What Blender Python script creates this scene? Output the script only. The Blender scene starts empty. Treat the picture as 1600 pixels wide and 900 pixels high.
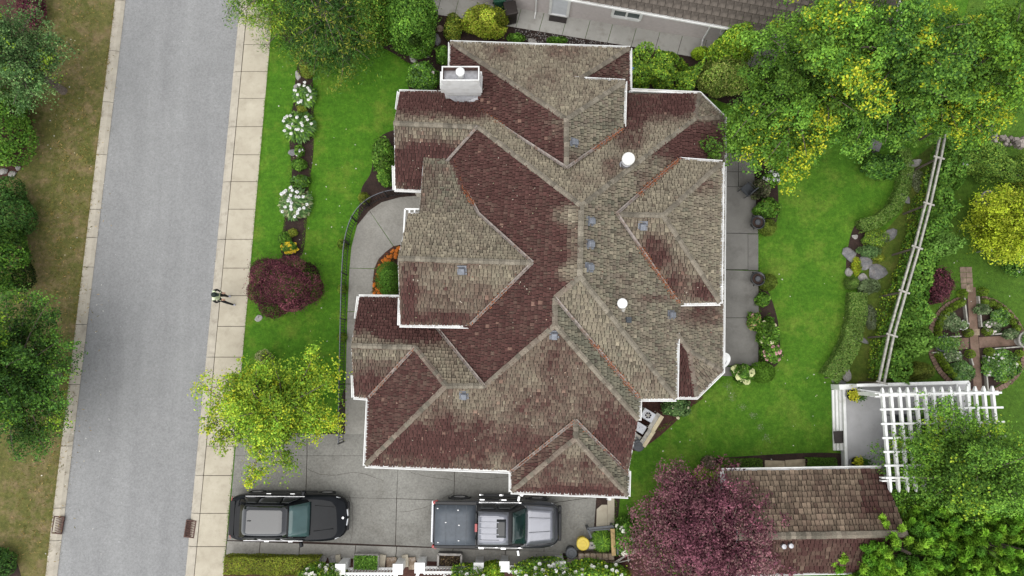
import bpy, bmesh, math, random
import numpy as np
from mathutils import Vector, Matrix, noise as mnoise
random.seed(7)
rng = np.random.default_rng(11)
C = bpy.context.scene.collection
SC = bpy.context.scene

# ------------------------------------------------------------------ camera, sky, sun, exposure
CAM_H, TILT, FPX = 31.0, math.radians(7.0), 1081.0
cam = bpy.data.cameras.new('camera')
cam.sensor_width = 36.0
cam.lens = 36.0 * FPX / 1600.0
cam.clip_start, cam.clip_end = 0.5, 3000
camo = bpy.data.objects.new('camera', cam)
C.objects.link(camo)
camo.location = (0, 0, CAM_H)
camo.rotation_euler = (TILT, 0, 0)
SC.camera = camo

SUN_EL, SUN_AZ = math.radians(66), math.radians(205)      # azimuth clockwise from +y
w = bpy.data.worlds.new('World')
SC.world = w
w.use_nodes = True
nt = w.node_tree
bg = nt.nodes['Background']
sky = nt.nodes.new('ShaderNodeTexSky')
sky.sky_type = 'NISHITA'
sky.sun_disc = False
sky.sun_elevation = SUN_EL
sky.sun_rotation = SUN_AZ
sky.dust_density = 0.2
sky.air_density = 1.0
sky.ozone_density = 1.0
hs = nt.nodes.new('ShaderNodeHueSaturation')            # even grey cloud cover takes the blue out of the sky
hs.inputs['Saturation'].default_value = 0.12
nt.links.new(sky.outputs[0], hs.inputs['Color'])
nt.links.new(hs.outputs[0], bg.inputs['Color'])
bg.inputs['Strength'].default_value = 0.12
sl = bpy.data.lights.new('sun', 'SUN')
sl.energy = 1.3
sl.angle = math.radians(75)
sl.color = (1.0, 0.97, 0.92)
so = bpy.data.objects.new('sun', sl)
C.objects.link(so)
so.location = (0, 0, 60)
sd = Vector((math.sin(SUN_AZ) * math.cos(SUN_EL), math.cos(SUN_AZ) * math.cos(SUN_EL), math.sin(SUN_EL)))
so.rotation_euler = (-sd).to_track_quat('-Z', 'Y').to_euler()
SC.view_settings.view_transform = 'Standard'
SC.view_settings.look = 'None'
SC.view_settings.exposure = 1.15
SC.view_settings.gamma = 1.0

# ------------------------------------------------------------------ helpers
_ct, _st = math.cos(TILT), math.sin(TILT)


def U(px, py, z=0.0):
    """where the sight line of photo pixel (px, py) meets the height z"""
    dx = (px - 800) / FPX
    dy = (450 - py) / FPX
    k = _ct - dy * _st
    s = (CAM_H - z) / k
    return Vector((dx * s, (_st + dy * _ct) * s, z))


def PX(p):
    """photo pixel of a point"""
    x, y, z = p[0], p[1], p[2] - CAM_H
    dep = y * _st - z * _ct
    up = y * _ct + z * _st
    return 800 + FPX * x / dep, 450 - FPX * up / dep


def lerp(a, b, t):
    return a + (b - a) * t


WL = {}                                                       # world origin of each object's local axes


class MB:
    """collects polygons, optional colour per polygon and material index"""

    def __init__(self):
        self.v, self.f, self.c, self.m = [], [], [], []

    def poly(self, pts, col=None, mi=0):
        n = len(self.v)
        self.v.extend([tuple(p) for p in pts])
        self.f.append(tuple(range(n, n + len(pts))))
        self.c.append(col)
        self.m.append(mi)

    def mesh(self, V, F, col=None, mi=0):
        n = len(self.v)
        self.v.extend([tuple(p) for p in V])
        for f in F:
            self.f.append(tuple(i + n for i in f))
            self.c.append(col)
            self.m.append(mi)

    def box(self, c, s, rz=0.0, col=None, mi=0, M=None, taper=1.0):
        hx, hy, hz = s[0] / 2, s[1] / 2, s[2] / 2
        V = []
        for z, t in ((-hz, 1.0), (hz, taper)):
            for x, y in ((-hx, -hy), (hx, -hy), (hx, hy), (-hx, hy)):
                V.append(Vector((x * t, y * t, z)))
        R = Matrix.Rotation(rz, 3, 'Z') if M is None else M
        V = [R @ p + Vector(c) for p in V]
        self.mesh(V, [(3, 2, 1, 0), (4, 5, 6, 7), (0, 1, 5, 4), (1, 2, 6, 5), (2, 3, 7, 6), (3, 0, 4, 7)], col, mi)

    def beam(self, a, b, wd, ht, col=None, mi=0, up=Vector((0, 0, 1))):
        """a bar of rectangular section from a to b, its top face turned to up"""
        a, b = Vector(a), Vector(b)
        d = b - a
        L = d.length
        if L < 1e-6:
            return
        d.normalize()
        s = d.cross(up)
        if s.length < 1e-4:
            s = d.cross(Vector((1, 0, 0)))
        s.normalize()
        u = s.cross(d)
        M = Matrix((d, s, u)).transposed()
        self.box((a + b) / 2, (L, wd, ht), M=M, col=col, mi=mi)

    def tube(self, pts, radii, n=6, col=None, mi=0, cap=True):
        pts = [Vector(p) for p in pts]
        rings = []
        base = len(self.v)
        for i, p in enumerate(pts):
            d = pts[min(i + 1, len(pts) - 1)] - pts[max(i - 1, 0)]
            d.normalize()
            a = d.cross(Vector((0.13, 0.27, 0.95)))
            if a.length < 1e-3:
                a = d.cross(Vector((1, 0, 0)))
            a.normalize()
            b = d.cross(a)
            r = radii[i] if hasattr(radii, '__len__') else radii
            for k in range(n):
                t = 2 * math.pi * k / n
                self.v.append(tuple(p + a * (r * math.cos(t)) + b * (r * math.sin(t))))
        for i in range(len(pts) - 1):
            for k in range(n):
                k2 = (k + 1) % n
                self.f.append((base + i * n + k, base + i * n + k2, base + (i + 1) * n + k2, base + (i + 1) * n + k))
                self.c.append(col)
                self.m.append(mi)
        if cap:
            for i in (0, len(pts) - 1):
                self.f.append(tuple(base + i * n + k for k in range(n)))
                self.c.append(col)
                self.m.append(mi)

    def lathe(self, prof, c=(0, 0, 0), n=16, axis='Z', col=None, mi=0, R=None):
        """prof: list of (radius, height) turned about the axis through c"""
        base = len(self.v)
        c = Vector(c)
        for r, h in prof:
            for k in range(n):
                t = 2 * math.pi * k / n
                p = Vector((r * math.cos(t), r * math.sin(t), h))
                if axis == 'Y':
                    p = Vector((p.x, p.z, p.y))
                if R is not None:
                    p = R @ p
                self.v.append(tuple(p + c))
        for i in range(len(prof) - 1):
            for k in range(n):
                k2 = (k + 1) % n
                self.f.append((base + i * n + k, base + i * n + k2, base + (i + 1) * n + k2, base + (i + 1) * n + k))
                self.c.append(col)
                self.m.append(mi)
        for i in (0, len(prof) - 1):
            if prof[i][0] > 1e-4:
                self.f.append(tuple(base + i * n + k for k in range(n)))
                self.c.append(col)
                self.m.append(mi)

    def slab(self, pts, z0, z1, col=None, mi=0, bev=0.0):
        """a flat plate over the ground outline pts (counter-clockwise or not), from z0 up to z1"""
        P = [Vector((p[0], p[1])) for p in pts]
        A = sum(P[i].x * P[(i + 1) % len(P)].y - P[(i + 1) % len(P)].x * P[i].y for i in range(len(P)))
        if A < 0:
            P.reverse()
        n = len(P)
        V = [(p.x, p.y, z0) for p in P] + [(p.x, p.y, z1) for p in P]
        F = [tuple(range(n, 2 * n))]
        for i in range(n):
            j = (i + 1) % n
            F.append((i, j, n + j, n + i))
        self.mesh(V, F, col, mi)

    def build(self, name, mat, parent=None, origin=None, smooth=False, kind=None, label=None, recalc=False):
        o0 = Vector(WL[parent.name]) if (parent is not None and origin is None) else Vector(origin or (0, 0, 0))
        me = bpy.data.meshes.new(name)
        v = np.array(self.v, dtype=np.float64).reshape(-1, 3) - np.array(o0)
        me.from_pydata(v.tolist(), [], self.f)
        mats = mat if isinstance(mat, (list, tuple)) else [mat]
        for m in mats:
            me.materials.append(m)
        if len(mats) > 1:
            me.polygons.foreach_set('material_index', self.m)
        if any(c is not None for c in self.c):
            at = me.color_attributes.new('Col', 'FLOAT_COLOR', 'CORNER')
            arr = []
            for f, c in zip(self.f, self.c):
                c = c or (0.5, 0.5, 0.5)
                arr.extend([c[0], c[1], c[2], 1.0] * len(f))
            at.data.foreach_set('color', arr)
        if smooth:
            me.polygons.foreach_set('use_smooth', [True] * len(me.polygons))
        me.update()
        if recalc:
            bm = bmesh.new()
            bm.from_mesh(me)
            bmesh.ops.recalc_face_normals(bm, faces=bm.faces)
            bm.to_mesh(me)
            bm.free()
        o = bpy.data.objects.new(name, me)
        C.objects.link(o)
        if parent is not None:
            o.parent = parent
            WL[o.name] = Vector(o0) if origin is None else Vector(WL.get(parent.name, (0, 0, 0)))
        else:
            o.location = o0
            WL[o.name] = Vector(o0)
        if kind:
            o['kind'] = kind
        if label:
            o['label'] = label
        return o


def tag(o, label, cat, group=None):
    o['label'] = label
    o['category'] = cat
    if group:
        o['group'] = group
    return o


def thing(name, label, cat, loc, rz=0.0, group=None):
    o = bpy.data.objects.new(name, None)
    o.empty_display_size = 0.3
    C.objects.link(o)
    o.location = loc
    o.rotation_euler = (0, 0, rz)
    WL[o.name] = Vector(loc)
    return tag(o, label, cat, group)


def setting(name):
    o = bpy.data.objects.new(name, None)
    C.objects.link(o)
    o['kind'] = 'structure'
    WL[o.name] = Vector((0, 0, 0))
    return o


KIDS = None


def copy_tree(o, parent=None):
    c = o.copy()
    C.objects.link(c)
    if parent is not None:
        c.parent = parent
    for ch in list(o.children):
        copy_tree(ch, c)
    return c


# ------------------------------------------------------------------ materials
def srgb(r, g, b):
    f = lambda u: (u / 255 / 12.92) if u <= 10 else (((u / 255) + 0.055) / 1.055) ** 2.4
    return (f(r), f(g), f(b))


class NT:
    def __init__(self, name):
        self.m = bpy.data.materials.new(name)
        self.m.use_nodes = True
        self.t = self.m.node_tree
        self.b = self.t.nodes['Principled BSDF']
        self.tc = self.n('ShaderNodeTexCoord')

    def n(self, typ, **kw):
        x = self.t.nodes.new(typ)
        for k, v in kw.items():
            setattr(x, k, v)
        return x

    def l(self, a, b):
        self.t.links.new(a, b)

    def coord(self, sc=(1, 1, 1), rot=(0, 0, 0)):
        mp = self.n('ShaderNodeMapping')
        mp.inputs['Scale'].default_value = sc
        mp.inputs['Rotation'].default_value = rot
        self.l(self.tc.outputs['Object'], mp.inputs[0])
        return mp.outputs[0]

    def noise(self, scale, detail=4, rough=0.55, sc=(1, 1, 1), rot=(0, 0, 0), dist=0.0):
        x = self.n('ShaderNodeTexNoise')
        x.inputs['Scale'].default_value = scale
        x.inputs['Detail'].default_value = detail
        x.inputs['Roughness'].default_value = rough
        x.inputs['Distortion'].default_value = dist
        self.l(self.coord(sc, rot), x.inputs['Vector'])
        return x.outputs['Fac']

    def ramp(self, fac, stops):
        r = self.n('ShaderNodeValToRGB')
        e = r.color_ramp.elements
        while len(e) < len(stops):
            e.new(0.5)
        for el, (p, c) in zip(e, stops):
            el.position = p
            el.color = (c[0], c[1], c[2], 1) if hasattr(c, '__len__') else (c, c, c, 1)
        self.l(fac, r.inputs[0])
        return r.outputs['Color']

    def mix(self, a, b, fac, mode='MIX'):
        x = self.n('ShaderNodeMix')
        x.data_type = 'RGBA'
        x.blend_type = mode
        for s, v in ((x.inputs['A'], a), (x.inputs['B'], b)):
            if hasattr(v, 'is_linked') or hasattr(v, 'links'):
                self.l(v, s)
            else:
                s.default_value = (v[0], v[1], v[2], 1)
        if hasattr(fac, 'links'):
            self.l(fac, x.inputs['Factor'])
        else:
            x.inputs['Factor'].default_value = fac
        return x.outputs['Result']

    def base(self, c):
        if hasattr(c, 'links'):
            self.l(c, self.b.inputs['Base Color'])
        else:
            self.b.inputs['Base Color'].default_value = (c[0], c[1], c[2], 1)

    def bump(self, h, strength=0.3, dist=0.02):
        x = self.n('ShaderNodeBump')
        x.inputs['Strength'].default_value = strength
        x.inputs['Distance'].default_value = dist
        self.l(h, x.inputs['Height'])
        self.l(x.outputs[0], self.b.inputs['Normal'])

    def set(self, rough=None, metal=None, spec=None, coat=None):
        if rough is not None:
            self.b.inputs['Roughness'].default_value = rough
        if metal is not None:
            self.b.inputs['Metallic'].default_value = metal
        if spec is not None:
            self.b.inputs['Specular IOR Level'].default_value = spec
        if coat is not None:
            self.b.inputs['Coat Weight'].default_value = coat
        return self.m


def plain(name, c, rough=0.6, var=0.12, scale=6.0, metal=0.0, spec=0.4, bump=0.0, coat=0.0, dirt=None):
    """one colour with a little wear"""
    n = NT(name)
    f = n.noise(scale, 5)
    d = tuple(x * (1 - var * 1.6) for x in c)
    l_ = tuple(min(1, x * (1 + var)) for x in c)
    col = n.ramp(f, [(0.3, d), (0.7, l_)])
    if dirt:
        g = n.ramp(n.noise(scale * 0.35, 6, 0.65), [(0.52, 0), (0.75, 1)])
        col = n.mix(col, dirt, g)
    n.base(col)
    if bump:
        n.bump(n.noise(scale * 8, 3), bump, 0.01)
    return n.set(rough, metal, spec, coat)


def attr(name, rough=0.55, trans=0.0, var=0.2, scale=30.0, spec=0.3, sc=(1, 1, 1), bump=0.0):
    """colour carried by each piece (leaf, shingle), with fine grain on it"""
    n = NT(name)
    a = n.n('ShaderNodeAttribute', attribute_name='Col')
    g = n.ramp(n.noise(scale, 3, sc=sc), [(0.25, 1 - var), (0.75, 1 + var)])
    col = n.mix(a.outputs['Color'], g, 1.0, 'MULTIPLY')
    n.base(col)
    if bump:
        n.bump(n.noise(scale, 3, sc=sc), bump, 0.01)
    n.set(rough, 0, spec)
    if trans:
        tr = n.n('ShaderNodeBsdfTranslucent')
        n.l(col, tr.inputs['Color'])
        mx = n.n('ShaderNodeMixShader')
        mx.inputs[0].default_value = trans
        n.l(n.b.outputs[0], mx.inputs[1])
        n.l(tr.outputs[0], mx.inputs[2])
        out = [x for x in n.t.nodes if x.type == 'OUTPUT_MATERIAL'][0]
        n.l(mx.outputs[0], out.inputs['Surface'])
    return n.m


def mat_lawn(name, a, b, c, d, dry=None, big=0.35, mow=None):
    n = NT(name)
    col = n.ramp(n.noise(big, 8, 0.68), [(0.28, a), (0.5, b), (0.74, c)])
    f2 = n.ramp(n.noise(2.4, 9, 0.8), [(0.38, 0), (0.62, 1)])
    col = n.mix(col, d, n.mix((0, 0, 0), (0.85, 0.85, 0.85), f2))
    if mow is not None:                                           # worn yellowish patches
        f4 = n.ramp(n.noise(0.7, 9, 0.75), [(0.50, 0), (0.70, 0.6)])
        col = n.mix(col, mow, f4)
    if dry:
        f3 = n.ramp(n.noise(1.1, 9, 0.78), [(0.47, 0), (0.62, 1)])
        col = n.mix(col, dry, f3)
    tuft = n.ramp(n.noise(6, 5, 0.8), [(0.3, 0.62), (0.7, 1.32)])
    col = n.mix(col, tuft, 1.0, 'MULTIPLY')
    fine = n.ramp(n.noise(34, 3, 0.8), [(0.25, 0.66), (0.75, 1.34)])
    col = n.mix(col, fine, 1.0, 'MULTIPLY')
    n.base(col)
    n.bump(n.noise(30, 4, 0.8), 0.9, 0.05)
    return n.set(0.85, 0, 0.15)


def mat_stone(name, a, b, speck=0.18, sscale=70, stain=None, big=0.8, bump=0.25, sc=(1, 1, 1), rot=(0, 0, 0)):
    n = NT(name)
    col = n.ramp(n.noise(big, 6, 0.6, sc=sc, rot=rot), [(0.28, a), (0.72, b)])
    if stain:
        f = n.ramp(n.noise(big * 1.7, 7, 0.7), [(0.5, 0), (0.78, 0.75)])
        col = n.mix(col, stain, f)
    fine = n.ramp(n.noise(sscale, 2, 0.7), [(0.25, 1 - speck), (0.75, 1 + speck)])
    col = n.mix(col, fine, 1.0, 'MULTIPLY')
    n.base(col)
    n.bump(n.noise(sscale, 2, 0.7), bump, 0.01)
    return n.set(0.88, 0, 0.25)


MT = {}
MT['lawn'] = mat_lawn('lawn_grass', (0.060, 0.165, 0.011), (0.085, 0.210, 0.014), (0.125, 0.24, 0.022), (0.045, 0.135, 0.009), mow=(0.19, 0.24, 0.035))
MT['lawn2'] = mat_lawn('back_lawn_grass', (0.064, 0.170, 0.013), (0.10, 0.22, 0.018), (0.145, 0.25, 0.028), (0.046, 0.135, 0.010), mow=(0.19, 0.25, 0.04))
MT['lawn3'] = mat_lawn('thin_lawn_grass', (0.065, 0.105, 0.014), (0.11, 0.15, 0.024), (0.18, 0.185, 0.04), (0.06, 0.105, 0.014), mow=(0.2, 0.18, 0.05))
MT['lawn4'] = mat_lawn('far_lawn_grass', (0.058, 0.125, 0.013), (0.082, 0.165, 0.017), (0.12, 0.185, 0.026), (0.055, 0.125, 0.014))  # darker green for the lawn beyond the trellis
MT['verge'] = mat_lawn('dry_verge_grass', (0.10, 0.112, 0.026), (0.155, 0.145, 0.044), (0.22, 0.185, 0.075), (0.075, 0.09, 0.022), dry=(0.22, 0.165, 0.085), big=0.3)
MT['soil'] = mat_stone('mulch_soil', (0.018, 0.012, 0.010), (0.05, 0.03, 0.024), 0.5, 25, big=2.0, bump=0.8)
MT['redmulch'] = mat_stone('red_bark_mulch', (0.03, 0.014, 0.011), (0.09, 0.04, 0.03), 0.5, 22, big=2.5, bump=0.8)
MT['ground'] = mat_lawn('ground_grass', (0.04, 0.09, 0.012), (0.06, 0.11, 0.014), (0.09, 0.12, 0.02), (0.04, 0.09, 0.013))
MT['walk'] = mat_stone('pavement_concrete', (0.36, 0.32, 0.25), (0.46, 0.42, 0.335), 0.10, 90, stain=(0.27, 0.235, 0.18), big=1.1, bump=0.1)
MT['kerb'] = mat_stone('kerb_concrete', (0.34, 0.31, 0.255), (0.45, 0.41, 0.34), 0.12, 80, stain=(0.18, 0.155, 0.125), big=1.6, bump=0.15)
MT['drive'] = mat_stone('aggregate_concrete', (0.165, 0.16, 0.145), (0.23, 0.225, 0.205), 0.24, 13, stain=(0.12, 0.112, 0.098), big=0.55, bump=0.3)
MT['drive2'] = mat_stone('border_concrete', (0.22, 0.21, 0.19), (0.28, 0.27, 0.245), 0.16, 13, stain=(0.16, 0.145, 0.125), big=0.9, bump=0.2)
MT['patio'] = mat_stone('patio_concrete', (0.13, 0.125, 0.115), (0.19, 0.183, 0.17), 0.2, 55, stain=(0.085, 0.08, 0.072), big=0.8, bump=0.2)
MT['npath'] = mat_stone('side_path_concrete', (0.38, 0.37, 0.345), (0.46, 0.45, 0.425), 0.1, 80, stain=(0.22, 0.20, 0.17), big=1.2, bump=0.1)
MT['rock'] = mat_stone('garden_rock', (0.20, 0.19, 0.18), (0.42, 0.40, 0.38), 0.35, 14, stain=(0.13, 0.13, 0.10), big=2.5, bump=0.5)
MT['slate'] = mat_stone('flat_slate', (0.11, 0.11, 0.115), (0.24, 0.235, 0.24), 0.35, 14, stain=(0.15, 0.115, 0.095), big=2.6, bump=0.4)
MT['brick'] = mat_stone('old_brick', (0.12, 0.075, 0.055), (0.22, 0.15, 0.115), 0.3, 40, stain=(0.07, 0.06, 0.04), big=2.0, bump=0.4)
MT['white'] = plain('white_paint', (0.78, 0.78, 0.77), 0.45, 0.05, 4, dirt=(0.55, 0.54, 0.50))
MT['gutter'] = plain('white_gutter_metal', (0.80, 0.80, 0.79), 0.35, 0.04, 3, spec=0.5, dirt=(0.60, 0.59, 0.56))
MT['clad'] = plain('white_cladding', (0.66, 0.66, 0.65), 0.5, 0.06, 5, dirt=(0.50, 0.49, 0.46))
MT['stucco'] = plain('cream_stucco', (0.58, 0.54, 0.47), 0.85, 0.08, 9, bump=0.3)
MT['nstucco'] = plain('pinkish_grey_stucco', (0.56, 0.51, 0.50), 0.9, 0.05, 7, bump=0.3)
MT['shingle'] = attr('cedar_shake', 0.92, 0.0, 0.30, 22.0, 0.12, sc=(1, 1, 1), bump=0.5)
MT['deckroof'] = plain('roof_felt', (0.06, 0.05, 0.045), 0.95)
MT['flash'] = plain('valley_metal', (0.34, 0.30, 0.275), 0.55, 0.25, 9, 0.2, dirt=(0.24, 0.13, 0.08))
MT['leaf'] = attr('leaf', 0.6, 0.16, 0.15, 9.0, 0.14)
MT['leafred'] = attr('red_leaf', 0.8, 0.2, 0.15, 9.0, 0.12)
MT['petal'] = attr('petal', 0.6, 0.2, 0.05, 20.0, 0.2)
MT['litter'] = attr('leaf_litter', 0.9, 0.0, 0.2, 20.0, 0.1)
MT['bark'] = plain('bark', (0.13, 0.105, 0.085), 0.95, 0.3, 14, bump=0.6)
MT['palebark'] = plain('pale_bark', (0.42, 0.38, 0.33), 0.85, 0.25, 14, bump=0.4)
MT['tan_wood'] = plain('weathered_pale_wood', (0.36, 0.345, 0.31), 0.8, 0.25, 8, bump=0.3)
MT['gold_wood'] = plain('stained_lumber', (0.36, 0.25, 0.11), 0.75, 0.25, 7, bump=0.3)
MT['black'] = plain('black_iron', (0.018, 0.018, 0.02), 0.45, 0.2, 10)
MT['rubber'] = plain('tyre_rubber', (0.02, 0.02, 0.021), 0.85, 0.2, 20)
MT['steel'] = plain('galvanised_steel', (0.38, 0.38, 0.40), 0.4, 0.15, 7, 0.6)
MT['alloy'] = plain('wheel_alloy', (0.42, 0.42, 0.43), 0.3, 0.1, 7, 0.8)
MT['chrome'] = plain('bright_chrome', (0.80, 0.80, 0.81), 0.12, 0.03, 7, 0.9)
MT['ventgrey'] = plain('vent_grey_metal', (0.17, 0.18, 0.205), 0.5, 0.15, 8, 0.3)
MT['carblack'] = plain('black_car_paint', (0.008, 0.009, 0.011), 0.05, 0.1, 3, 0.0, 0.13, coat=0.06)
MT['carplastic'] = plain('black_trim_plastic', (0.018, 0.018, 0.019), 0.5, 0.2, 9)
MT['cargrey'] = plain('silver_grey_car_paint', (0.17, 0.175, 0.20), 0.28, 0.06, 3, 0.55, 0.5, coat=0.8)
MT['cardark'] = plain('shaded_side_car_paint', (0.022, 0.023, 0.027), 0.2, 0.08, 3, 0.0, 0.4, coat=0.4)  # darker copy of the truck paint; shade on its sides put into the colour
MT['tonneau'] = plain('tonneau_vinyl', (0.07, 0.082, 0.098), 0.5, 0.08, 6, spec=0.4, bump=0.1)
MT['glass'] = plain('dark_car_glass', (0.008, 0.010, 0.011), 0.05, 0.05, 3, 0.0, 0.6)
MT['tealglass'] = plain('teal_tinted_windscreen', (0.045, 0.085, 0.085), 0.06, 0.1, 2, 0.0, 0.5)
MT['darkteal'] = plain('dark_green_windscreen', (0.012, 0.03, 0.028), 0.06, 0.2, 3, 0.0, 0.5)
MT['tailred'] = plain('red_lamp_lens', (0.30, 0.02, 0.02), 0.2, 0.1, 9, coat=0.6)
MT['lampclear'] = plain('clear_lamp_lens', (0.55, 0.56, 0.58), 0.15, 0.05, 9, coat=0.8)
MT['plate'] = plain('licence_plate_white', (0.75, 0.75, 0.76), 0.4, 0.03, 5)
MT['yellow'] = plain('yellow_plastic', (0.58, 0.44, 0.055), 0.45, 0.08, 5, dirt=(0.45, 0.34, 0.08))
MT['binlid'] = plain('charcoal_plastic', (0.055, 0.06, 0.068), 0.5, 0.12, 6)
MT['binbrown'] = plain('dark_brown_plastic', (0.035, 0.028, 0.026), 0.55, 0.15, 6)
MT['bingreen'] = plain('dark_green_plastic', (0.02, 0.085, 0.05), 0.45, 0.12, 6)
MT['blue'] = plain('bright_blue_plastic', (0.06, 0.20, 0.60), 0.4, 0.08, 6)
MT['bluegrey'] = plain('pale_blue_print', (0.35, 0.52, 0.80), 0.4, 0.05, 6)
MT['acwhite'] = plain('pale_grey_enamel', (0.50, 0.52, 0.56), 0.4, 0.08, 6, dirt=(0.35, 0.35, 0.34))
MT['deckfloor'] = mat_stone('grey_deck_membrane', (0.36, 0.355, 0.36), (0.44, 0.435, 0.44), 0.06, 60, stain=(0.30, 0.295, 0.29), big=0.9, bump=0.05)
MT['pot'] = plain('black_glazed_pot', (0.016, 0.017, 0.02), 0.3, 0.2, 8, coat=0.3)
MT['potgrey'] = plain('grey_stone_pot', (0.33, 0.31, 0.29), 0.8, 0.2, 9, bump=0.3)
MT['doorwhite'] = plain('white_door_paint', (0.66, 0.68, 0.72), 0.4, 0.04, 5)
MT['winglass'] = plain('house_window_glass', (0.06, 0.08, 0.08), 0.06, 0.2, 2, 0.0, 0.6)
MT['lampglobe'] = plain('white_lamp_globe', (0.72, 0.74, 0.75), 0.3, 0.04, 6)
MT['skin'] = plain('skin', (0.42, 0.25, 0.18), 0.5, 0.08, 30)
MT['vest'] = plain('pale_high_visibility_cloth', (0.70, 0.78, 0.52), 0.8, 0.06, 30)
MT['blackcloth'] = plain('black_cloth', (0.014, 0.014, 0.016), 0.85, 0.2, 30)
MT['shoe'] = plain('pale_grey_shoe', (0.36, 0.36, 0.42), 0.7, 0.1, 30)
MT['capgreen'] = plain('dark_green_black_cap', (0.012, 0.022, 0.017), 0.8, 0.2, 30)
MT['rust'] = plain('rusty_iron', (0.10, 0.055, 0.045), 0.8, 0.3, 12, 0.3)
MT['mossstone'] = mat_stone('mossy_stone', (0.14, 0.10, 0.07), (0.32, 0.25, 0.18), 0.4, 25, stain=(0.42, 0.38, 0.36), big=3, bump=0.6)


MT['roofglass'] = plain('black_glass_roof', (0.01, 0.011, 0.013), 0.07, 0.1, 3, 0.0, 0.6, coat=1.0)
MT['roofglass'].node_tree.nodes['Principled BSDF'].inputs['IOR'].default_value = 1.5
MT['roofglass'].node_tree.nodes['Principled BSDF'].inputs['Coat IOR'].default_value = 1.5
for k in ('carblack', 'glass'):
    MT[k].node_tree.nodes['Principled BSDF'].inputs['Coat IOR'].default_value = 1.6
    MT[k].node_tree.nodes['Principled BSDF'].inputs['IOR'].default_value = 1.5


def mat_road():
    n = NT('old_grey_asphalt')
    rz = math.radians(-6)
    col = n.ramp(n.noise(1.1, 5, 0.6, sc=(1, 0.07, 1), rot=(0, 0, rz)), [(0.3, (0.205, 0.206, 0.207)), (0.7, (0.245, 0.247, 0.247))])
    b = n.ramp(n.noise(0.9, 7, 0.7), [(0.3, 0.94), (0.7, 1.06)])
    col = n.mix(col, b, 1.0, 'MULTIPLY')
    fine = n.ramp(n.noise(13, 3, 0.85), [(0.28, 0.76), (0.72, 1.24)])
    col = n.mix(col, fine, 1.0, 'MULTIPLY')
    pale = n.ramp(n.noise(9, 2, 0.5), [(0.72, 0), (0.77, 0.5)])
    col = n.mix(col, (0.5, 0.5, 0.5), pale)
    n.base(col)
    n.bump(n.noise(60, 2, 0.7), 0.3, 0.01)
    return n.set(0.9, 0, 0.25)


MT['road'] = mat_road()
# ------------------------------------------------------------------ ground, road, pavement
def sheet(name, px, z, mat, kind='structure'):
    m = MB()
    pts = [U(x, y, z) for x, y in px]
    A = sum(pts[i].x * pts[(i + 1) % len(pts)].y - pts[(i + 1) % len(pts)].x * pts[i].y for i in range(len(pts)))
    if A < 0:
        pts.reverse()
    m.poly(pts)
    o = m.build(name, mat)
    o['kind'] = kind
    return o


def pline(top, bot):
    """the straight line through photo points top (y=0) and bot (y=900), for any photo row"""
    return lambda y, z=0.0, d=0.0: U(top + (bot - top) * y / 900.0 + d, y, z)


RL_OUT, RL_IN = pline(180, 71), pline(194, 87)
RR_IN, RR_OUT = pline(374, 288), pline(387, 303)
SW_OUT = pline(428, 349)


def far(fn, y0, y1, z):
    a, b = fn(200, z), fn(700, z)
    d = (b - a).normalized()
    return a - d * 200, a + d * 200


m = MB()
m.poly([(-900, -900, -0.15), (900, -900, -0.15), (900, 900, -0.15), (-900, 900, -0.15)])
m.build('ground', MT['ground'], kind='structure')
m = MB()
a0, a1 = far(RL_IN, 0, 0, -0.12)
b0, b1 = far(RR_IN, 0, 0, -0.12)
m.poly([a1 - Vector((0.4, 0, 0)), b1 + Vector((0.4, 0, 0)), b0 + Vector((0.4, 0, 0)), a0 - Vector((0.4, 0, 0))])
m.build('road', MT['road'], kind='structure')
m = MB()
a0, a1 = far(RL_OUT, 0, 0, 0)
m.slab([(-300, a1.y), (a1.x, a1.y), (a0.x, a0.y), (-300, a0.y)], -0.16, 0)
m.build('verge', MT['verge'], kind='structure')
m = MB()
a0, a1 = far(SW_OUT, 0, 0, 0)
m.slab([(a1.x, a1.y), (300, a1.y), (300, a0.y), (a0.x, a0.y)], -0.16, 0)
m.build('lawn', MT['lawn'], kind='structure')

# kerbs, stone by stone
ker = setting('kerb')


def kerb(fin, fout, joints):
    for ya, yb in zip(joints[:-1], joints[1:]):
        m = MB()
        a, b, c, d = fin(ya), fin(yb), fout(yb), fout(ya)
        g = (b - a).normalized() * 0.012
        jig = random.uniform(-0.006, 0.006)
        pts = [a + g, b - g, c - g, d + g]
        mid = [lerp(pts[0], pts[3], 0.35), lerp(pts[1], pts[2], 0.35)]
        V = [(p.x, p.y, -0.17) for p in pts] + [(pts[0].x, pts[0].y, -0.10), (pts[1].x, pts[1].y, -0.10),
                                               (pts[2].x, pts[2].y, 0.012 + jig), (pts[3].x, pts[3].y, 0.012 + jig),
                                               (mid[0].x, mid[0].y, -0.012 + jig), (mid[1].x, mid[1].y, -0.012 + jig)]
        m.mesh(V, [(0, 1, 5, 4), (4, 5, 9, 8), (8, 9, 6, 7), (2, 3, 7, 6), (1, 2, 6, 9, 5), (3, 0, 4, 8, 7)])
        m.build('kerb_stone', MT['kerb'], ker, recalc=True)


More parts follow.
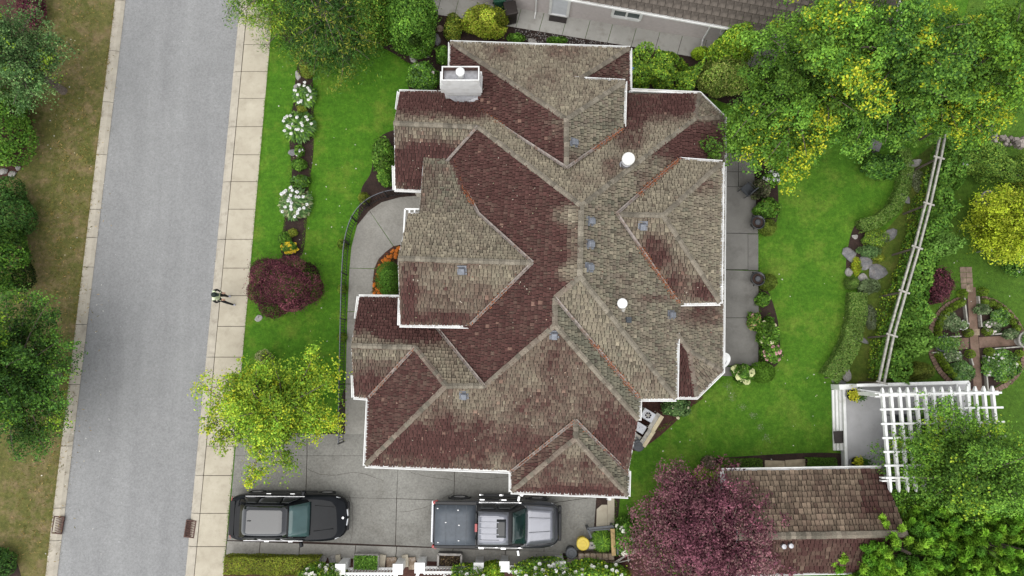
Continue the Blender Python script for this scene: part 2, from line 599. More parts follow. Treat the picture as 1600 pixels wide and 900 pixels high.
kerb(RL_IN, RL_OUT, [-330, -170, -80, 0, 79, 159, 241, 327, 371, 417, 507, 601, 697, 794, 845, 940, 1040, 1200])
kerb(RR_IN, RR_OUT, [-330, -170, -60, 27, 112, 198, 284, 374, 462, 558, 652, 743, 802, 854, 940, 1040, 1200])
pav = setting('pavement')
J = [-330, -240, -160, -100, -56, -14, 27, 70, 112, 154, 198, 242, 284, 327, 374, 419, 462, 510, 558, 605, 652, 697, 743, 802, 854, 908, 965, 1025, 1100, 1200]
for i, (ya, yb) in enumerate(zip(J[:-1], J[1:])):
    m = MB()
    a, b, c, d = RR_OUT(ya, 0, 1.2), RR_OUT(yb, 0, 1.2), SW_OUT(yb), SW_OUT(ya)
    g = (b - a).normalized() * 0.013
    z = 0.022 + random.uniform(-0.004, 0.004)
    m.slab([a + g, b - g, c - g, d + g], -0.15, z)
    m.build('paving_slab', MT['walk'], pav)
# dark soil in the joint between kerb and pavement
m = MB()
a0, a1 = far(RR_OUT, 0, 0, -0.03)
c0, c1 = far(SW_OUT, 0, 0, -0.03)
k0, k1 = far(RL_OUT, 0, 0, -0.03)
m.poly([a1 - Vector((0.05, 0, 0)), c1, c0, a0 - Vector((0.05, 0, 0))])
m.build('joint_soil', MT['soil'], kind='structure')


# storm drain grates
def grate(px, py, rz, lab):
    p = U(px, py, -0.055)
    t = thing('drain_grate', lab, 'drain', p, rz, 'storm drain grates in the kerbs')
    f = MB()
    for sx in (-0.2, 0.2):
        f.box((sx, 0, 0.03), (0.05, 0.74, 0.075))
    for sy in (-0.345, 0.345):
        f.box((0, sy, 0.03), (0.35, 0.05, 0.07))
    f.box((0, 0, -0.03), (0.35, 0.64, 0.02))
    f.build('frame', MT['rust'], t, origin=(0, 0, 0))
    for k in range(9):
        b = MB()
        b.box((0, -0.29 + k * 0.0725, 0.028), (0.355, 0.033, 0.06), rz=0.35)
        b.build('grate_bar', MT['rust'], t, origin=(0, 0, 0))


grate(91.5, 820, math.radians(-6), 'rusty iron storm drain grate in the left kerb beside the dry verge')
grate(298, 826, math.radians(-6), 'rusty iron storm drain grate in the right kerb beside the driveway pavement')

# lawn patches with their own grass
LZ = 0.004
sheet('back_lawn', [(960, 1000), (960, 640), (1000, 620), (1090, 620), (1130, 590), (1150, 420), (1180, 240), (1130, 170), (1000, 140), (1000, 80), (1180, 110), (1240, 40), (1520, 40), (1480, 210), (1430, 330), (1365, 480), (1330, 600), (1300, 600), (1310, 735), (1130, 745), (1000, 1000)], LZ, MT['lawn2'])
sheet('side_lawn', [(1480, 210), (1425, 250), (1410, 330), (1350, 400), (1345, 480), (1300, 600), (1380, 605), (1440, 420)], 2 * LZ, MT['lawn3'])
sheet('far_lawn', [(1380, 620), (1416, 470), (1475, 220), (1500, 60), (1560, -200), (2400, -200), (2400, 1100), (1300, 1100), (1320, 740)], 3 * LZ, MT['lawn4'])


def smooth_px(pts, n=6, closed=False):
    """Catmull-Rom curve through photo points"""
    P = [np.array(p, float) for p in pts]
    out = []
    N = len(P)
    rngi = range(N if closed else N - 1)
    for i in rngi:
        p0 = P[(i - 1) % N] if (closed or i > 0) else P[0]
        p1, p2 = P[i], P[(i + 1) % N]
        p3 = P[(i + 2) % N] if (closed or i + 2 < N) else P[-1]
        for k in range(n):
            t = k / n
            out.append(tuple(0.5 * ((2 * p1) + (p2 - p0) * t + (2 * p0 - 5 * p1 + 4 * p2 - p3) * t * t + (3 * p1 - p0 - 3 * p2 + p3) * t ** 3)))
    if not closed:
        out.append(tuple(P[-1]))
    return out


def bed(pts, mat='soil', name='flower_bed', z=0.010):
    return sheet(name, smooth_px(pts, 5, True), z, MT[mat])


bed([(466, 98), (484, 92), (489, 130), (490, 230), (482, 300), (478, 360), (470, 400), (440, 400), (446, 330), (456, 280), (452, 215), (458, 160)])
bed([(440, 60), (520, 84), (560, 72), (600, 76), (634, 96), (648, 106), (640, 140), (700, 150), (720, 60), (700, 20), (600, -20), (440, -20)])
bed([(562, 318), (566, 292), (580, 268), (586, 225), (610, 205), (640, 210), (660, 300), (640, 310), (600, 318), (575, 345), (556, 372)])
bed([(583, 462), (583, 432), (592, 404), (607, 390), (628, 380), (680, 380), (680, 462)], 'redmulch')
bed([(980, 70), (1060, 60), (1180, 90), (1200, 150), (1150, 165), (1090, 148), (1000, 146)])
bed([(1180, 250), (1210, 262), (1216, 335), (1200, 360), (1178, 345), (1176, 300)])
bed([(1182, 450), (1200, 455), (1216, 505), (1218, 560), (1205, 575), (1182, 572), (1178, 510)])
bed([(1090, 735), (1100, 722), (1130, 715), (1310, 708), (1312, 738), (1130, 745), (1120, 790), (1096, 778)])
bed([(996, 622), (1095, 618), (1075, 640), (1020, 690), (985, 700)], 'redmulch')
bed([(345, 866), (500, 866), (520, 868), (960, 870), (1000, 850), (1010, 960), (340, 960)], 'redmulch')
bed([(-80, -60), (62, -60), (58, 60), (52, 120), (40, 200), (26, 270), (-80, 280)], 'redmulch')
bed([(-80, 860), (18, 866), (26, 960), (-80, 980)])
bed([(540, 700), (520, 690), (528, 640), (545, 600), (575, 625), (575, 680)], z=0.012)
bed([(1500, 205), (1600, 230), (1700, 300), (1700, 480), (1620, 480), (1570, 420), (1545, 370), (1530, 310), (1560, 270), (1500, 255)])
bed([(1400, 606), (1410, 560), (1450, 570), (1460, 605)])
bed([(1330, 365), (1345, 350), (1365, 395), (1340, 425), (1322, 420)], z=0.014)

# driveway, slab by slab
dr = setting('driveway')
m = MB()
m.slab([U(*p, 0) for p in [(372, 676), (575, 676), (575, 600), (980, 660), (962, 850), (960, 869), (352, 867)]], -0.1, 0.006)
m.build('driveway_bed', MT['soil'], dr)


def slabs(parent, grid, mat, z=0.03, gap=0.012, name='concrete_slab'):
    for q in grid:
        P = [U(x, y, 0) for x, y in q]
        c = sum(P, Vector()) / len(P)
        P = [p + (c - p).normalized() * gap * 1.3 for p in P]
        m = MB()
        m.slab(P, -0.05, z + random.uniform(-0.003, 0.003))
        m.build(name, MT[mat], parent)


def xl(y):
    return 428 - 79 * y / 900.0 + 1.5


slabs(dr, [
    [(xl(672), 672), (480, 678), (480, 712), (xl(712), 712)],
    [(480, 678), (575, 678), (575, 712), (480, 712)],
    [(xl(712), 712), (480, 712), (478, 776), (xl(776), 775)],
    [(480, 712), (623, 712), (620, 779), (478, 776)],
    [(623, 690), (712, 690), (709, 782), (620, 779)],
    [(712, 690), (855, 690), (853, 787), (709, 782)],
    [(855, 690), (962, 690), (956, 776), (932, 776), (853, 787)],
    [(xl(776), 775), (478, 776), (474, 846), (xl(845), 844)],
    [(478, 776), (620, 779), (618, 852), (474, 846)],
    [(620, 779), (709, 782), (706, 856), (618, 852)],
    [(709, 782), (853, 787), (850, 862), (706, 856)],
    [(853, 787), (932, 776), (928, 830), (928, 868), (850, 862)],
], 'drive')
slabs(dr, [[(932, 795), (940, 788), (949, 788), (949, 830), (931, 830)], [(949, 776), (960, 776), (960, 830), (949, 830)]], 'walk')
bx = [xl(850), 407, 469, 556, 620, 708, 790, 880]
for a, b in zip(bx[:-1], bx[1:]):
    ya, yb = 845 + (a - 355) * 0.034, 845 + (b - 355) * 0.034
    slabs(dr, [[(a, ya), (b, yb), (b - 2, yb + 21), (a - 2, ya + 21)]], 'drive2')

# curved front walk
wk = setting('walkway')
outer = [(539, 690), (541, 600), (543, 500), (545, 430), (549, 380), (560, 345), (580, 322), (610, 308), (660, 303)]
slabs(wk, [
    [(540, 600), (575, 600), (575, 690), (539, 690)],
    [(543, 487), (583, 487), (583, 600), (540, 600)],
    [(546, 419), (585, 420), (583, 440), (583, 487), (543, 487)],
    [(546, 419), (549, 385), (558, 352), (577, 329), (615, 385), (603, 394), (592, 405), (585, 420)],
    [(577, 329), (596, 316), (625, 308), (670, 304), (700, 330), (700, 382), (640, 380), (615, 385)],
], 'drive2', z=0.028)

# rear patio
pt = setting('patio')
slabs(pt, [
    [(1120, 240), (1152, 240), (1152, 270), (1120, 270)], [(1152, 240), (1176, 240), (1176, 270), (1152, 270)],
    [(1120, 270), (1152, 270), (1152, 293), (1120, 293)], [(1152, 270), (1177, 270), (1178, 293), (1152, 293)],
    [(1115, 293), (1178, 293), (1183, 366), (1115, 365)], [(1115, 365), (1167, 366), (1167, 422), (1115, 422)],
    [(1115, 422), (1183, 424), (1184, 497), (1115, 497)], [(1115, 497), (1184, 497), (1183, 572), (1115, 571)],
], 'patio', z=0.16)
slabs(pt, [[(1168, 366), (1184, 366), (1184, 423), (1168, 423)], [(1118, 573), (1152, 573), (1152, 588), (1110, 587)]], 'patio', z=0.08, name='step_slab')

# neighbour's side path
npth = setting('side_path')
jx = [640, 686, 713, 742, 773, 810, 846, 882, 918, 953, 990, 1027, 1062, 1100, 1138, 1176, 1215]
for a, b in zip(jx[:-1], jx[1:]):
    f = lambda x: 12 + (x - 800) * 55 / 333.0
    slabs(npth, [[(a + 5, f(a) - 2), (b + 5, f(b) - 2), (b - 4, f(b) + 30), (a - 4, f(a) + 30)]], 'npath', z=0.03)
sheet('gravel_strip', [(800, 40), (960, 66), (985, 75), (960, 85), (700, 70), (700, 25)], 0.012, MT['soil'])
m = MB()
for k in range(900):
    x = rng.uniform(803, 958)
    y = 43 + (x - 800) * 0.165 + rng.uniform(0, 16)
    p = U(x, y, 0.02)
    g = rng.choice([0.03, 0.05, 0.08, 0.35, 0.22])
    s = rng.uniform(0.03, 0.07)
    m.box(p, (s, s * 0.8, s * 0.7), rz=rng.uniform(0, 3), col=(g, g * 0.93, g * 0.9), taper=0.6)
m.build('gravel', MT['litter'], kind='stuff')
# ------------------------------------------------------------------ plant builders
def leaf_mesh(name, P, Nn, size, col, mat, parent=None, origin=None, aspect=0.55, kind=None, tang=None):
    """many small folded leaves: P centres, Nn normals, size lengths, col colours"""
    P = np.asarray(P, float)
    N = len(P)
    if origin is None:
        origin = WL[parent.name] if parent is not None else Vector((0, 0, 0))
    Nn = np.asarray(Nn, float)
    Nn /= np.linalg.norm(Nn, axis=1, keepdims=True) + 1e-9
    R = rng.normal(size=(N, 3)) if tang is None else np.asarray(tang, float) + rng.normal(size=(N, 3)) * 0.25
    T = R - (R * Nn).sum(1, keepdims=True) * Nn
    T /= np.linalg.norm(T, axis=1, keepdims=True) + 1e-9
    B = np.cross(Nn, T)
    s = np.asarray(size, float).reshape(-1, 1) * 0.5
    up = Nn * s * 0.28
    V = np.empty((N, 4, 3))
    V[:, 0] = P - T * s
    V[:, 1] = P + B * s * aspect + up
    V[:, 2] = P + T * s
    V[:, 3] = P - B * s * aspect + up
    V = (V - np.array(origin)).reshape(-1, 3)
    me = bpy.data.meshes.new(name)
    me.vertices.add(N * 4)
    me.vertices.foreach_set('co', V.ravel())
    me.loops.add(N * 4)
    me.loops.foreach_set('vertex_index', np.arange(N * 4, dtype=np.int32))
    me.polygons.add(N)
    me.polygons.foreach_set('loop_start', np.arange(0, N * 4, 4, dtype=np.int32))
    me.polygons.foreach_set('loop_total', np.full(N, 4, dtype=np.int32))
    at = me.color_attributes.new('Col', 'FLOAT_COLOR', 'POINT')
    c4 = np.ones((N, 4, 4))
    col = np.asarray(col, float).reshape(N, 1, 3)
    if mat is MT['leaf']:
        col = np.clip(col * (1.38, 1.18, .85), 0, .8)
    c4[:, :, :3] = col
    at.data.foreach_set('color', c4.ravel())
    me.update(calc_edges=True)
    me.materials.append(mat)
    o = bpy.data.objects.new(name, me)
    C.objects.link(o)
    if parent is not None:
        o.parent = parent
        WL[o.name] = Vector(origin)
    else:
        o.location = origin
        WL[o.name] = Vector(origin)
    if kind:
        o['kind'] = kind
    return o


def pal(n, colours, jit=0.18):
    cs = np.array(colours)[rng.integers(0, len(colours), n)]
    return np.clip(cs * rng.normal(1, jit, (n, 1)), 0.003, 0.9)


def unit(n):
    v = rng.normal(size=(n, 3))
    return v / np.linalg.norm(v, axis=1, keepdims=True)


G_MID = [(0.045, 0.125, 0.022), (0.065, 0.16, 0.028), (0.035, 0.095, 0.02), (0.09, 0.20, 0.035)]
G_DARK = [(0.025, 0.075, 0.022), (0.035, 0.095, 0.028), (0.02, 0.06, 0.018), (0.05, 0.12, 0.03)]
G_LIME = [(0.16, 0.28, 0.03), (0.11, 0.23, 0.028), (0.22, 0.33, 0.04), (0.08, 0.18, 0.025)]
G_YEL = [(0.42, 0.42, 0.035), (0.35, 0.38, 0.03), (0.50, 0.45, 0.05), (0.24, 0.33, 0.03)]
G_BLUE = [(0.055, 0.125, 0.055), (0.075, 0.155, 0.07), (0.04, 0.10, 0.045), (0.11, 0.20, 0.095)]
G_RED = [(0.11, 0.035, 0.048), (0.15, 0.05, 0.065), (0.08, 0.026, 0.036), (0.19, 0.075, 0.085)]
G_MAROON = [(0.05, 0.016, 0.022), (0.075, 0.024, 0.032), (0.035, 0.012, 0.017), (0.10, 0.034, 0.042)]
G_OLIVE = [(0.14, 0.17, 0.03), (0.18, 0.20, 0.035), (0.10, 0.13, 0.025), (0.22, 0.22, 0.045)]

_bright = lambda L, k: [tuple(x * k for x in c) for c in L]
G_MID, G_DARK, G_LIME, G_BLUE, G_OLIVE = [_bright(L, 1.3) for L in (G_MID, G_DARK, G_LIME, G_BLUE, G_OLIVE)]
G_OLIVE = [(a * .82, b, c) for a, b, c in G_OLIVE]
G_YEL = [(a * .80, b * 1.02, c) for a, b, c in G_YEL]
G_YEL, G_MAROON, G_RED = G_YEL, _bright(G_MAROON, 2.2), _bright(G_RED, 1.15)

YEL_TOP = 0.62
SUBR = 0.12                                                    # spread of one leaf cluster


def crown(base, r, tops, n_limb, layers, pal_a, pal_tip=None, tip_p=0.0, leaf=0.15, per=46, padw=0.5, droop=0.12, aspect=0.6,
          extra=(), step=0.3, flat=0.16, upn=1.2, seed=0):
    """limbs rising from a trunk to their tips, leaf pads along each; returns limb curves and leaf arrays.
    layers: list of (height of limb root, height of tip, reach factor, share of limbs)"""
    R = np.random.default_rng(seed)
    limbs = []
    for (h0, h1, fr, share) in layers:
        k = max(3, int(n_limb * share))
        a0 = R.uniform(0, 6.28)
        for i in range(k):
            a = a0 + 2 * math.pi * (i + R.uniform(-0.3, 0.3)) / k
            q = fr * R.uniform(0.78, 1.12)
            tip = np.array([base[0] + r[0] * q * math.cos(a), base[1] + r[1] * q * math.sin(a), h1 + R.uniform(-0.35, 0.35)])
            limbs.append((np.array([base[0], base[1], h0]), tip, 0.0))
    for e in extra:
        limbs.append((np.array([base[0], base[1], e[3]]), np.array(e[:3]), e[4]))
    P, Nn, S, Cc, curves = [], [], [], [], []
    for (a, b, ex) in limbs:
        L = np.linalg.norm(b - a)
        ns = max(3, int(L / step))
        side = np.cross((b - a) / L, (0, 0, 1.0))
        side /= np.linalg.norm(side) + 1e-6
        bend = R.uniform(-0.12, 0.12) * L
        cur = []
        for t in np.linspace(0, 1, 7):
            p = a + (b - a) * t + side * bend * math.sin(math.pi * t) + np.array([0, 0, 0.10 * L * math.sin(math.pi * t) - droop * L * t * t])
            cur.append(p)
        curves.append(cur)
        cur = np.array(cur)
        lf_ = R.uniform(.62, 1.22)                                # each bough has its own tone
        yel = pal_tip is not None and (R.random() < tip_p or ex > 0.5)
        for j in range(ns + 1):
            t = 0.22 + 0.78 * j / ns
            x = t * 6
            i0 = min(5, int(x))
            p = cur[i0] + (cur[i0 + 1] - cur[i0]) * (x - i0)
            wd = padw * (0.35 + 1.25 * math.sin(math.pi * min(1, t * 0.86 + 0.02))) * R.uniform(0.75, 1.25)
            lat = R.normal(0, 0.6) * wd
            q = p + side * lat + np.array([0, 0, R.normal(0, 0.10) - 0.16 * abs(lat)])
            n = int(per * R.uniform(0.7, 1.3) * (0.55 + 0.6 * wd / padw))
            nsub = 7
            sub = R.normal(size=(nsub, 3)) * np.array([wd * 0.50, wd * 0.50, flat])
            si = R.integers(0, nsub, n)
            jit_ = R.normal(size=(n, 3)) * np.array([SUBR, SUBR, SUBR * .5])
            loc = sub[si] + jit_
            P.append(q + loc)
            rad = np.sqrt((loc[:, :2] ** 2).sum(1))
            P[-1][:, 2] -= 0.30 * rad
            Nn.append(R.normal(size=(n, 3)) * 0.5 + np.array([0, 0, upn]) + jit_ * (1.0 / SUBR))
            S.append(leaf * R.uniform(0.7, 1.25, n))
            c = pal(n, [pal_a[R.integers(0, len(pal_a))]] * 3 + pal_a, 0.16) * R.uniform(.72, 1.2) * lf_ * (.62 + .62 * t)   # older inner leaves, darkened to paint shaded depth into the crown
            if yel:
                k = R.random(n) < (0.06 + YEL_TOP * t ** 2.5)
                c[k] = pal(int(k.sum()), pal_tip, 0.15)
            elif pal_tip is not None and R.random() < tip_p * 0.5:
                k = R.random(n) < 0.4
                c[k] = pal(int(k.sum()), pal_tip, 0.15)
            Cc.append(c)
    return curves, np.concatenate(P), np.concatenate(Nn), np.concatenate(S), np.concatenate(Cc)


def tree(name, label, px, py, zc, h, r, n_limb, layers, pal_a, pal_tip=None, tip_p=0.0, group=None, bark='bark', mat='leaf', trunk_r=0.16,
         cat='tree', extra_px=(), limb_r=0.04, **kw):
    """a tree whose crown centre at height zc shows at photo pixel (px, py)"""
    c = U(px, py, zc)
    base = (c.x, c.y)
    t = thing(name, label, cat, (c.x, c.y, 0), 0, group)
    ex = []
    for e_ in extra_px:
        q = U(*e_[:3])
        ex.append((q.x, q.y, q.z, e_[3], e_[4] if len(e_) > 4 else 0.0))
    curves, P, Nn, S, Cc = crown(base, r, None, n_limb, layers, pal_a, pal_tip, tip_p, extra=ex, seed=int(abs(px * 7 + py)), **kw)
    aspect = kw.get('aspect', 0.6)
    tk = MB()
    top = max(l[0] for l in layers)
    tk.tube([(c.x, c.y, -0.1), (c.x + 0.03, c.y, h * 0.12), (c.x - 0.03, c.y + 0.03, h * 0.35), (c.x, c.y, max(top, h * 0.5))],
            [trunk_r * 1.35, trunk_r, trunk_r * 0.8, trunk_r * 0.4], 8)
    tk.build('trunk', MT[bark], t, smooth=True)
    lb = MB()
    for cur in curves:
        lb.tube(cur, [limb_r * (1.15 - 0.95 * k / 6) for k in range(7)], 5, cap=False)
    lb.build('limbs', MT[bark], t, smooth=True, kind='stuff')
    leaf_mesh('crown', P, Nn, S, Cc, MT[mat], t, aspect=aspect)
    return t


def dome(px, py, zc, r, n, colours, leaf=0.08, lumps=16, lumpy=0.22, depth=0.10, spread=0.55, aspect=0.55, zmin=-0.45, jit=0.18, clump_var=0.25, seed=None):
    """leaves over an uneven dome; centre pixel taken at height zc"""
    c = np.array(U(px, py, zc))
    d = unit(int(n * 1.6))
    d = d[d[:, 2] > zmin][:n]
    n = len(d)
    L = unit(lumps)
    L[:, 2] = np.abs(L[:, 2]) * 0.9
    L /= np.linalg.norm(L, axis=1, keepdims=True)
    dots = d @ L.T
    near = dots.argmax(1)
    ld = dots.max(1)
    f = 1 - lumpy + lumpy * 1.6 * np.clip((ld - 0.75) / 0.25, 0, 1)
    f *= 1 - np.abs(rng.normal(0, depth, n))
    st_ = rng.random(n) < .06                                   # stray shoots
    f[st_] *= rng.uniform(1.0, 1.2, int(st_.sum()))
    P = c + d * f[:, None] * np.array(r)
    N = d / np.array(r)
    N /= np.linalg.norm(N, axis=1, keepdims=True)
    N = N + rng.normal(size=(n, 3)) * spread
    cl = rng.normal(1, clump_var, lumps)[near]
    col = np.clip(pal(n, colours, jit) * cl[:, None], 0.004, 0.9)
    return P, N, leaf * rng.uniform(0.7, 1.3, n), col


def stems(parent, c, r, n, mat='bark', hgt=0.6):
    m = MB()
    for k in range(n):
        a = rng.uniform(0, 6.28)
        m.tube([(c[0] + 0.05 * math.cos(a), c[1] + 0.05 * math.sin(a), -0.02),
                (c[0] + r[0] * 0.55 * math.cos(a), c[1] + r[1] * 0.55 * math.sin(a), hgt)], [0.025, 0.01], 5)
    return m.build('stem', MT[mat], parent, kind='stuff')


def blossoms(parent, pts, size, col, n_pet=6, name='blossom'):
    P, N, S, Cc = [], [], [], []
    for p in pts:
        for k in range(n_pet):
            a = 6.28 * k / n_pet + rng.uniform(0, 1)
            q = np.array(p) + np.array([math.cos(a), math.sin(a), 0]) * size * 0.38
            P.append(q)
            N.append((math.cos(a) * 0.5 + rng.normal(0, .15), math.sin(a) * 0.5 + rng.normal(0, .15), 1))
            S.append(size * rng.uniform(0.7, 1.0))
            cc = np.array(col) * rng.uniform(0.85, 1.05)
            Cc.append(np.clip(cc, 0, 0.9))
    return leaf_mesh(name, P, N, S, Cc, MT['petal'], parent, aspect=0.9, kind='stuff')


def shrub(label, px, py, r, n, colours, zc=None, leaf=0.08, name='shrub', cat='shrub', group=None, mat='leaf', bloom=None, core=True, two=None, **kw):
    """bushy plant: foliage and stems (and blossom, when bloom = (count, size, colour))"""
    zc = r[2] * 0.55 if zc is None else zc
    c = U(px, py, zc)
    t = thing(name, label, cat, (c.x, c.y, 0), 0, group)
    P, N, S, Cc = dome(px, py, zc, r, n, colours, leaf, **kw)
    if core:
        P2, N2, S2, C2 = dome(px, py, zc, (r[0] * .72, r[1] * .72, r[2] * .72), n // 3, colours, leaf * 1.3, **kw)
        P, N, S, Cc = np.concatenate([P, P2]), np.concatenate([N, N2]), np.concatenate([S, S2]), np.concatenate([Cc, C2])
    if two is not None:
        k = rng.random(len(P)) < two[1]
        Cc[k] = pal(int(k.sum()), two[0])
    P[:, 2] = np.maximum(P[:, 2], 0.015 + rng.uniform(0, 0.03, len(P)))
    leaf_mesh('foliage', P, N, S, Cc, MT[mat], t, aspect=kw.get('aspect', 0.55))
    stems(t, (c.x, c.y), r, 5, hgt=zc)
    if bloom:
        nb, sz, col = bloom
        d = unit(nb)
        d[:, 2] = np.abs(d[:, 2]) * 0.8 + 0.25
        d /= np.linalg.norm(d, axis=1, keepdims=True)
        pts = np.array(U(px, py, zc)) + d * np.array(r) * rng.uniform(0.85, 1.1, (nb, 1))
        blossoms(t, pts, sz, col)
    return t


def clump(label, px, py, rad, h, n, colours, leaf=0.3, name='perennial', cat='plant', group=None, aspect=0.28, bloom=None, arch=0.55):
    """leaves arching out of one root: hosta, lily, peony"""
    c = U(px, py, h * 0.4)
    t = thing(name, label, cat, (c.x, c.y, 0), 0, group)
    a = rng.uniform(0, 6.28, n)
    q = np.sqrt(rng.uniform(0.02, 1, n))
    e = np.stack([np.cos(a), np.sin(a), np.zeros(n)], 1)
    P = np.array((c.x, c.y, 0)) + e * (q * rad)[:, None] * rng.uniform(0.75, 1.1, (n, 1))
    P[:, 2] = h * (1 - arch * q ** 2) * rng.uniform(0.55, 1.05, n)
    N = e * 0.7 * q[:, None] + np.array([0, 0, 1]) + rng.normal(size=(n, 3)) * 0.3
    leaf_mesh('foliage', P, N, leaf * rng.uniform(0.7, 1.2, n), pal(n, colours, 0.22), MT['leaf'], t, aspect=aspect, tang=e + np.array([0, 0, -0.2]))
    stems(t, (c.x, c.y), (rad, rad), 4, hgt=h * 0.6)
    if bloom:
        nb, sz, col = bloom
        a = rng.uniform(0, 6.28, nb)
        q = np.sqrt(rng.uniform(0.0, 1, nb)) * rad * 0.95
        pts = np.stack([c.x + np.cos(a) * q, c.y + np.sin(a) * q, np.full(nb, h) + rng.uniform(-0.05, 0.12, nb)], 1)
        blossoms(t, pts, sz, col)
    return t


def hedge(label, pts, wd, h, n, colours, leaf=0.06, name='hedge', cat='hedge', group=None, zc=None, lump=0.05, two=None, vert=0.8):
    """clipped hedge along photo points (taken at the hedge's top)"""
    W = [U(x, y, h if zc is None else zc) for x, y in pts]
    c = sum(W, Vector()) / len(W)
    t = thing(name, label, cat, (c.x, c.y, 0), 0, group)
    W = np.array([(p.x, p.y) for p in W])
    seg = np.sqrt(((W[1:] - W[:-1]) ** 2).sum(1))
    cum = np.concatenate([[0], np.cumsum(seg)])
    s = rng.uniform(0, cum[-1], n)
    i = np.clip(np.searchsorted(cum, s) - 1, 0, len(seg) - 1)
    u = (s - cum[i]) / seg[i]
    p = W[i] + (W[i + 1] - W[i]) * u[:, None]
    dr_ = (W[i + 1] - W[i]) / seg[i][:, None]
    nr = np.stack([-dr_[:, 1], dr_[:, 0]], 1)
    # a rounded box section: angle round the top half
    k = rng.random(n)
    hw = wd / 2
    per = 2 * h * vert + wd
    q = k * per
    off = np.where(q < h * vert, -hw, np.where(q > h * vert + wd, hw, q - h * vert - hw))
    z = np.where(q < h * vert, h - (h * vert - q), np.where(q > h * vert + wd, h - (q - h * vert - wd), h))
    wob = np.array([mnoise.noise((s_ * 1.4, o_ * 2.0, z_ * 2)) for s_, o_, z_ in zip(s, off, z)])
    inn = 1 - np.abs(rng.normal(0, 0.07, n)) + wob * lump * 2
    off = off * inn
    z = np.where(q < h * vert, z, np.where(q > h * vert + wd, z, h * (1 - np.abs(rng.normal(0, 0.05, n)) + wob * lump)))
    P = np.stack([p[:, 0] + nr[:, 0] * off, p[:, 1] + nr[:, 1] * off, np.maximum(z, 0.03)], 1)
    side = np.where(q < h * vert, -1.0, np.where(q > h * vert + wd, 1.0, 0.0))
    N = np.stack([nr[:, 0] * side, nr[:, 1] * side, 1 - np.abs(side) * 0.8], 1) + rng.normal(size=(n, 3)) * 0.5
    col = pal(n, colours, 0.2) * (1 + 0.35 * wob[:, None])
    if two is not None:
        kk = rng.random(n) < two[1]
        col[kk] = pal(int(kk.sum()), two[0])
    leaf_mesh('foliage', P, N, leaf * rng.uniform(0.7, 1.3, n), np.clip(col, 0.004, 0.9), MT['leaf'], t)
    m = MB()
    for j in range(int(cum[-1] / 0.5) + 1):
        ss = min(cum[-1] - 1e-3, j * 0.5 + 0.1)
        ii = min(len(seg) - 1, max(0, int(np.searchsorted(cum, ss)) - 1))
        pp = W[ii] + (W[ii + 1] - W[ii]) * ((ss - cum[ii]) / seg[ii])
        m.tube([(pp[0], pp[1], -0.02), (pp[0] + 0.05, pp[1], h * 0.75)], [0.03, 0.012], 5)
    m.build('stem', MT['bark'], t, kind='stuff')
    return t
# ------------------------------------------------------------------ the house: corner points of its roof (photo pixel, height)
RV = {'R1': (908, 322, 7.36), 'R2': (906, 432, 7.40), 'H1': (747, 199, 4.68), 'G1': (616, 193, 4.68), 'NW': (625, 144, 3.32), 'NE': (1093, 147, 3.03),
'HE': (1085, 186, 4.03), 'NE3': (1131, 184, 2.98), 'SE1': (1128, 580, 3.02), 'O': (1076, 548, 4.18), 'O2': (1088, 619, 2.98), 'Q': (1057, 522, 4.60),
'Q2': (1056, 619, 2.95), 'SS': (1055, 622, 4.56), 'SW': (998, 622, 4.50), 'VS': (872, 470, 6.82), 'J': (867, 466, 6.86), 'K': (867, 508, 6.85), 'L':
(757, 603, 5.23), 'A2': (697, 603, 5.26), 'A1': (649, 543, 4.32), 'Vm': (645, 466, 2.91), 'G2': (549, 540, 4.33), 'B1': (562, 465, 2.93), 'B2': (627,
467, 2.92), 'B3': (554, 619, 2.96), 'B4': (577, 621, 2.95), 'B5': (572, 726, 2.98), 'E1': (997, 655, 4.53), 'E2': (981, 740, 2.99), 'F0': (899, 656,
4.50), 'F1': (899, 685, 4.52), 'F2': (800, 735, 2.93), 'F3': (800, 767, 2.94), 'F4': (980, 774, 2.94), 'F5': (981, 738, 2.93), 'T1': (705, 67, 2.97),
'T2': (983, 76, 3.04), 'T3': (983, 142, 3.00), 'T4': (885, 187, 6.24), 'T5': (885, 264, 6.26), 'T6': (755, 166, 3.99), 'T7': (907, 123, 4.53), 'T8':
(975, 128, 4.59), 'T9': (973, 203, 4.62), 'E0': (963, 335, 6.48), 'D1': (1060, 250, 4.55), 'D2': (1127, 255, 4.59), 'D3': (1036, 337, 6.48), 'D4':
(1124, 472, 4.57), 'D5': (1058, 473, 4.51), 'W1': (708, 248, 3.94), 'W2': (618, 294, 3.14), 'P0': (622, 404, 6.27), 'P1': (832, 411, 6.27), 'P2':
(748, 335, 4.83), 'P3': (638, 334, 4.89), 'P4': (735, 508, 4.72), 'P5': (626, 506, 4.69), 'P6': (716, 250, 3.88), 'P7': (662, 247, 3.87), 'P8': (655,
334, 4.86), 'T0': (704, 146, 2.97), 'C1': (727, 296, 4.27), 'C2': (658, 296, 4.30), 'W4': (661, 296, 3.12), 'T7g': (900, 124, 4.54)}
W = {k: U(*v) for k, v in RV.items()}


def RP(x, y, z):
    return U(x, y, z)


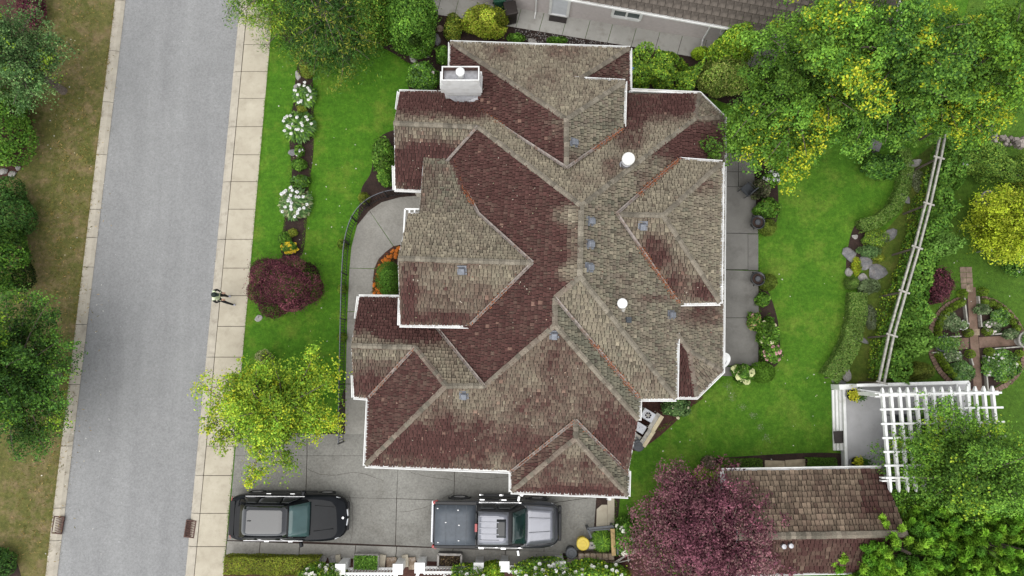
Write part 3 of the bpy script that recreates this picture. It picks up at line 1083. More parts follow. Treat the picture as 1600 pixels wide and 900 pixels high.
FACES = [                                                      # name, downhill direction, corners
    ('N', (0, 1), ['G1', 'H1', 'R1', 'HE', 'NE', 'NW']),
    ('E', (1, 0), ['R1', 'HE', 'NE3', 'SE1', 'O', 'Q', 'SS', 'R2']),
    ('NEo', (.707, .707), ['HE', 'NE', 'NE3']), ('SEo', (.707, -.707), ['O', 'SE1', 'O2']),
    ('So', (0, -1), ['Q', 'O', 'O2', 'Q2']),
    ('S', (0, -1), ['R2', 'SS', 'SW', 'J']),
    ('W', (-1, 0), ['H1', 'R1', 'R2', 'J', 'K', 'L', 'Vm', 'W4']),
    ('GE', (1, 0), ['J', 'SW', 'E1', 'K']),
    ('GS', (0, -1), ['A2', 'L', 'K', 'E1', 'E2', 'B5']),
    ('GW', (-1, 0), ['A1', 'A2', 'B5', 'B4']),
    ('SWN', (0, 1), ['G2', 'A1', 'A2', 'L', 'Vm', 'B1']),
    ('SWS', (0, -1), ['G2', 'A1', 'B4', 'B3']),
    ('FW', (-1, 0), ['F0', 'F1', 'F3', 'F2']), ('FS', (0, -1), ['F1', 'F4', 'F3']), ('FE', (1, 0), ['F0', 'F5', 'F4', 'F1']),
    ('TN', (0, 1), ['T1', 'T4', 'T8', 'T7g', 'T7', 'T2']), ('TW', (-1, 0), ['T1', 'T4', 'T5', 'T0']),
    ('TE', (1, 0), ['T4', 'T8', 'T9', 'T5']), ('TE2', (1, 0), ['T2', 'T7', 'T7b', 'T3']),
    ('DN', (0, 1), ['E0', 'D3', 'D2', 'D1']), ('DS', (0, -1), ['E0', 'D5', 'D4', 'D3']), ('DE', (1, 0), ['D3', 'D4', 'D2']),
    ('WS', (0, -1), ['G1', 'H1', 'W4', 'W2']),
    ('PN', (0, 1), ['P0', 'P1', 'P2', 'P3']), ('PN2', (0, 1), ['P8', 'P2', 'C1', 'C2']), ('PN3', (0, 1), ['C2', 'C1', 'P6', 'P7']),
    ('PS', (0, -1), ['P0', 'P5', 'P4', 'P1']),
]
W['T7b'] = U(907, 143, 4.40)
ROT = math.radians(2.0)
TAN = np.array((0.225, 0.196, 0.142))
DUN = np.array((0.135, 0.116, 0.092))
GRN = np.array((0.122, 0.118, 0.088))
RED = np.array((0.070, 0.034, 0.030))
PINK = np.array((0.27, 0.17, 0.13))
# wear of each slope: overall red staining, dark/green weathering, and blots (photo x, y, radius x, radius y, strength)
WEAR = {
    'N': (0.05, 0.0, [(650, 160, 90, 26, 1.0), (740, 172, 40, 18, .9), (1010, 165, 60, 32, .95), (1075, 165, 30, 25, .6), (985, 215, 22, 22, .8), (960, 262, 20, 12, .5), (930, 280, 40, 10, .3)]),
    'E': (0.08, 0.55, [(1095, 222, 42, 42, 1.0), (1050, 235, 40, 26, .7), (1000, 285, 20, 18, .3), (1092, 492, 34, 22, .6), (1010, 466, 34, 5, .55)]),
    'NEo': (0.25, 0.5, []), 'SEo': (0.2, 0.4, []), 'So': (1.0, 0.3, []),
    'S': (0.02, 0.25, [(1010, 590, 20, 20, .3)]),
    'W': (1.0, 0.2, [(893, 335, 22, 18, -.75), (893, 425, 18, 14, -.7), (898, 380, 9, 50, -.45)]),
    'GE': (0.0, 0.9, []),
    'GS': (0.58, 0.1, [(640, 700, 70, 40, .3), (780, 690, 160, 28, .35), (800, 560, 50, 40, -.25), (870, 560, 40, 30, .15), (960, 690, 40, 50, .35), (740, 622, 40, 20, -.3)]),
    'GW': (0.95, 0.15, [(680, 590, 20, 20, -.15)]),
    'SWN': (0.15, 0.0, [(590, 490, 60, 34, 1.0), (650, 515, 60, 26, .95), (720, 560, 22, 30, .3)]),
    'SWS': (0.55, 0.3, [(570, 600, 30, 20, .45), (590, 552, 50, 8, -.5)]),
    'FW': (0.85, 0.1, [(870, 700, 20, 20, -.2)]), 'FS': (0.68, 0.1, [(890, 765, 80, 10, .4), (899, 700, 20, 14, -.4)]), 'FE': (0.05, 0.8, []),
    'TN': (0.12, 0.0, [(780, 85, 40, 14, .3), (880, 80, 30, 14, .3), (850, 130, 30, 20, .2)]), 'TW': (1.0, 0.2, [(870, 200, 20, 14, -.2)]),
    'TE': (0.05, 0.6, [(900, 250, 20, 12, .3)]), 'TE2': (0.85, 0.5, []),
    'DN': (0.03, 0.05, []), 'DS': (0.2, 0.1, [(1020, 390, 26, 26, .75), (1070, 450, 40, 18, .6), (1045, 420, 22, 24, .5), (1110, 455, 20, 14, .6)]),
    'DE': (0.03, 0.35, [(1100, 292, 20, 12, .6)]),
    'WS': (0.2, 0.3, [(650, 262, 60, 36, 1.0), (690, 235, 50, 20, .6)]),
    'PN': (0.05, 0.1, []), 'PN2': (0.2, 0.55, [(660, 300, 15, 30, .3)]), 'PN3': (0.25, 0.6, [(660, 270, 20, 30, .2), (690, 250, 30, 10, -.3)]),
    'PS': (0.52, 0.1, [(640, 450, 14, 40, .6), (690, 495, 60, 12, .5), (700, 430, 80, 14, -.2), (780, 425, 30, 20, -.3)]),
}

house = thing('house', 'large two tone house under mossy red and tan cedar shake roofs with white gutters', 'house', (W['R1'].x, W['R1'].y, 0))


def inside(p, poly):
    c = False
    n = len(poly)
    for i in range(n):
        a, b = poly[i], poly[(i + 1) % n]
        if (a[1] > p[1]) != (b[1] > p[1]) and p[0] < (b[0] - a[0]) * (p[1] - a[1]) / (b[1] - a[1]) + a[0]:
            c = not c
    return c


def edge_dist(p, poly):
    best = 1e9
    for i in range(len(poly)):
        a, b = poly[i], poly[(i + 1) % len(poly)]
        dx, dy = b[0] - a[0], b[1] - a[1]
        t = max(0, min(1, ((p[0] - a[0]) * dx + (p[1] - a[1]) * dy) / (dx * dx + dy * dy + 1e-12)))
        best = min(best, math.hypot(p[0] - a[0] - t * dx, p[1] - a[1] - t * dy))
    return best


def clip_rect(poly, x0, x1, y0, y1):
    for ax, lim, sg in ((0, x0, 1), (0, x1, -1), (1, y0, 1), (1, y1, -1)):
        out = []
        for i in range(len(poly)):
            a, b = poly[i], poly[(i + 1) % len(poly)]
            da, db = (a[ax] - lim) * sg, (b[ax] - lim) * sg
            if da >= 0:
                out.append(a)
            if (da >= 0) != (db >= 0):
                t = da / (da - db)
                out.append((a[0] + (b[0] - a[0]) * t, a[1] + (b[1] - a[1]) * t))
        poly = out
        if len(poly) < 3:
            return []
    return poly


def face_frame(pts, dn):
    """centre, along-eave, downhill and normal of the best plane through pts"""
    A = np.array([tuple(p) for p in pts])
    c = A.mean(0)
    if len(pts) > 3:
        u_, s_, vt = np.linalg.svd(A - c)
        n = vt[2]
    else:
        n = np.cross(A[1] - A[0], A[2] - A[0])
    n = n / np.linalg.norm(n)
    if n[2] < 0:
        n = -n
    d = np.array((dn[0] * math.cos(ROT) + dn[1] * math.sin(ROT), -dn[0] * math.sin(ROT) + dn[1] * math.cos(ROT), 0))
    g = np.array((n[0], n[1], 0))                                # true downhill of the plane
    if np.linalg.norm(g) > 0.1:
        d = g / np.linalg.norm(g)
    v = d - n * d.dot(n)
    v /= np.linalg.norm(v)
    u = np.cross(v, n)
    return c, u, v, n


def shake_roof(pts, dn, mb, colour, expo=0.155, wid=(0.085, 0.19), lift=0.072, over=0.03):
    """split shingles laid in courses up one slope, each cut to the slope's outline"""
    c, u, v, n = face_frame(pts, dn)
    poly = [((np.array(p) - c).dot(u), (np.array(p) - c).dot(v)) for p in pts]
    vmax, vmin = max(p[1] for p in poly), min(p[1] for p in poly)
    umin, umax = min(p[0] for p in poly), max(p[0] for p in poly)
    vv = vmax
    while vv > vmin:
        uu = umin - rng.uniform(0, 0.2)
        v1, v0 = vv, vv - expo
        while uu < umax:
            wd = rng.uniform(*wid)
            u0, u1 = uu + 0.011, uu + wd - 0.011
            uu += wd
            j = rng.uniform(-0.016, 0.016)
            ctr = ((u0 + u1) / 2, (v0 + v1) / 2)
            near = edge_dist(ctr, poly) < 0.24
            ins = inside(ctr, poly)
            if not ins and not near:
                continue
            if near:
                q = clip_rect(poly, u0, u1, v0, v1 + (j if v1 < vmax - 0.05 else 0))
                if len(q) < 3:
                    continue
                ar = abs(sum(q[i][0] * q[(i + 1) % len(q)][1] - q[(i + 1) % len(q)][0] * q[i][1] for i in range(len(q)))) / 2
                if ar < 0.0012:
                    continue
            else:
                q = [(u0, v0), (u0, v1 + j), (u1, v1 + j), (u1, v0)]
            P = c + u * ctr[0] + v * ctr[1]
            col = colour(P, ctr)
            lf = lift * rng.uniform(0.7, 1.35)
            tl = rng.uniform(-0.006, 0.006)
            top, bot = [], []
            for a, b in q:
                h = 0.004 + lf * (b - v0) / expo + tl * (a - ctr[0]) / 0.1
                p = c + u * a + v * b
                top.append(p + n * max(0.002, h))
                bot.append(p - n * 0.004)
            k = len(q)
            s = sum(q[i][0] * q[(i + 1) % k][1] - q[(i + 1) % k][0] * q[i][1] for i in range(k))
            if s > 0:                                             # u x v points down the normal: keep faces outward
                top.reverse()
                bot.reverse()
            mb.mesh(top, [tuple(range(k))], tuple(col))
            mb.mesh(top + bot, [(i, k + i, k + (i + 1) % k, (i + 1) % k) for i in range(k)], tuple(np.array(col) * 0.2))   # weathered end grain, darkened further to paint shade lines between courses
        vv -= expo


def wear_colour(face):
    red, dark, blots = WEAR[face]

    ph = len(face) * 3.7 + ord(face[0])

    def f(P, uv):
        x, y = PX(P)
        # stains run down the slope in streaks
        n1 = 0.6 * mnoise.noise((uv[0] * 1.5 + ph, uv[1] * 0.30, 7)) + 0.6 * mnoise.noise((P[0] * 0.9, P[1] * 0.9, P[2] * 0.9 + 7))
        n2 = 0.7 * mnoise.noise((uv[0] * 4.2 + ph, uv[1] * 0.9, 3)) + 0.4 * mnoise.noise((P[0] * 3.1, P[1] * 3.1, P[2] * 3.1))
        r = red
        for bx_, by_, rx, ry, s in blots:
            q = ((x - bx_) / rx) ** 2 + ((y - by_) / ry) ** 2
            r += s * math.exp(-q * q * 0.7) if q < 6 else 0
        if 0.02 < r < 0.9:
            r += 0.42 * n1 * min(1, r * 3) + 0.22 * n2 + rng.normal(0, 0.10)
        elif r >= 0.9:
            r += 0.10 * n1 + rng.normal(0, 0.07)
        else:
            r += rng.normal(0, 0.05)
        r = min(1, max(0, r))
        g = min(1, max(0, dark * 0.75 + 0.5 * n2 * (0.3 + dark) + rng.normal(0.18, 0.15)))
        base = TAN * (1 - g) + (GRN if rng.random() < dark else DUN) * g
        if rng.random() < 0.06:
            base = base * 0.62
        if rng.random() < 0.05:
            base = base * 1.22
        c = base * (1 - r) + RED * r * rng.uniform(0.84, 1.17)
        if r > 0.3 and rng.random() < 0.006 + max(0, n1) * 0.025:
            c = c * 0.55 + PINK * 0.45
        return np.clip(c * rng.uniform(0.86, 1.14), 0.01, 0.6)
    return f


roof = None
mdeck = MB()
PL = {}
for name, dn, ids in FACES:
    pts = [W[i] for i in ids]
    c, u, v, n = face_frame(pts, dn)
    PL[name] = (c, n)
    fl = [Vector(c + u * (np.array(p) - c).dot(u) + v * (np.array(p) - c).dot(v)) for p in pts]
    nz = Vector(n)
    k = len(fl)
    top = [p - nz * 0.006 for p in fl]
    bot = [p - Vector((0, 0, 0.13)) for p in fl]
    mdeck.mesh(top + bot, [tuple(range(k)), tuple(range(2 * k - 1, k - 1, -1))] + [(i, (i + 1) % k, k + (i + 1) % k, k + i) for i in range(k)])
roof = mdeck.build('roof', MT['deckroof'], house, recalc=True)
for name, dn, ids in FACES:
    mb = MB()
    shake_roof([W[i] for i in ids], dn, mb, wear_colour(name))
    mb.build('shingles', MT['shingle'], roof, kind='stuff')


def on_face(name, px, py):
    c, n = PL[name]
    a, b = U(px, py, 0), U(px, py, 5)
    d = b - a
    t = (Vector(c) - a).dot(Vector(n)) / d.dot(Vector(n))
    return a + d * t


# pale lichen and fallen bits lying on the slopes
P, N, S, Cc = [], [], [], []
for fc_, cnt in (('W', 420), ('TW', 130), ('GW', 120), ('GS', 420), ('E', 220), ('N', 200), ('PS', 90), ('DS', 70), ('WS', 70), ('SWN', 110)):
    ids = [f_ for f_ in FACES if f_[0] == fc_][0][2]
    q_ = [RV[i][:2] for i in ids]
    x0_, x1_ = min(a for a, b in q_), max(a for a, b in q_)
    y0_, y1_ = min(b for a, b in q_), max(b for a, b in q_)
    for k in range(cnt):
        x, y = rng.uniform(x0_, x1_), rng.uniform(y0_, y1_)
        if not inside((x, y), q_) or mnoise.noise((x * .03, y * .03, 1)) + rng.normal(0, .3) < -.1:
            continue
        p_ = on_face(fc_, x, y) + Vector(PL[fc_][1]) * .085
        P.append(p_); N.append(np.array(PL[fc_][1]) + rng.normal(0, .2, 3)); S.append(rng.uniform(.03, .085))
        Cc.append(np.array([(.28, .20, .15), (.20, .18, .12), (.31, .27, .22), (.16, .08, .06)][rng.integers(0, 4)]) * rng.uniform(.7, 1.2))
leaf_mesh('lichen', P, N, S, Cc, MT['litter'], roof, aspect=.7, kind='stuff')


# ridge and hip caps: pairs of bent shingles lapped along each ridge
def caps(a, b, red=0.1, wd=0.15, lap=0.19, pal_=None):
    a, b = Vector(a), Vector(b)
    if b.z > a.z:
        a, b = b, a                                             # laid from the foot up: each laps the one below
    d = b - a
    L = d.length
    d.normalize()
    s = d.cross(Vector((0, 0, 1))).normalized()
    mb = MB()
    k = 0.0
    while k < L:
        e = min(L + 0.02, k + lap + 0.05)
        j = rng.uniform(-0.01, 0.01)
        p0, p1 = a + d * k, a + d * e
        base = np.array((0.185, 0.164, 0.130)) * rng.uniform(0.72, 1.22)
        c = tuple(base * (1 - red) + RED * 1.4 * red * rng.uniform(0.7, 1.4)) if rng.random() < 0.75 else tuple(base * 0.75)
        h0, h1 = 0.085, 0.115
        dz = wd * CAPDROP
        t0 = [p0 + s * (-wd + j) + Vector((0, 0, h0 - dz)), p0 + Vector((0, 0, h0)), p0 + s * (wd + j) + Vector((0, 0, h0 - dz))]
        t1 = [p1 + s * (-wd + j) + Vector((0, 0, h1 - dz)), p1 + Vector((0, 0, h1)), p1 + s * (wd + j) + Vector((0, 0, h1 - dz))]
        lo = Vector((0, 0, 0.09))
        mb.mesh(t0 + t1 + [p - lo for p in t0] + [p - lo for p in t1],
                [(0, 1, 4, 3), (1, 2, 5, 4), (3, 4, 10, 9), (4, 5, 11, 10), (0, 3, 9, 6), (2, 8, 11, 5)], c)
        k += lap
    mb.build('ridge_cap', MT['shingle'], roof, kind='stuff')


CAPDROP = 0.5
for a, b, r in [('R1', 'R2', 0), ('R1', 'H1', .05), ('H1', 'G1', 0), ('R1', 'HE', 0), ('HE', 'NE', .2), ('HE', 'NE3', .2), ('R2', 'SS', 0), ('R2', 'J', .25),
                ('J', 'K', .1), ('K', 'L', .2), ('K', 'E1', .05), ('L', 'A2', 0), ('A2', 'A1', .3), ('A2', 'B5', .25), ('A1', 'G2', 0), ('T1', 'T4', .1),
                ('T2', 'T7', .1), ('T8', 'T4', 0), ('T4', 'T5', .1), ('E0', 'D3', 0), ('D3', 'D2', .05), ('D3', 'D4', .05), ('Q', 'O', .1), ('O', 'SE1', .1),
                ('O', 'O2', .3), ('P0', 'P1', 0), ('F0', 'F1', .1), ('F1', 'F3', .25), ('F1', 'F4', .15)]:
    caps(W[a], W[b], r, wd=0.095 if (a, b) != ('A2', 'A1') else 0.1)


# open valleys: a metal strip and what has washed into it
def valley(ids, litter=0.0, span=(0, 1), wd=0.06):
    pts = [Vector(W[i]) if isinstance(i, str) else i for i in ids]
    mb = MB()
    for a, b in zip(pts[:-1], pts[1:]):
        d = (b - a).normalized()
        s = d.cross(Vector((0, 0, 1))).normalized()
        up = Vector((0, 0, 0.075))
        mb.mesh([a - s * wd + up * 2.2, a + up, a + s * wd + up * 2.2, b - s * wd + up * 2.2, b + up, b + s * wd + up * 2.2], [(0, 1, 4, 3), (1, 2, 5, 4)])
    mb.build('valley_flashing', MT['flash'], roof)
    if litter:
        Ls = sum((b - a).length for a, b in zip(pts[:-1], pts[1:]))
        P, N, S, Cc = [], [], [], []
        for k in range(int(170 * litter * Ls)):
            t = rng.uniform(*span) * (len(pts) - 1)
            i = min(len(pts) - 2, int(t))
            p = pts[i].lerp(pts[i + 1], t - i)
            x = rng.normal(0, 0.055)
            P.append((p.x + x, p.y + rng.normal(0, 0.05), p.z + 0.115 + abs(x) * 0.5))
            N.append((rng.normal(0, .4), rng.normal(0, .4), 1))
            S.append(rng.uniform(0.04, 0.09))
            Cc.append(np.array((0.30, 0.105, 0.045)) * rng.uniform(0.5, 1.3))
        leaf_mesh('leaf_litter', P, N, S, Cc, MT['litter'], roof, aspect=0.35, kind='stuff')


valley(['T5', 'T0'], .5, (.5, 1)); valley(['T5', 'T9'], .45, (.45, 1)); valley(['J', 'SW'], .4, (.4, 1)); valley(['L', 'Vm']); valley(['A1', 'B4'], .2)
valley(['F0', 'F2'], .25); valley(['F0', 'F5'], .12); valley(['E0', 'D1'], .55, (.3, 1)); valley(['E0', 'D5'], .6, (.35, 1)); valley(['P1', 'P2', 'C1', 'P6'], .5, (.45, 1))
valley(['P1', 'P4'], .25, (.3, 1)); valley(['H1', 'W4'])


# gutters
def gutter(a, b, z=None, hang=True, parent=None, mat='gutter', ext=0.0):
    a, b = Vector(a), Vector(b)
    cen = Vector((house.location.x, house.location.y, 0)) if GCEN is None else GCEN
    d = (b - a)
    L = d.length
    d.normalize()
    n = Vector((d.y, -d.x, 0)).normalized()
    mid = (a + b) / 2
    if GIN is not None:
        if n.dot(Vector((GIN[0], GIN[1], 0))) < 0:
            n = -n
    elif n.dot(Vector((mid.x - cen.x, mid.y - cen.y, 0))) < 0:
        n = -n
    a = a - d * ext
    b = b + d * ext
    dz = Vector((0, 0, -0.035))
    mb = MB()
    mb.beam(a + n * 0.012 + Vector((0, 0, -0.12)), b + n * 0.012 + Vector((0, 0, -0.12)), 0.022, 0.19)
    mb.beam(a + n * 0.067 + Vector((0, 0, -0.118)), b + n * 0.067 + Vector((0, 0, -0.118)), 0.088, 0.016)
    mb.beam(a + n * 0.118 + dz + Vector((0, 0, -0.035)), b + n * 0.118 + dz + Vector((0, 0, -0.035)), 0.026, 0.10)
    g = mb.build('gutter', MT[mat], parent or house)
    if hang:
        hb = MB()
        k = 0.45
        while k < L - 0.2:
            p = a + d * k
            hb.beam(p - n * 0.03 + Vector((0, 0, 0.022)), p + n * 0.13 + Vector((0, 0, 0.0)), 0.03, 0.012)
            k += rng.uniform(0.75, 1.0)
        if hb.f:
            hb.build('gutter_hanger', MT[mat], g, kind='stuff')
    return g


GCEN = None
for a, b, out, hang in [('NW', 'T0', (0, 1), 0), ('T1', 'T0', (-1, 0), 0), ('T1', 'T2', (0, 1), 0), ('T2', 'T3', (1, 0), 0), ('T3n', 'NE', (0, 1), 0), ('NE', 'NE3', (1, 1), 0),
                        ('NE3', 'SE1', (1, 0), 0), ('SE1', 'O2', (1, -1), 0), ('O2', 'Q2', (0, -1), 0), ('SW', 'SS', (0, -1), 1), ('Q', 'SS', (1, 0), 1),
                        ('SW', 'E1', (1, 0), 1), ('B3', 'B4', (0, -1), 0), ('B4', 'B5', (-1, 0), 0), ('B5', 'F2', (0, -1), 0), ('F2', 'F3', (-1, 0), 0),
                        ('F3', 'F4', (0, -1), 0), ('F5', 'F4', (1, 0), 0), ('B1', 'Vm', (0, 1), 0), ('D1', 'D2', (0, 1), 1), ('D2', 'D4', (1, 0), 1), ('D5', 'D4', (0, -1), 1),
                        ('T7g', 'T8', (0, 1), 1), ('T8', 'T9', (1, 0), 1), ('P7', 'P6', (0, 1), 1), ('P5', 'P4', (0, -1), 1), ('W2', 'W4', (0, -1), 0),
                        ('NW', 'NWr', (-1, 0), 0), ('W2', 'W2r', (-1, 0), 0), ('B1', 'B1r', (-1, 0), 0), ('B3', 'B3r', (-1, 0), 0), ('P5', 'P5r', (-1, 0), 1)]:
    GIN = out
    W.setdefault('T3n', Vector(W['T3']))
    W.setdefault('NWr', U(622, 168, RV['NW'][2])); W.setdefault('W2r', U(617, 260, RV['W2'][2]))
    W.setdefault('B1r', U(558, 496, RV['B1'][2])); W.setdefault('B3r', U(553, 588, RV['B3'][2]))
    W.setdefault('P5r', U(627, 467, RV['P5'][2]))
    gutter(W[a], W[b], hang=bool(hang), ext=0.05)
for a, b in (((633, 327), (658, 327)), ((633, 327), (631, 364)), ((640, 334), (656, 334)), ((640, 328), (640, 334)), ((648, 328), (648, 334))):
    mb = MB(); mb.beam(U(*a, 4.3), U(*b, 4.3), .06, .1); mb.build('porch_gutter', MT['gutter'], house)
# barge boards up the gable ends
for chain in (['NW', 'G1', 'W2'], ['B1', 'G2', 'B3'], ['P3', 'P0', 'P5'], ['E1', 'E2'], ['P8', 'C2', 'P7']):
    mb = MB()
    for a, b in zip(chain[:-1], chain[1:]):
        mb.beam(W[a] + Vector((0, 0, -0.13)), W[b] + Vector((0, 0, -0.13)), 0.03, 0.2)
    mb.build('barge_board', MT['white'], house)


# walls under the eaves
def inset(pts, d):
    n = len(pts)
    A = sum(pts[i].x * pts[(i + 1) % n].y - pts[(i + 1) % n].x * pts[i].y for i in range(n))
    sg = 1 if A > 0 else -1
    out = []
    for i in range(n):
        a, b, c = pts[i - 1], pts[i], pts[(i + 1) % n]
        e1, e2 = (b - a), (c - b)
        n1, n2 = Vector((-e1.y, e1.x)).normalized() * sg, Vector((-e2.y, e2.x)).normalized() * sg
        mvec = n1 + n2
        q = mvec.length_squared
        if q < 0.05:
            out.append(Vector((b.x, b.y)) + n1 * d)
        else:
            out.append(Vector((b.x, b.y)) + mvec * (2 * d / q))
    return out


ring = ['NW', 'T0', 'T1', 'T2', 'T3', 'NE', 'NE3', 'SE1', 'O2', 'Q2', 'q3', 'sw0', 'e0', 'F4', 'F3', 'F2', 'B5', 'B4', 'B3', 'B1', 'Vm', 'v2', 'v3', 'W4', 'W2']
W['q3'] = U(1055, 615, 3.0); W['sw0'] = U(998, 615, 3.0); W['e0'] = U(985, 660, 3.0); W['v2'] = U(730, 466, 3.0); W['v3'] = U(730, 296, 3.0)
wp = inset([Vector((W[i].x, W[i].y)) for i in ring], 0.45)
mb = MB()
mb.slab(wp, -0.1, 3.2)
wall = mb.build('wall', MT['stucco'], house)
for ids, zt in ((['D1', 'D2', 'D4', 'D5'], 4.72), (['T7g', 'T8', 'T9', 'T5'], 4.75), (['Q', 'SS', 'SW', 'sx'], 4.75), (['pa', 'pq', 'pz', 'pr'], 3.6)):
    W['sx'] = U(985, 540, 4.6); W['pq'] = U(664, 262, 4.0); W['pr'] = U(650, 500, 3.6); W['pz'] = U(725, 490, 3.6); W['pa'] = U(722, 330, 3.6); W['pq'] = U(672, 330, 3.6)
    mb = MB()
    mb.slab(inset([Vector((W[i].x, W[i].y)) for i in ids], 0.28), 2.9, zt)
    mb.build('wall', MT['stucco'], house)


def opening(a, b, t0, t1, z0, z1, kind='window'):
    """a window or door on the wall from a to b"""
    a, b = Vector((a.x, a.y, 0)), Vector((b.x, b.y, 0))
    d = (b - a).normalized()
    n = Vector((d.y, -d.x, 0))
    p, q = a.lerp(b, t0), a.lerp(b, t1)
    if inside((((p + q) / 2 + n * 0.2).x, ((p + q) / 2 + n * 0.2).y), [(k.x, k.y) for k in wp]):
        n = -n
    f = MB()
    zc, hz = (z0 + z1) / 2, (z1 - z0)
    for r in (p, q):
        f.beam(r + n * 0.03 + Vector((0, 0, z0)), r + n * 0.03 + Vector((0, 0, z1)), 0.1, 0.08, up=n)
    f.beam(p + n * 0.03 + Vector((0, 0, z1 + 0.04)), q + n * 0.03 + Vector((0, 0, z1 + 0.04)), 0.08, 0.1)
    f.beam(p + n * 0.04 + Vector((0, 0, z0 - 0.03)), q + n * 0.04 + Vector((0, 0, z0 - 0.03)), 0.11, 0.06)
    o = f.build(kind, MT['white'], house)
    g = MB()
    if kind == 'window':
        g.beam(p + n * 0.012 + Vector((0, 0, zc)), q + n * 0.012 + Vector((0, 0, zc)), 0.016, hz)
        g.build('pane', MT['winglass'], o)
    else:
        rows = 4 if kind == 'garage_door' else 2
        for k in range(rows):
            zz = z0 + hz * (k + 0.5) / rows
            g = MB()
            g.beam(p + n * 0.016 + Vector((0, 0, zz)), q + n * 0.016 + Vector((0, 0, zz)), 0.024, hz / rows - 0.03)
            g.build('door_panel', MT['doorwhite'], o)


R_ = {k: wp[i] for i, k in enumerate(ring)}
opening(R_['B5'], R_['F2'], .08, .45, 0.05, 2.3, 'garage_door'); opening(R_['B5'], R_['F2'], .55, .92, 0.05, 2.3, 'garage_door')
opening(R_['F3'], R_['F4'], .2, .8, 0.05, 2.3, 'garage_door')
for a, b, t in (('NE3', 'SE1', .1), ('NE3', 'SE1', .5), ('NE3', 'SE1', .75)):
    opening(R_[a], R_[b], t, t + .13, 0.5, 2.3)
opening(R_['NE3'], R_['SE1'], .3, .4, 0.16, 2.3, 'patio_door')
for a, b in (('NE', 'NE3'), ('SE1', 'O2'), ('T2', 'T3'), ('T1', 'T0'), ('W2', 'NW'), ('B3', 'B1'), ('B4', 'B5'), ('e0', 'F4')):
    opening(R_[a], R_[b], .3, .7, 0.8, 2.2)
for t in (.1, .4, .7):
    opening(R_['T1'], R_['T2'], t, t + .17, 0.9, 2.2)
    opening(R_['T3'], R_['NE'], t, t + .2, 0.9, 2.2)
opening(R_['v2'], R_['v3'], .4, .6, 0.05, 2.3, 'front_door')
for py in (318, 350):
    p = U(684, py + 20, 0)
    mb = MB()
    mb.lathe([(0.2, 0), (0.2, 0.15), (0.15, 0.2), (0.13, 3.6), (0.19, 3.68), (0.19, 3.9)], (p.x, p.y, 0), 14)
    mb.build('porch_column', MT['white'], house)

# chimney: a clad box at the north eave with a sunken cap
A_ = U(697, 156, 3.5); B_ = U(753, 155, 3.5)
cw = (B_ - A_).length
cy0 = A_.y
cx = (A_.x + B_.x) / 2
zt = 5.5
nrim = U(720, 104, zt).y
dpt = nrim - cy0
mb = MB()
mb.box((cx, cy0 + dpt / 2, 2.4), (cw, dpt, 4.8))
ch = mb.build('chimney', MT['clad'], house)
mb = MB()
mb.box((cx - 0.02, cy0 + dpt / 2 - 0.02, 4.42), (cw + 0.06, dpt + 0.09, 0.05))
mb.box((cx - 0.02, cy0 + dpt / 2 - 0.03, 4.72), (cw + 0.16, dpt + 0.14, 0.5))
mb.build('chimney_band', MT['clad'], ch)
mb = MB()
zr = zt + 0.33
ys_, nrim2 = U(720, 125, zr).y, U(720, 104, zr).y
xl_, xr_ = U(691, 112, zr).x, U(748, 112, zr).x
cx2, tw = (xl_ + xr_) / 2, xr_ - xl_
ty, td = (ys_ + nrim2) / 2, nrim2 - ys_
yb_ = U(720, 139, 4.97).y
mb.mesh([(cx - cw / 2 - .10, yb_, 4.97), (cx + cw / 2 + .06, yb_, 4.97), (cx + cw / 2 + .10, nrim2 - .02, 4.97), (cx - cw / 2 - .06, nrim2 - .02, 4.97),
         (xl_, ys_, zt), (xr_, ys_, zt), (xr_, nrim2, zt), (xl_, nrim2, zt)],
        [(0, 1, 5, 4), (1, 2, 6, 5), (2, 3, 7, 6), (3, 0, 4, 7), (3, 2, 1, 0)])
mb.build('chimney_hood', MT['clad'], ch, recalc=True)
mb = MB()
for sx in (-1, 1):
    mb.box((cx2 + sx * tw / 2, ty, zt + 0.16), (0.045, td + 0.045, 0.34))
for sy in (-1, 1):
    mb.box((cx2, ty + sy * td / 2, zt + 0.16), (tw - 0.05, 0.045, 0.34))
mb.build('chimney_rim', MT['clad'], ch)
mb = MB()
mb.box((cx2, ty + td / 2 - .03, zt + 0.15), (tw - .07, .012, .30))
for sx in (-1, 1):
    mb.box((cx2 + sx * (tw / 2 - .03), ty, zt + 0.15), (.012, td - .08, .30))
mb.build('chimney_liner', MT['rust'], ch)
mb = MB()
mb.box((cx2, ty, zt + 0.02), (tw - 0.06, td - 0.06, 0.05))
mb.build('chimney_cap', MT['steel'], ch)
mb = MB()
mb.lathe([(0.11, zt), (0.11, zt + 0.42), (0.17, zt + 0.43), (0.17, zt + 0.50), (0.12, zt + 0.56), (0.0, zt + 0.57)], (cx2, ty, 0), 16)
mb.build('flue', MT['white'], ch, smooth=False)
mb = MB()
mb.mesh([(cx - .7, cy0 - 0.02, 3.95), (cx + .75, cy0 - .02, 3.95), (cx + .78, cy0 - .30, 3.72), (cx - .2, cy0 - .26, 3.70)], [(3, 2, 1, 0)])
mb.build('chimney_flashing', MT['steel'], ch)

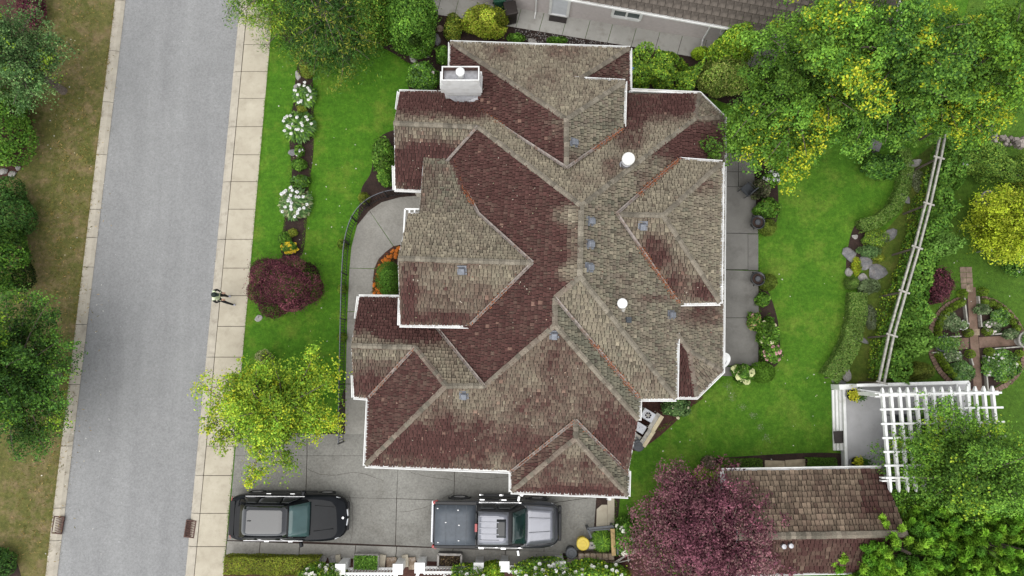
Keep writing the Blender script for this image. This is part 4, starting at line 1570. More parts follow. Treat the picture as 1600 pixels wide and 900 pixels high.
# box vents on the slopes
for fc, x, y in [('PS', 722, 421), ('GS', 725, 616), ('GS', 866, 522), ('E', 921, 346), ('E', 920, 382), ('E', 919, 418), ('DS', 1004, 352), ('E', 1047, 492), ('TE', 895, 223)]:
    p = on_face(fc, x, y)
    dn = [f[1] for f in FACES if f[0] == fc][0]
    n = Vector(PL[fc][1])
    dv = Vector((dn[0], dn[1], 0))
    dv = (dv - n * dv.dot(n)).normalized()
    s = n.cross(dv).normalized()
    M = Matrix((s, dv, n)).transposed()
    mb = MB()
    mb.box(p + n * 0.05, (0.34, 0.36, 0.03), M=M)
    o = mb.build('roof_vent', MT['ventgrey'], house)
    mb = MB()
    mb.box(p + n * 0.13 + dv * 0.02, (0.25, 0.29, 0.13), M=M, taper=0.82)
    hd = mb.build('vent_hood', MT['ventgrey'], o)
    bv = hd.modifiers.new('bevel', 'BEVEL'); bv.width = 0.03; bv.segments = 2
p = on_face('E', 980, 500)
n = Vector(PL['E'][1])
mb = MB()
mb.box(p + n * 0.05, (0.24, 0.2, 0.1), M=Matrix.Identity(3) if False else Matrix.Rotation(0.6, 3, 'Y'))
mb.build('roof_vent', MT['binlid'], house, label='small black vent')
# two round white flues
for fc, x, y, hgt, r in [('N', 976, 259, 0.95, 0.17), ('E', 969, 476, 0.55, 0.13)]:
    p = on_face(fc, x, y)
    mb = MB()
    mb.lathe([(r * 1.5, -0.25), (r * 1.15, 0.12), (r, 0.14), (r, hgt * 0.45), (r * 1.1, hgt * 0.46), (r * 1.1, hgt * 0.52), (r, hgt * 0.53), (r, hgt * 0.86)], p, 18)
    o = mb.build('flue_pipe', MT['steel'], house, smooth=False)
    mb = MB()
    mb.lathe([(r * 1.35, hgt * 0.80), (r * 1.38, hgt * 0.94), (r * 1.2, hgt), (0.0, hgt * 1.02)], p, 18)
    mb.build('flue_cap', MT['white'], o)
    if fc == 'E':
        mb = MB()
        n = Vector(PL[fc][1])
        mb.beam(p + Vector((-0.12, 0, 0.06)), p + Vector((0.2, -0.12, -0.02)), 0.34, 0.02)
        mb.build('flue_flashing', MT['tan_wood'], o)

# satellite dish on the east wall
p = U(1127, 562, 2.45)
t = thing('satellite_dish', 'round white satellite dish under the east gutter beside the patio', 'dish', p)
R = Matrix.Rotation(0.5, 3, 'X') @ Matrix.Rotation(0.25, 3, 'Y')
mb = MB()
mb.lathe([(0.0, 0.0), (0.10, 0.007), (0.2, 0.03), (0.29, 0.065), (0.36, 0.10), (0.37, 0.09), (0.29, 0.045), (0.2, 0.01), (0.0, -0.02)], (0, 0, 0), 28, R=R)
mb.build('reflector', MT['clad'], t, origin=(0, 0, 0), smooth=True)
mb = MB()
mb.tube([(0.0, -0.35, -0.1), (0.05, -0.2, 0.3), (0.1, -0.05, 0.42)], 0.015, 6)
mb.build('feed_arm', MT['steel'], t, origin=(0, 0, 0))
mb = MB()
mb.tube([(0, 0, -0.02), (-0.2, 0.02, -0.15), (-0.55, 0.02, -0.15)], 0.025, 6)
mb.build('wall_bracket', MT['steel'], t, origin=(0, 0, 0))
# ------------------------------------------------------------------ trees
HI = 7.5
# yellow and green tree at the driveway
tree('deciduous_tree', 'yellow tipped green tree overhanging the pavement at the driveway corner', 418, 638, 3.6, 5.2, (2.2, 1.85), 22,
     [(1.6, 2.9, 1.0, .4), (2.4, 3.9, .78, .35), (3.2, 4.9, .45, .25)], G_LIME[1:] + G_LIME, G_YEL, .28, leaf=.105, per=105, step=.32, flat=.11, padw=.38, droop=.10,
     extra_px=[(306, 597, 3.1, 2.2, 1), (318, 668, 2.9, 2.0, 1), (384, 752, 2.7, 2.0, 1), (443, 736, 3.0, 2.0), (522, 664, 3.0, 2.0), (519, 580, 3.2, 2.4, 1), (486, 556, 3.4, 2.2), (422, 566, 3.6, 2.2), (345, 590, 3.4, 2.2), (330, 690, 3.0, 2.0), (505, 600, 3.8, 2.6), (350, 620, 4.2, 3.0, 1)])
# big trees, top right
tree('deciduous_tree', 'broad dark green tree with long yellow tipped boughs reaching over the house corner', 1288, 100, 6.2, 10, (2.6, 2.9), 21,
     [(3.0, 4.6, 1.05, .36), (4.6, 6.8, .82, .34), (6.2, 8.8, .5, .30)], G_MID + G_MID[3:] + G_LIME[3:], G_YEL, .06, leaf=.115, per=210, step=.42, flat=.10, padw=.46, droop=.12, trunk_r=.26, limb_r=.04, bark='bark',
     extra_px=[(1238, 268, 5.0, 3.5, 1), (1300, 190, 6.4, 4.0, 1), (1130, 245, 4.6, 3.5), (1180, 230, 5.0, 3.5), (1268, 238, 5.6, 3.8, 1), (1200, 250, 5.2, 3.6), (1150, 210, 5.0, 3.6), (1290, 8, 7.6, 5.0, 1), (1185, 40, 5.5, 4.0), (1200, 180, 5.2, 3.6)])
tree('deciduous_tree', 'tall green tree crossed by a yellow bough beside the broad dark tree', 1405, 95, 6.6, 10.5, (2.8, 2.8), 20,
     [(3.0, 5.0, 1.05, .36), (4.8, 7.2, .8, .34), (6.6, 9.2, .5, .30)], G_MID + G_MID[3:] + G_DARK[:1], G_YEL, .08, leaf=.115, per=210, step=.42, flat=.10, padw=.46, droop=.12, trunk_r=.26, limb_r=.04, bark='bark',
     extra_px=[(1372, 140, 8.2, 6.0, 1), (1465, 100, 8.4, 6.0), (1440, 190, 5.6, 4.0), (1390, 220, 5.0, 4.0), (1340, 225, 5.2, 4.0), (1460, 45, 8.8, 6.0, 1), (1330, 60, 8.0, 6.0), (1480, 30, 8.6, 6.0)])
tree('deciduous_tree', 'light green tree with golden outer twigs in the top right corner', 1545, 90, 6.0, 9.5, (2.4, 2.6), 22,
     [(2.8, 4.6, 1.05, .36), (4.2, 6.4, .8, .34), (6.0, 8.4, .5, .30)], G_MID + G_LIME[1:2] + G_LIME[3:], G_YEL, .20, leaf=.115, per=190, step=.40, flat=.10, padw=.42, droop=.12, trunk_r=.22, limb_r=.035,
     extra_px=[(1590, 170, 5.2, 3.6, 1), (1505, 200, 4.6, 3.2, 1), (1598, 60, 6.6, 4.2, 1), (1550, 205, 4.6, 3.2), (1530, 20, 7.6, 5.0, 1), (1480, 190, 4.8, 3.4)])
# left side
tree('deciduous_tree', 'large dark green leafy tree at the lower left of the dry verge', -34, 585, 4.6, 7.0, (2.15, 3.2), 34,
     [(2.0, 3.4, 1.0, .36), (3.2, 5.0, .8, .34), (4.2, 6.4, .5, .30)], G_DARK + G_MID[:2], G_LIME[:2], .10, leaf=.095, per=130, padw=.42, droop=.08, trunk_r=.2,
     extra_px=[(90, 585, 3.4, 2.4), (80, 665, 3.0, 2.2), (62, 700, 3.0, 2.2), (70, 470, 3.4, 2.4), (90, 630, 3.2, 2.2), (92, 530, 3.4, 2.4)])
tree('deciduous_tree', 'blue green tree at the upper left corner above red bark mulch', -16, 70, 4.6, 6.5, (1.6, 1.9), 26,
     [(2.0, 3.4, 1.0, .36), (3.2, 5.0, .75, .34), (4.2, 6.2, .45, .30)], G_BLUE + G_DARK[:1], G_LIME[:1], .12, leaf=.09, per=90, padw=.40, droop=.08, trunk_r=.15,
     extra_px=[(76, 45, 3.4, 2.4), (70, 85, 3.0, 2.2), (45, 110, 3.0, 2.2), (55, 10, 3.4, 2.4)])
shrub('bright green leafy shrub below the upper left tree by red mulch', 4, 200, (1.4, 1.8, 1.9), 6500, G_MID, leaf=.12, lumpy=.3, name='leafy_shrub')
shrub('dark spreading shrub beside the pale rocks at the left edge', 18, 335, (1.05, 1.5, 1.3), 6000, G_DARK, leaf=.10, lumpy=.28, name='leafy_shrub')
shrub('glossy mid green shrub between the dark shrub and the large left tree', 14, 410, (1.0, 1.4, 1.9), 6500, G_MID + G_DARK[:1], leaf=.11, lumpy=.3, name='leafy_shrub')
shrub('purple leaved shrub tucked under the upper left tree', 55, 15, (.55, .9, .8), 2200, G_MAROON, leaf=.09, mat='leafred', lumpy=.25)
shrub('low purple barberry along the red mulch at the left edge', 28, 170, (.55, 1.2, .6), 2600, G_MAROON + [(.09, .05, .03)], leaf=.08, mat='leafred', lumpy=.3)
shrub('dark low shrub in the bottom left corner of the verge', -6, 880, (.8, .6, .7), 1800, G_DARK, leaf=.10)


# conifers at the top left
def conifer(label, px, py, zc, h, r, colours, tips=None, n=26, seed=0, extra_px=(), layers=None, leaf=.16, per=60, group=None, tip_p=.25, padw=.34):
    layers = layers or [(h * .15, h * .22, 1.0, .3), (h * .32, h * .38, .8, .27), (h * .5, h * .56, .58, .23), (h * .72, h * .78, .34, .2)]
    return tree('conifer', label, px, py, zc, h, r, n, layers, colours, tips or G_OLIVE, tip_p, group=group, leaf=leaf, per=per, padw=padw, droop=.26,
                aspect=.20, extra_px=extra_px, upn=.7, flat=.13, step=.22, trunk_r=.2)


conifer('tall dark cedar with drooping boughs at the top of the front lawn', 500, 10, 4.5, 11, (2.1, 2.1), G_DARK + G_MID[:1], n=46,
        extra_px=[(470, 95, 2.0, 2.4), (500, 100, 2.0, 2.4), (530, 95, 2.2, 2.6), (545, 45, 3.6, 4.2), (455, 80, 2.2, 2.8), (440, 60, 2.4, 2.8), (520, 62, 4.6, 5.2), (548, 80, 2.4, 3.0)])
conifer('light green feathery cedar hanging over the pavement at the top edge', 428, -32, 4.4, 8, (2.1, 1.6), G_LIME[1:] + G_MID, n=30,
        extra_px=[(345, 10, 4.2, 4.4), (362, 14, 4.0, 4.2), (395, 12, 3.6, 4.0), (430, 40, 3.0, 3.4), (418, 28, 3.2, 3.6), (470, 30, 4.0, 4.4)])

# red plum and low trees
tree('plum_tree', 'purple leaved plum tree beside the shed roof at the bottom', 1128, 838, 3.4, 5.0, (2.8, 2.4), 54,
     [(1.2, 2.5, 1.05, .38), (2.0, 3.5, .82, .34), (2.9, 4.6, .5, .28)], [(a * 1.12, b * 1.25, c * 1.3) for a, b, c in G_RED], [(0.26, .14, .14), (.2, .12, .115)], .35, leaf=.10, per=92, padw=.46, droop=.06, mat='leafred',
     extra_px=[(1035, 750, 2.6, 1.8), (1070, 752, 2.8, 1.8), (998, 795, 2.4, 1.6), (985, 860, 2.4, 1.6), (1185, 780, 3.2, 2.0), (1215, 860, 2.8, 1.8), (1240, 892, 2.6, 1.8), (1005, 895, 2.4, 1.6), (1060, 735, 2.2, 1.6), (1140, 770, 3.0, 2.0)])
P_ = None
shrub('low domed dark red japanese maple on the front lawn', 447, 446, (1.42, 1.33, 1.45), 15000, G_MAROON, leaf=.085, name='japanese_maple', cat='maple', mat='leafred', lumps=20, lumpy=.34, zc=.75, aspect=.3, spread=.9, depth=.07, clump_var=.35)
tree('deciduous_tree', 'bright green leafy tree spreading over the white pergola', 1512, 732, 4.0, 6.4, (2.6, 2.0), 40,
     [(1.8, 3.2, 1.05, .36), (3.0, 4.7, .8, .34), (4.0, 5.9, .5, .30)], G_MID + G_MID[1:] + G_LIME[3:], G_LIME, .15, leaf=.10, per=110, padw=.42, droop=.07, trunk_r=.14,
     extra_px=[(1490, 632, 4.6, 3.2), (1470, 650, 4.4, 3.2), (1505, 660, 4.8, 3.2), (1432, 690, 4.0, 3.0), (1450, 700, 4.2, 3.0), (1420, 765, 3.4, 2.4), (1585, 700, 4.0, 3.0), (1600, 690, 3.8, 3.0), (1400, 790, 3.2, 2.2), (1560, 720, 4.6, 3.2), (1500, 690, 4.8, 3.2)])


# soft bright pines, bottom right: tufts of needles pointing up and out
def pine(label, px, py, zc, h, r, n_tuft, colours, seed):
    R = np.random.default_rng(seed)
    c = U(px, py, zc)
    t = thing('pine_tree', label, 'pine', (c.x, c.y, 0))
    P, N, S, Cc, T = [], [], [], [], []
    lb = MB()
    for k in range(n_tuft):
        a = R.uniform(0, 6.28)
        q = math.sqrt(R.uniform(0, 1))
        z = h * (1 - 0.60 * q ** 1.5) * (R.uniform(0.80, 1.02) if k % 4 else R.uniform(.45, .8))
        rad = q * R.uniform(.9, 1.08)
        p = np.array([c.x + r[0] * rad * math.cos(a), c.y + r[1] * rad * math.sin(a), z])
        ax = np.array([math.cos(a) * (.25 + .8 * q), math.sin(a) * (.25 + .8 * q), .8])
        ax /= np.linalg.norm(ax)
        m_ = int(R.uniform(120, 170))
        ln = R.uniform(.35, .6)
        s = R.uniform(0, 1, m_) ** .8
        e = R.normal(size=(m_, 3))
        e -= (e @ ax)[:, None] * ax
        e /= np.linalg.norm(e, axis=1, keepdims=True)
        dirn = e * (1.0 - .55 * s[:, None]) + ax * (.55 + .5 * s[:, None])
        dirn /= np.linalg.norm(dirn, axis=1, keepdims=True)
        L = .20 * R.uniform(.7, 1.2, m_)
        P.append(p + ax * (s * ln)[:, None] + dirn * (L * .5)[:, None])
        T.append(dirn)
        N.append(np.cross(dirn, R.normal(size=(m_, 3))) + np.array([0, 0, .6]))
        S.append(L * 1.2)
        base = np.array(colours[R.integers(0, len(colours))])
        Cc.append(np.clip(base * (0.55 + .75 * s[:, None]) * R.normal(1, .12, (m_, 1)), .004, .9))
        if k % 3 == 0:
            lb.tube([(c.x, c.y, z * .55), (p[0] * .6 + c.x * .4, p[1] * .6 + c.y * .4, z * .72), tuple(p)], [.025, .02, .01], 5, cap=False)
    tk = MB()
    tk.tube([(c.x, c.y, -.1), (c.x, c.y, h * .4), (c.x, c.y, h * .9)], [.2, .15, .05], 8)
    tk.build('trunk', MT['bark'], t, smooth=True)
    lb.build('limbs', MT['bark'], t, kind='stuff')
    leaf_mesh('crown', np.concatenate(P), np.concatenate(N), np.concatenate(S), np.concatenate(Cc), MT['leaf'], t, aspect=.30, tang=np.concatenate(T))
    return t


PINE = [(0.115, .29, .034), (.145, .34, .04), (.085, .235, .03), (.18, .37, .05), (.065, .19, .03)]
pine('soft yellow green pine covering the right end of the shed roof', 1400, 855, 3.2, 4.6, (2.5, 1.7), 420, PINE, 3)
pine('soft yellow green pine in the bottom right corner', 1545, 848, 3.6, 5.4, (2.6, 2.0), 460, PINE, 4)
pine('bright green pine filling the gap under the pergola tree', 1500, 800, 3.0, 4.6, (1.9, 1.3), 260, PINE, 6)
pine('lowest bright pine at the bottom edge below the shed', 1470, 925, 3.4, 5.0, (2.6, 1.7), 360, PINE, 5)

# golden locust at the right edge
tree('locust_tree', 'golden yellow locust tree at the right edge above the round garden', 1592, 348, 2.8, 4.2, (1.25, 1.45), 30,
     [(1.0, 2.2, 1.0, .4), (1.8, 3.1, .8, .34), (2.6, 3.9, .5, .26)], [(.27, .40, .03), (.32, .45, .04), (.21, .35, .03), (.36, .48, .06)], None, 0, leaf=.10, per=90, padw=.34, droop=.05, trunk_r=.08, limb_r=.025)

# ------------------------------------------------------------------ shrubs round the house
shrub('big rounded laurel at the head of the front lawn', 648, 42, (1.15, 1.25, 2.3), 12000, G_MID, leaf=.11, name='laurel', lumps=34, lumpy=.24, zc=1.2)
shrub('upright laurel between the cedar and the rounded laurel', 582, 28, (.85, 1.25, 2.4), 9000, G_MID + G_OLIVE[:1], leaf=.10, name='laurel', lumps=30, lumpy=.26, zc=1.2)
shrub('golden lime rounded shrub beside the green waste bin', 759, 40, (.98, .66, 1.2), 7000, G_LIME[:1] + [(.24, .31, .05), (.30, .36, .07), (.17, .25, .03)], leaf=.085, name='golden_shrub', lumps=26, lumpy=.28)
shrub('dark leafy shrub beside the chimney wall', 662, 122, (.72, .55, 1.0), 4200, G_MID + G_BLUE[:1], leaf=.12, lumpy=.25, bloom=(4, .12, (.7, .6, .62)))
shrub('small green shrub under the north west gutter', 692, 88, (.30, .42, .6), 1500, G_MID, leaf=.10)
shrub('olive heather shrub between the laurel and the golden shrub', 708, 46, (.42, .66, .7), 2600, G_OLIVE + G_MID[:1], leaf=.07, lumpy=.25)
shrub('small low shrub beside the gravel strip and white rock', 806, 60, (.40, .22, .35), 900, G_MID, leaf=.08)
shrub('low green cushion at the north wall under the gutter', 870, 64, (.5, .16, .3), 700, G_MID, leaf=.08)
hedge('tall glossy hedge mass between the upper house corner and the side path', [(986, 96), (1020, 97), (1058, 107), (1092, 120)], 1.15, 1.7, 11000, G_MID[1:] + G_LIME[1:] + [(.14, .27, .05)], leaf=.11, name='glossy_hedge', lump=.55)
shrub('variegated cream and green shrub near the octagonal eave', 1128, 126, (1.05, .85, 1.5), 8000, [(.20, .30, .08), (.14, .26, .06), (.28, .36, .14), (.10, .19, .045)], leaf=.09, lumpy=.25, zc=.8)
shrub('bright green maple like shrub between side path and big tree', 1140, 84, (.9, .55, 2.2), 6000, G_LIME[1:] + G_MID[3:], leaf=.11, lumpy=.28, zc=1.5)
shrub('golden shrub at the side path edge', 1092, 85, (.42, .20, .6), 1500, G_LIME[:1] + G_YEL[3:], leaf=.08)
shrub('olive gold cushion shrub at the foot of the hedge', 1070, 130, (.42, .25, .6), 1800, G_OLIVE + G_YEL[3:], leaf=.06)
shrub('rhododendron against the curved walk and west eave', 603, 246, (.50, .78, 1.2), 4800, G_MID + [(.10, .20, .05)], leaf=.13, name='rhododendron', lumpy=.25, zc=.6)
shrub('smaller rhododendron below the west gutter end', 604, 278, (.36, .36, .8), 1800, G_MID, leaf=.12, name='rhododendron')
shrub('round boxwood ball at the bend of the iron railing', 569, 310, (.26, .26, .5), 2200, G_OLIVE[:1] + [(.11, .17, .03)], leaf=.035, name='boxwood_ball', cat='boxwood', lumpy=.04)
shrub('dense green cushion conifer ringed by orange flowers at the porch', 610, 436, (.62, .78, 1.1), 8000, [(.06, .17, .03), (.09, .22, .035), (.05, .14, .025)], leaf=.07, name='cushion_shrub', aspect=.25, lumpy=.10)
for i, (y, what) in enumerate(((382, 'first boxwood ball outside the railing, counted from the bend'), (452, 'boxwood ball outside the railing level with the red maple'), (527, 'boxwood ball outside the railing nearest the yellow tipped tree'))):
    shrub(what, 535, y, (.21, .23, .5), 1300, G_OLIVE[:1] + G_MID[:1], leaf=.04, name='boxwood_ball', cat='boxwood', lumpy=.06, group='boxwood balls outside the iron railing')
shrub('leafy grey green perennial at the end of the bay roof', 1056, 638, (.55, .45, .5), 2200, G_BLUE, leaf=.12, lumpy=.3, bloom=(5, .09, (.75, .72, .5)))
shrub('rounded bright boxwood at the corner of the patio', 1190, 582, (.52, .48, .8), 4500, [(.09, .22, .03), (.07, .18, .025)], leaf=.05, name='boxwood_ball', cat='boxwood', lumpy=.06)
shrub('clipped green ball on the lawn beside the upper patio urn', 1199, 356, (.37, .37, .6), 3000, [(.085, .15, .03), (.11, .17, .035)], leaf=.045, name='boxwood_ball', cat='boxwood', lumpy=.05, group='boxwood balls beside the patio urns')
shrub('clipped green ball on the lawn beside the lower patio urn', 1199, 441, (.39, .39, .6), 3000, [(.085, .15, .03), (.11, .17, .035)], leaf=.045, name='boxwood_ball', cat='boxwood', lumpy=.05, group='boxwood balls beside the patio urns')
shrub('white hydrangea at the patio bottom step', 1157, 583, (.42, .42, .7), 1600, G_MID, leaf=.13, name='hydrangea', cat='hydrangea', bloom=(11, .22, (.66, .68, .36)))
shrub('lavender leaved shrub by the upper patio edge', 1186, 298, (.38, .42, .7), 1700, [(.12, .14, .11), (.16, .17, .15), (.07, .12, .05)], leaf=.10, lumpy=.3)
shrub('green shrub with a pink flower by the upper patio edge', 1196, 325, (.55, .40, .6), 2400, G_MID, leaf=.12, lumpy=.3, bloom=(2, .16, (.62, .16, .16)))
shrub('white flowered bush under the big tree at the patio corner', 1202, 282, (.32, .34, .7), 1000, G_MID, leaf=.1, bloom=(16, .13, (.75, .75, .74)))
shrub('small perennial against the patio edge below the lower urn', 1176, 500, (.26, .42, .5), 1200, G_MID + [(.25, .24, .12)], leaf=.1, lumpy=.3, bloom=(3, .1, (.6, .3, .35)))
shrub('cream rose bush beside the patio edge', 1198, 520, (.42, .62, .8), 2800, G_MID + G_LIME[3:], leaf=.11, lumpy=.35, name='rose_bush', cat='rose bush', bloom=(8, .13, (.78, .74, .48)))
shrub('pink rose bush beside the patio edge', 1203, 552, (.40, .40, .7), 1900, G_MID, leaf=.1, lumpy=.3, name='rose_bush', cat='rose bush', bloom=(16, .12, (.68, .36, .40)))
shrub('leafy green perennial next to the lower urn', 1190, 468, (.30, .30, .5), 1000, G_MID, leaf=.1)

# strip of flowers down the front lawn
clump('tall white peony clump near the top of the flower strip', 476, 150, .52, .6, 700, G_BLUE + G_MID, .24, 'peony', 'peony', bloom=(16, .10, (.80, .80, .78)))
clump('wide white peony clump in the middle of the flower strip', 468, 198, .72, .6, 1300, G_BLUE + G_MID, .24, 'peony', 'peony', bloom=(20, .105, (.80, .79, .78)))
clump('variegated white flowered clump at the lower end of the flower strip', 462, 318, .72, .6, 1300, G_BLUE + [(.22, .27, .20)], .24, 'peony', 'peony', bloom=(26, .11, (.80, .79, .80)))
shrub('round olive cushion at the top of the flower strip', 481, 112, (.36, .34, .4), 1700, G_OLIVE + G_MID[:1], leaf=.045, lumpy=.08)
shrub('small olive cushion between the two upper peonies', 472, 172, (.24, .2, .3), 900, G_OLIVE, leaf=.045)
shrub('bright green fern like plant below the grey strip stone', 468, 258, (.32, .28, .35), 1100, G_MID, leaf=.10)
shrub('mid green plant above the variegated clump', 470, 284, (.42, .26, .4), 1300, G_MID + G_BLUE[:1], leaf=.12)
shrub('small white flowered plant beside the grey strip stone', 468, 236, (.22, .26, .3), 700, G_MID, leaf=.09, bloom=(6, .08, (.78, .78, .76)))
shrub('tiny olive cushion above the yellow flowers', 459, 364, (.24, .18, .3), 800, G_OLIVE, leaf=.05)
shrub('low green plant left of the tiny olive cushion', 446, 372, (.3, .24, .3), 800, G_MID, leaf=.09)
shrub('yellow daisy clump touching the red maple', 454, 388, (.36, .26, .35), 900, G_MID, leaf=.09, name='daisy', cat='flowers', bloom=(26, .11, (.72, .52, .03)))
shrub('silvery young shrub above the yellow tipped tree', 415, 558, (.30, .30, .8), 700, [(.32, .38, .26), (.2, .28, .14)], leaf=.09)
# orange bedding at the porch
cc = smooth_px([(588, 460), (589, 440), (595, 418), (606, 402), (624, 388)], 8)
t = thing('marigold_border', 'curved border of orange marigolds round the porch cushion shrub', 'flowers', U(598, 425, 0))
pts, fol = [], []
for x, y in cc:
    for k in range(9):
        p = U(x + rng.uniform(-5, 9), y + rng.uniform(-3, 6), rng.uniform(.10, .18))
        fol.append(tuple(p))
        if rng.random() < .20:
            pts.append((p.x, p.y, p.z + .06))
fol = np.array(fol)
fol = np.repeat(fol, 4, 0) + rng.normal(0, .05, (len(fol) * 4, 3)) * (1, 1, .3)
leaf_mesh('foliage', fol, rng.normal(size=fol.shape) * .4 + (0, 0, 1), np.full(len(fol), .08), pal(len(fol), [(.10, .055, .025), (.07, .09, .025), (.14, .05, .02)]), MT['leaf'], t)
blossoms(t, pts, .10, (.62, .19, .03))
# ------------------------------------------------------------------ vehicles (built lengthwise along +x, then set down)
def shell(name, sections, mat, parent, label=None, sub=1, ncross=None, cap=True):
    """skin over cross sections: each (x, [(half width, z), ...] from the sill up to the centre line)"""
    mb = MB()
    n = len(sections[0][1])
    rings = []
    for x, prof in sections:
        r = [(x, -y, z) for y, z in prof] + [(x, y, z) for y, z in reversed(prof[:-1] if abs(prof[-1][0]) < 1e-6 else prof)]
        rings.append(r)
    k = len(rings[0])
    for r in rings:
        mb.v.extend(r)
    for i in range(len(rings) - 1):
        for j in range(k - 1):
            mb.f.append((i * k + j, i * k + j + 1, (i + 1) * k + j + 1, (i + 1) * k + j)); mb.c.append(None); mb.m.append(0)
        mb.f.append((i * k + k - 1, i * k, (i + 1) * k, (i + 1) * k + k - 1)); mb.c.append(None); mb.m.append(0)
    if cap:
        for i in (0, len(rings) - 1):
            mb.f.append(tuple(i * k + j for j in range(k))); mb.c.append(None); mb.m.append(0)
    o = mb.build(name, MT[mat], parent, origin=(0, 0, 0), smooth=True, label=label, recalc=True)
    if sub:
        s = o.modifiers.new('sub', 'SUBSURF'); s.levels = sub; s.render_levels = sub
    return o


def patch(name, cs, mat, parent, bulge=0.03, n=5, thick=0.02, off=0.006, smooth=True, label=None):
    """a slightly domed pane or panel on four corners (a, b, c, d in order)"""
    a, b, c, d = [Vector(p) for p in cs]
    nr = (b - a).cross(d - a).normalized()
    mb = MB()
    g = [[None] * (n + 1) for _ in range(n + 1)]
    for i in range(n + 1):
        for j in range(n + 1):
            u, v = i / n, j / n
            p = a.lerp(b, u).lerp(d.lerp(c, u), v) + nr * (off + bulge * 4 * (u * (1 - u) + v * (1 - v)) / 2)
            g[i][j] = p
    V = [p for r in g for p in r] + [p - nr * thick for r in g for p in r]
    N = (n + 1) * (n + 1)
    ix = lambda i, j: i * (n + 1) + j
    F = []
    for i in range(n):
        for j in range(n):
            F.append((ix(i, j), ix(i + 1, j), ix(i + 1, j + 1), ix(i, j + 1)))
    e = [(i, 0) for i in range(n)] + [(n, j) for j in range(n)] + [(i, n) for i in range(n, 0, -1)] + [(0, j) for j in range(n, 0, -1)]
    for q in range(len(e)):
        s, t_ = ix(*e[q]), ix(*e[(q + 1) % len(e)])
        F.append((s, s + N, t_ + N, t_))
    mb.mesh(V, F)
    return mb.build(name, MT[mat], parent, origin=(0, 0, 0), smooth=smooth, label=label)


def bar(name, parent, a, b, wd, ht, mat, bev=0.0, up=Vector((0, 0, 1)), label=None):
    mb = MB()
    mb.beam(a, b, wd, ht, up=up)
    o = mb.build(name, MT[mat], parent, origin=(0, 0, 0), label=label)
    if bev:
        m_ = o.modifiers.new('bevel', 'BEVEL'); m_.width = bev; m_.segments = 2
    return o


def wheel(parent, x, y, r, wd, spokes=5):
    s = 1 if y > 0 else -1
    mb = MB()
    prof = [(r * .62, -wd / 2), (r * .93, -wd / 2), (r, -wd * .36), (r, wd * .36), (r * .93, wd / 2), (r * .62, wd / 2), (r * .60, wd * .2), (r * .62, -wd / 2)]
    mb.lathe(prof, (x, y, r), 28, axis='Y')
    t = mb.build('wheel', MT['rubber'], parent, origin=(0, 0, 0), smooth=True, recalc=True)
    mb = MB()
    mb.lathe([(r * .63, wd * .47 * s), (r * .57, wd * .30 * s), (r * .10, wd * .34 * s), (r * .09, wd * .46 * s), (0, wd * .47 * s)], (x, y, r), 28, axis='Y')
    for k in range(spokes):
        a = 6.283 * k / spokes
        d = Vector((math.cos(a), 0, math.sin(a)))
        mb.beam(Vector((x, y + s * wd * .43, r)) + d * r * .08, Vector((x, y + s * wd * .43, r)) + d * r * .6, r * .15, .03, up=Vector((0, 1, 0)))
    mb.build('rim', MT['alloy'], t, origin=(0, 0, 0), recalc=True)


def prof(w, z0, zb, zs, crown=0.03, tum=0.92):
    return [(w * .55, z0), (w * .93, z0 + .02), (w, z0 + .16), (w * 1.0, (z0 + zb) / 2 + .05), (w * .985, zs), (w * tum, zb), (w * .55, zb + crown * .7), (0, zb + crown)]


# black estate car / SUV
pc = U(452, 807.5, .75)
suv = thing('parked_suv', 'black glossy suv parked nose right on the driveway under the yellow tipped tree', 'suv', (pc.x, pc.y, .03), math.radians(-0.5))
shell('body', [(-2.46, prof(.62, .52, .80, .74)), (-2.40, prof(.82, .36, .98, .9)), (-2.15, prof(.94, .30, 1.06, 1.0)), (-1.5, prof(.985, .26, 1.07, 1.0, .03, .90)),
               (-.6, prof(.96, .24, 1.05, .98, .03, .90)), (.4, prof(.96, .24, 1.04, .97, .03, .90)), (1.0, prof(.975, .24, 1.04, .96, .05, .90)), (1.55, prof(.985, .26, 1.00, .92, .06, .88)),
               (2.02, prof(.93, .30, .90, .82, .05, .86)), (2.34, prof(.76, .34, .76, .68, .04, .85)), (2.47, prof(.50, .42, .64, .58, .02, .85))], 'carblack', suv)
cab = [(-2.08, .70, 1.05), (-1.88, .68, 1.40), (-1.62, .655, 1.60), (-.8, .655, 1.665), (-.1, .65, 1.64), (.22, .635, 1.59), (.62, .655, 1.36), (1.02, .70, 1.07)]
shell('cabin', [(x, [(hw + .17, 1.02), (hw + .14, min(z, 1.12) - .01), (hw + .05, max(1.03, z - .14)), (hw - .02, max(1.035, z - .03)), (hw * .6, z + .005), (0, z + .018)]) for x, hw, z in cab], 'carblack', suv)
patch('windscreen', [(.26, -.60, 1.60), (.98, -.70, 1.125), (.98, .70, 1.125), (.26, .60, 1.60)], 'tealglass', suv, bulge=.05, off=.012)
patch('rear_window', [(-1.92, -.58, 1.36), (-1.70, -.56, 1.57), (-1.70, .56, 1.57), (-1.92, .58, 1.36)], 'glass', suv, bulge=.02, off=.02)
patch('roof_panel', [(-1.74, -.635, 1.648), (.20, -.61, 1.645), (.20, .61, 1.645), (-1.74, .635, 1.648)], 'roofglass', suv, bulge=.030, off=.012)
bar('spoiler', suv, (-1.80, -.60, 1.60), (-1.80, .60, 1.60), .22, .04, 'carblack', .015)
bar('roof_antenna', suv, (-1.42, .02, 1.69), (-1.28, .02, 1.72), .03, .05, 'black')
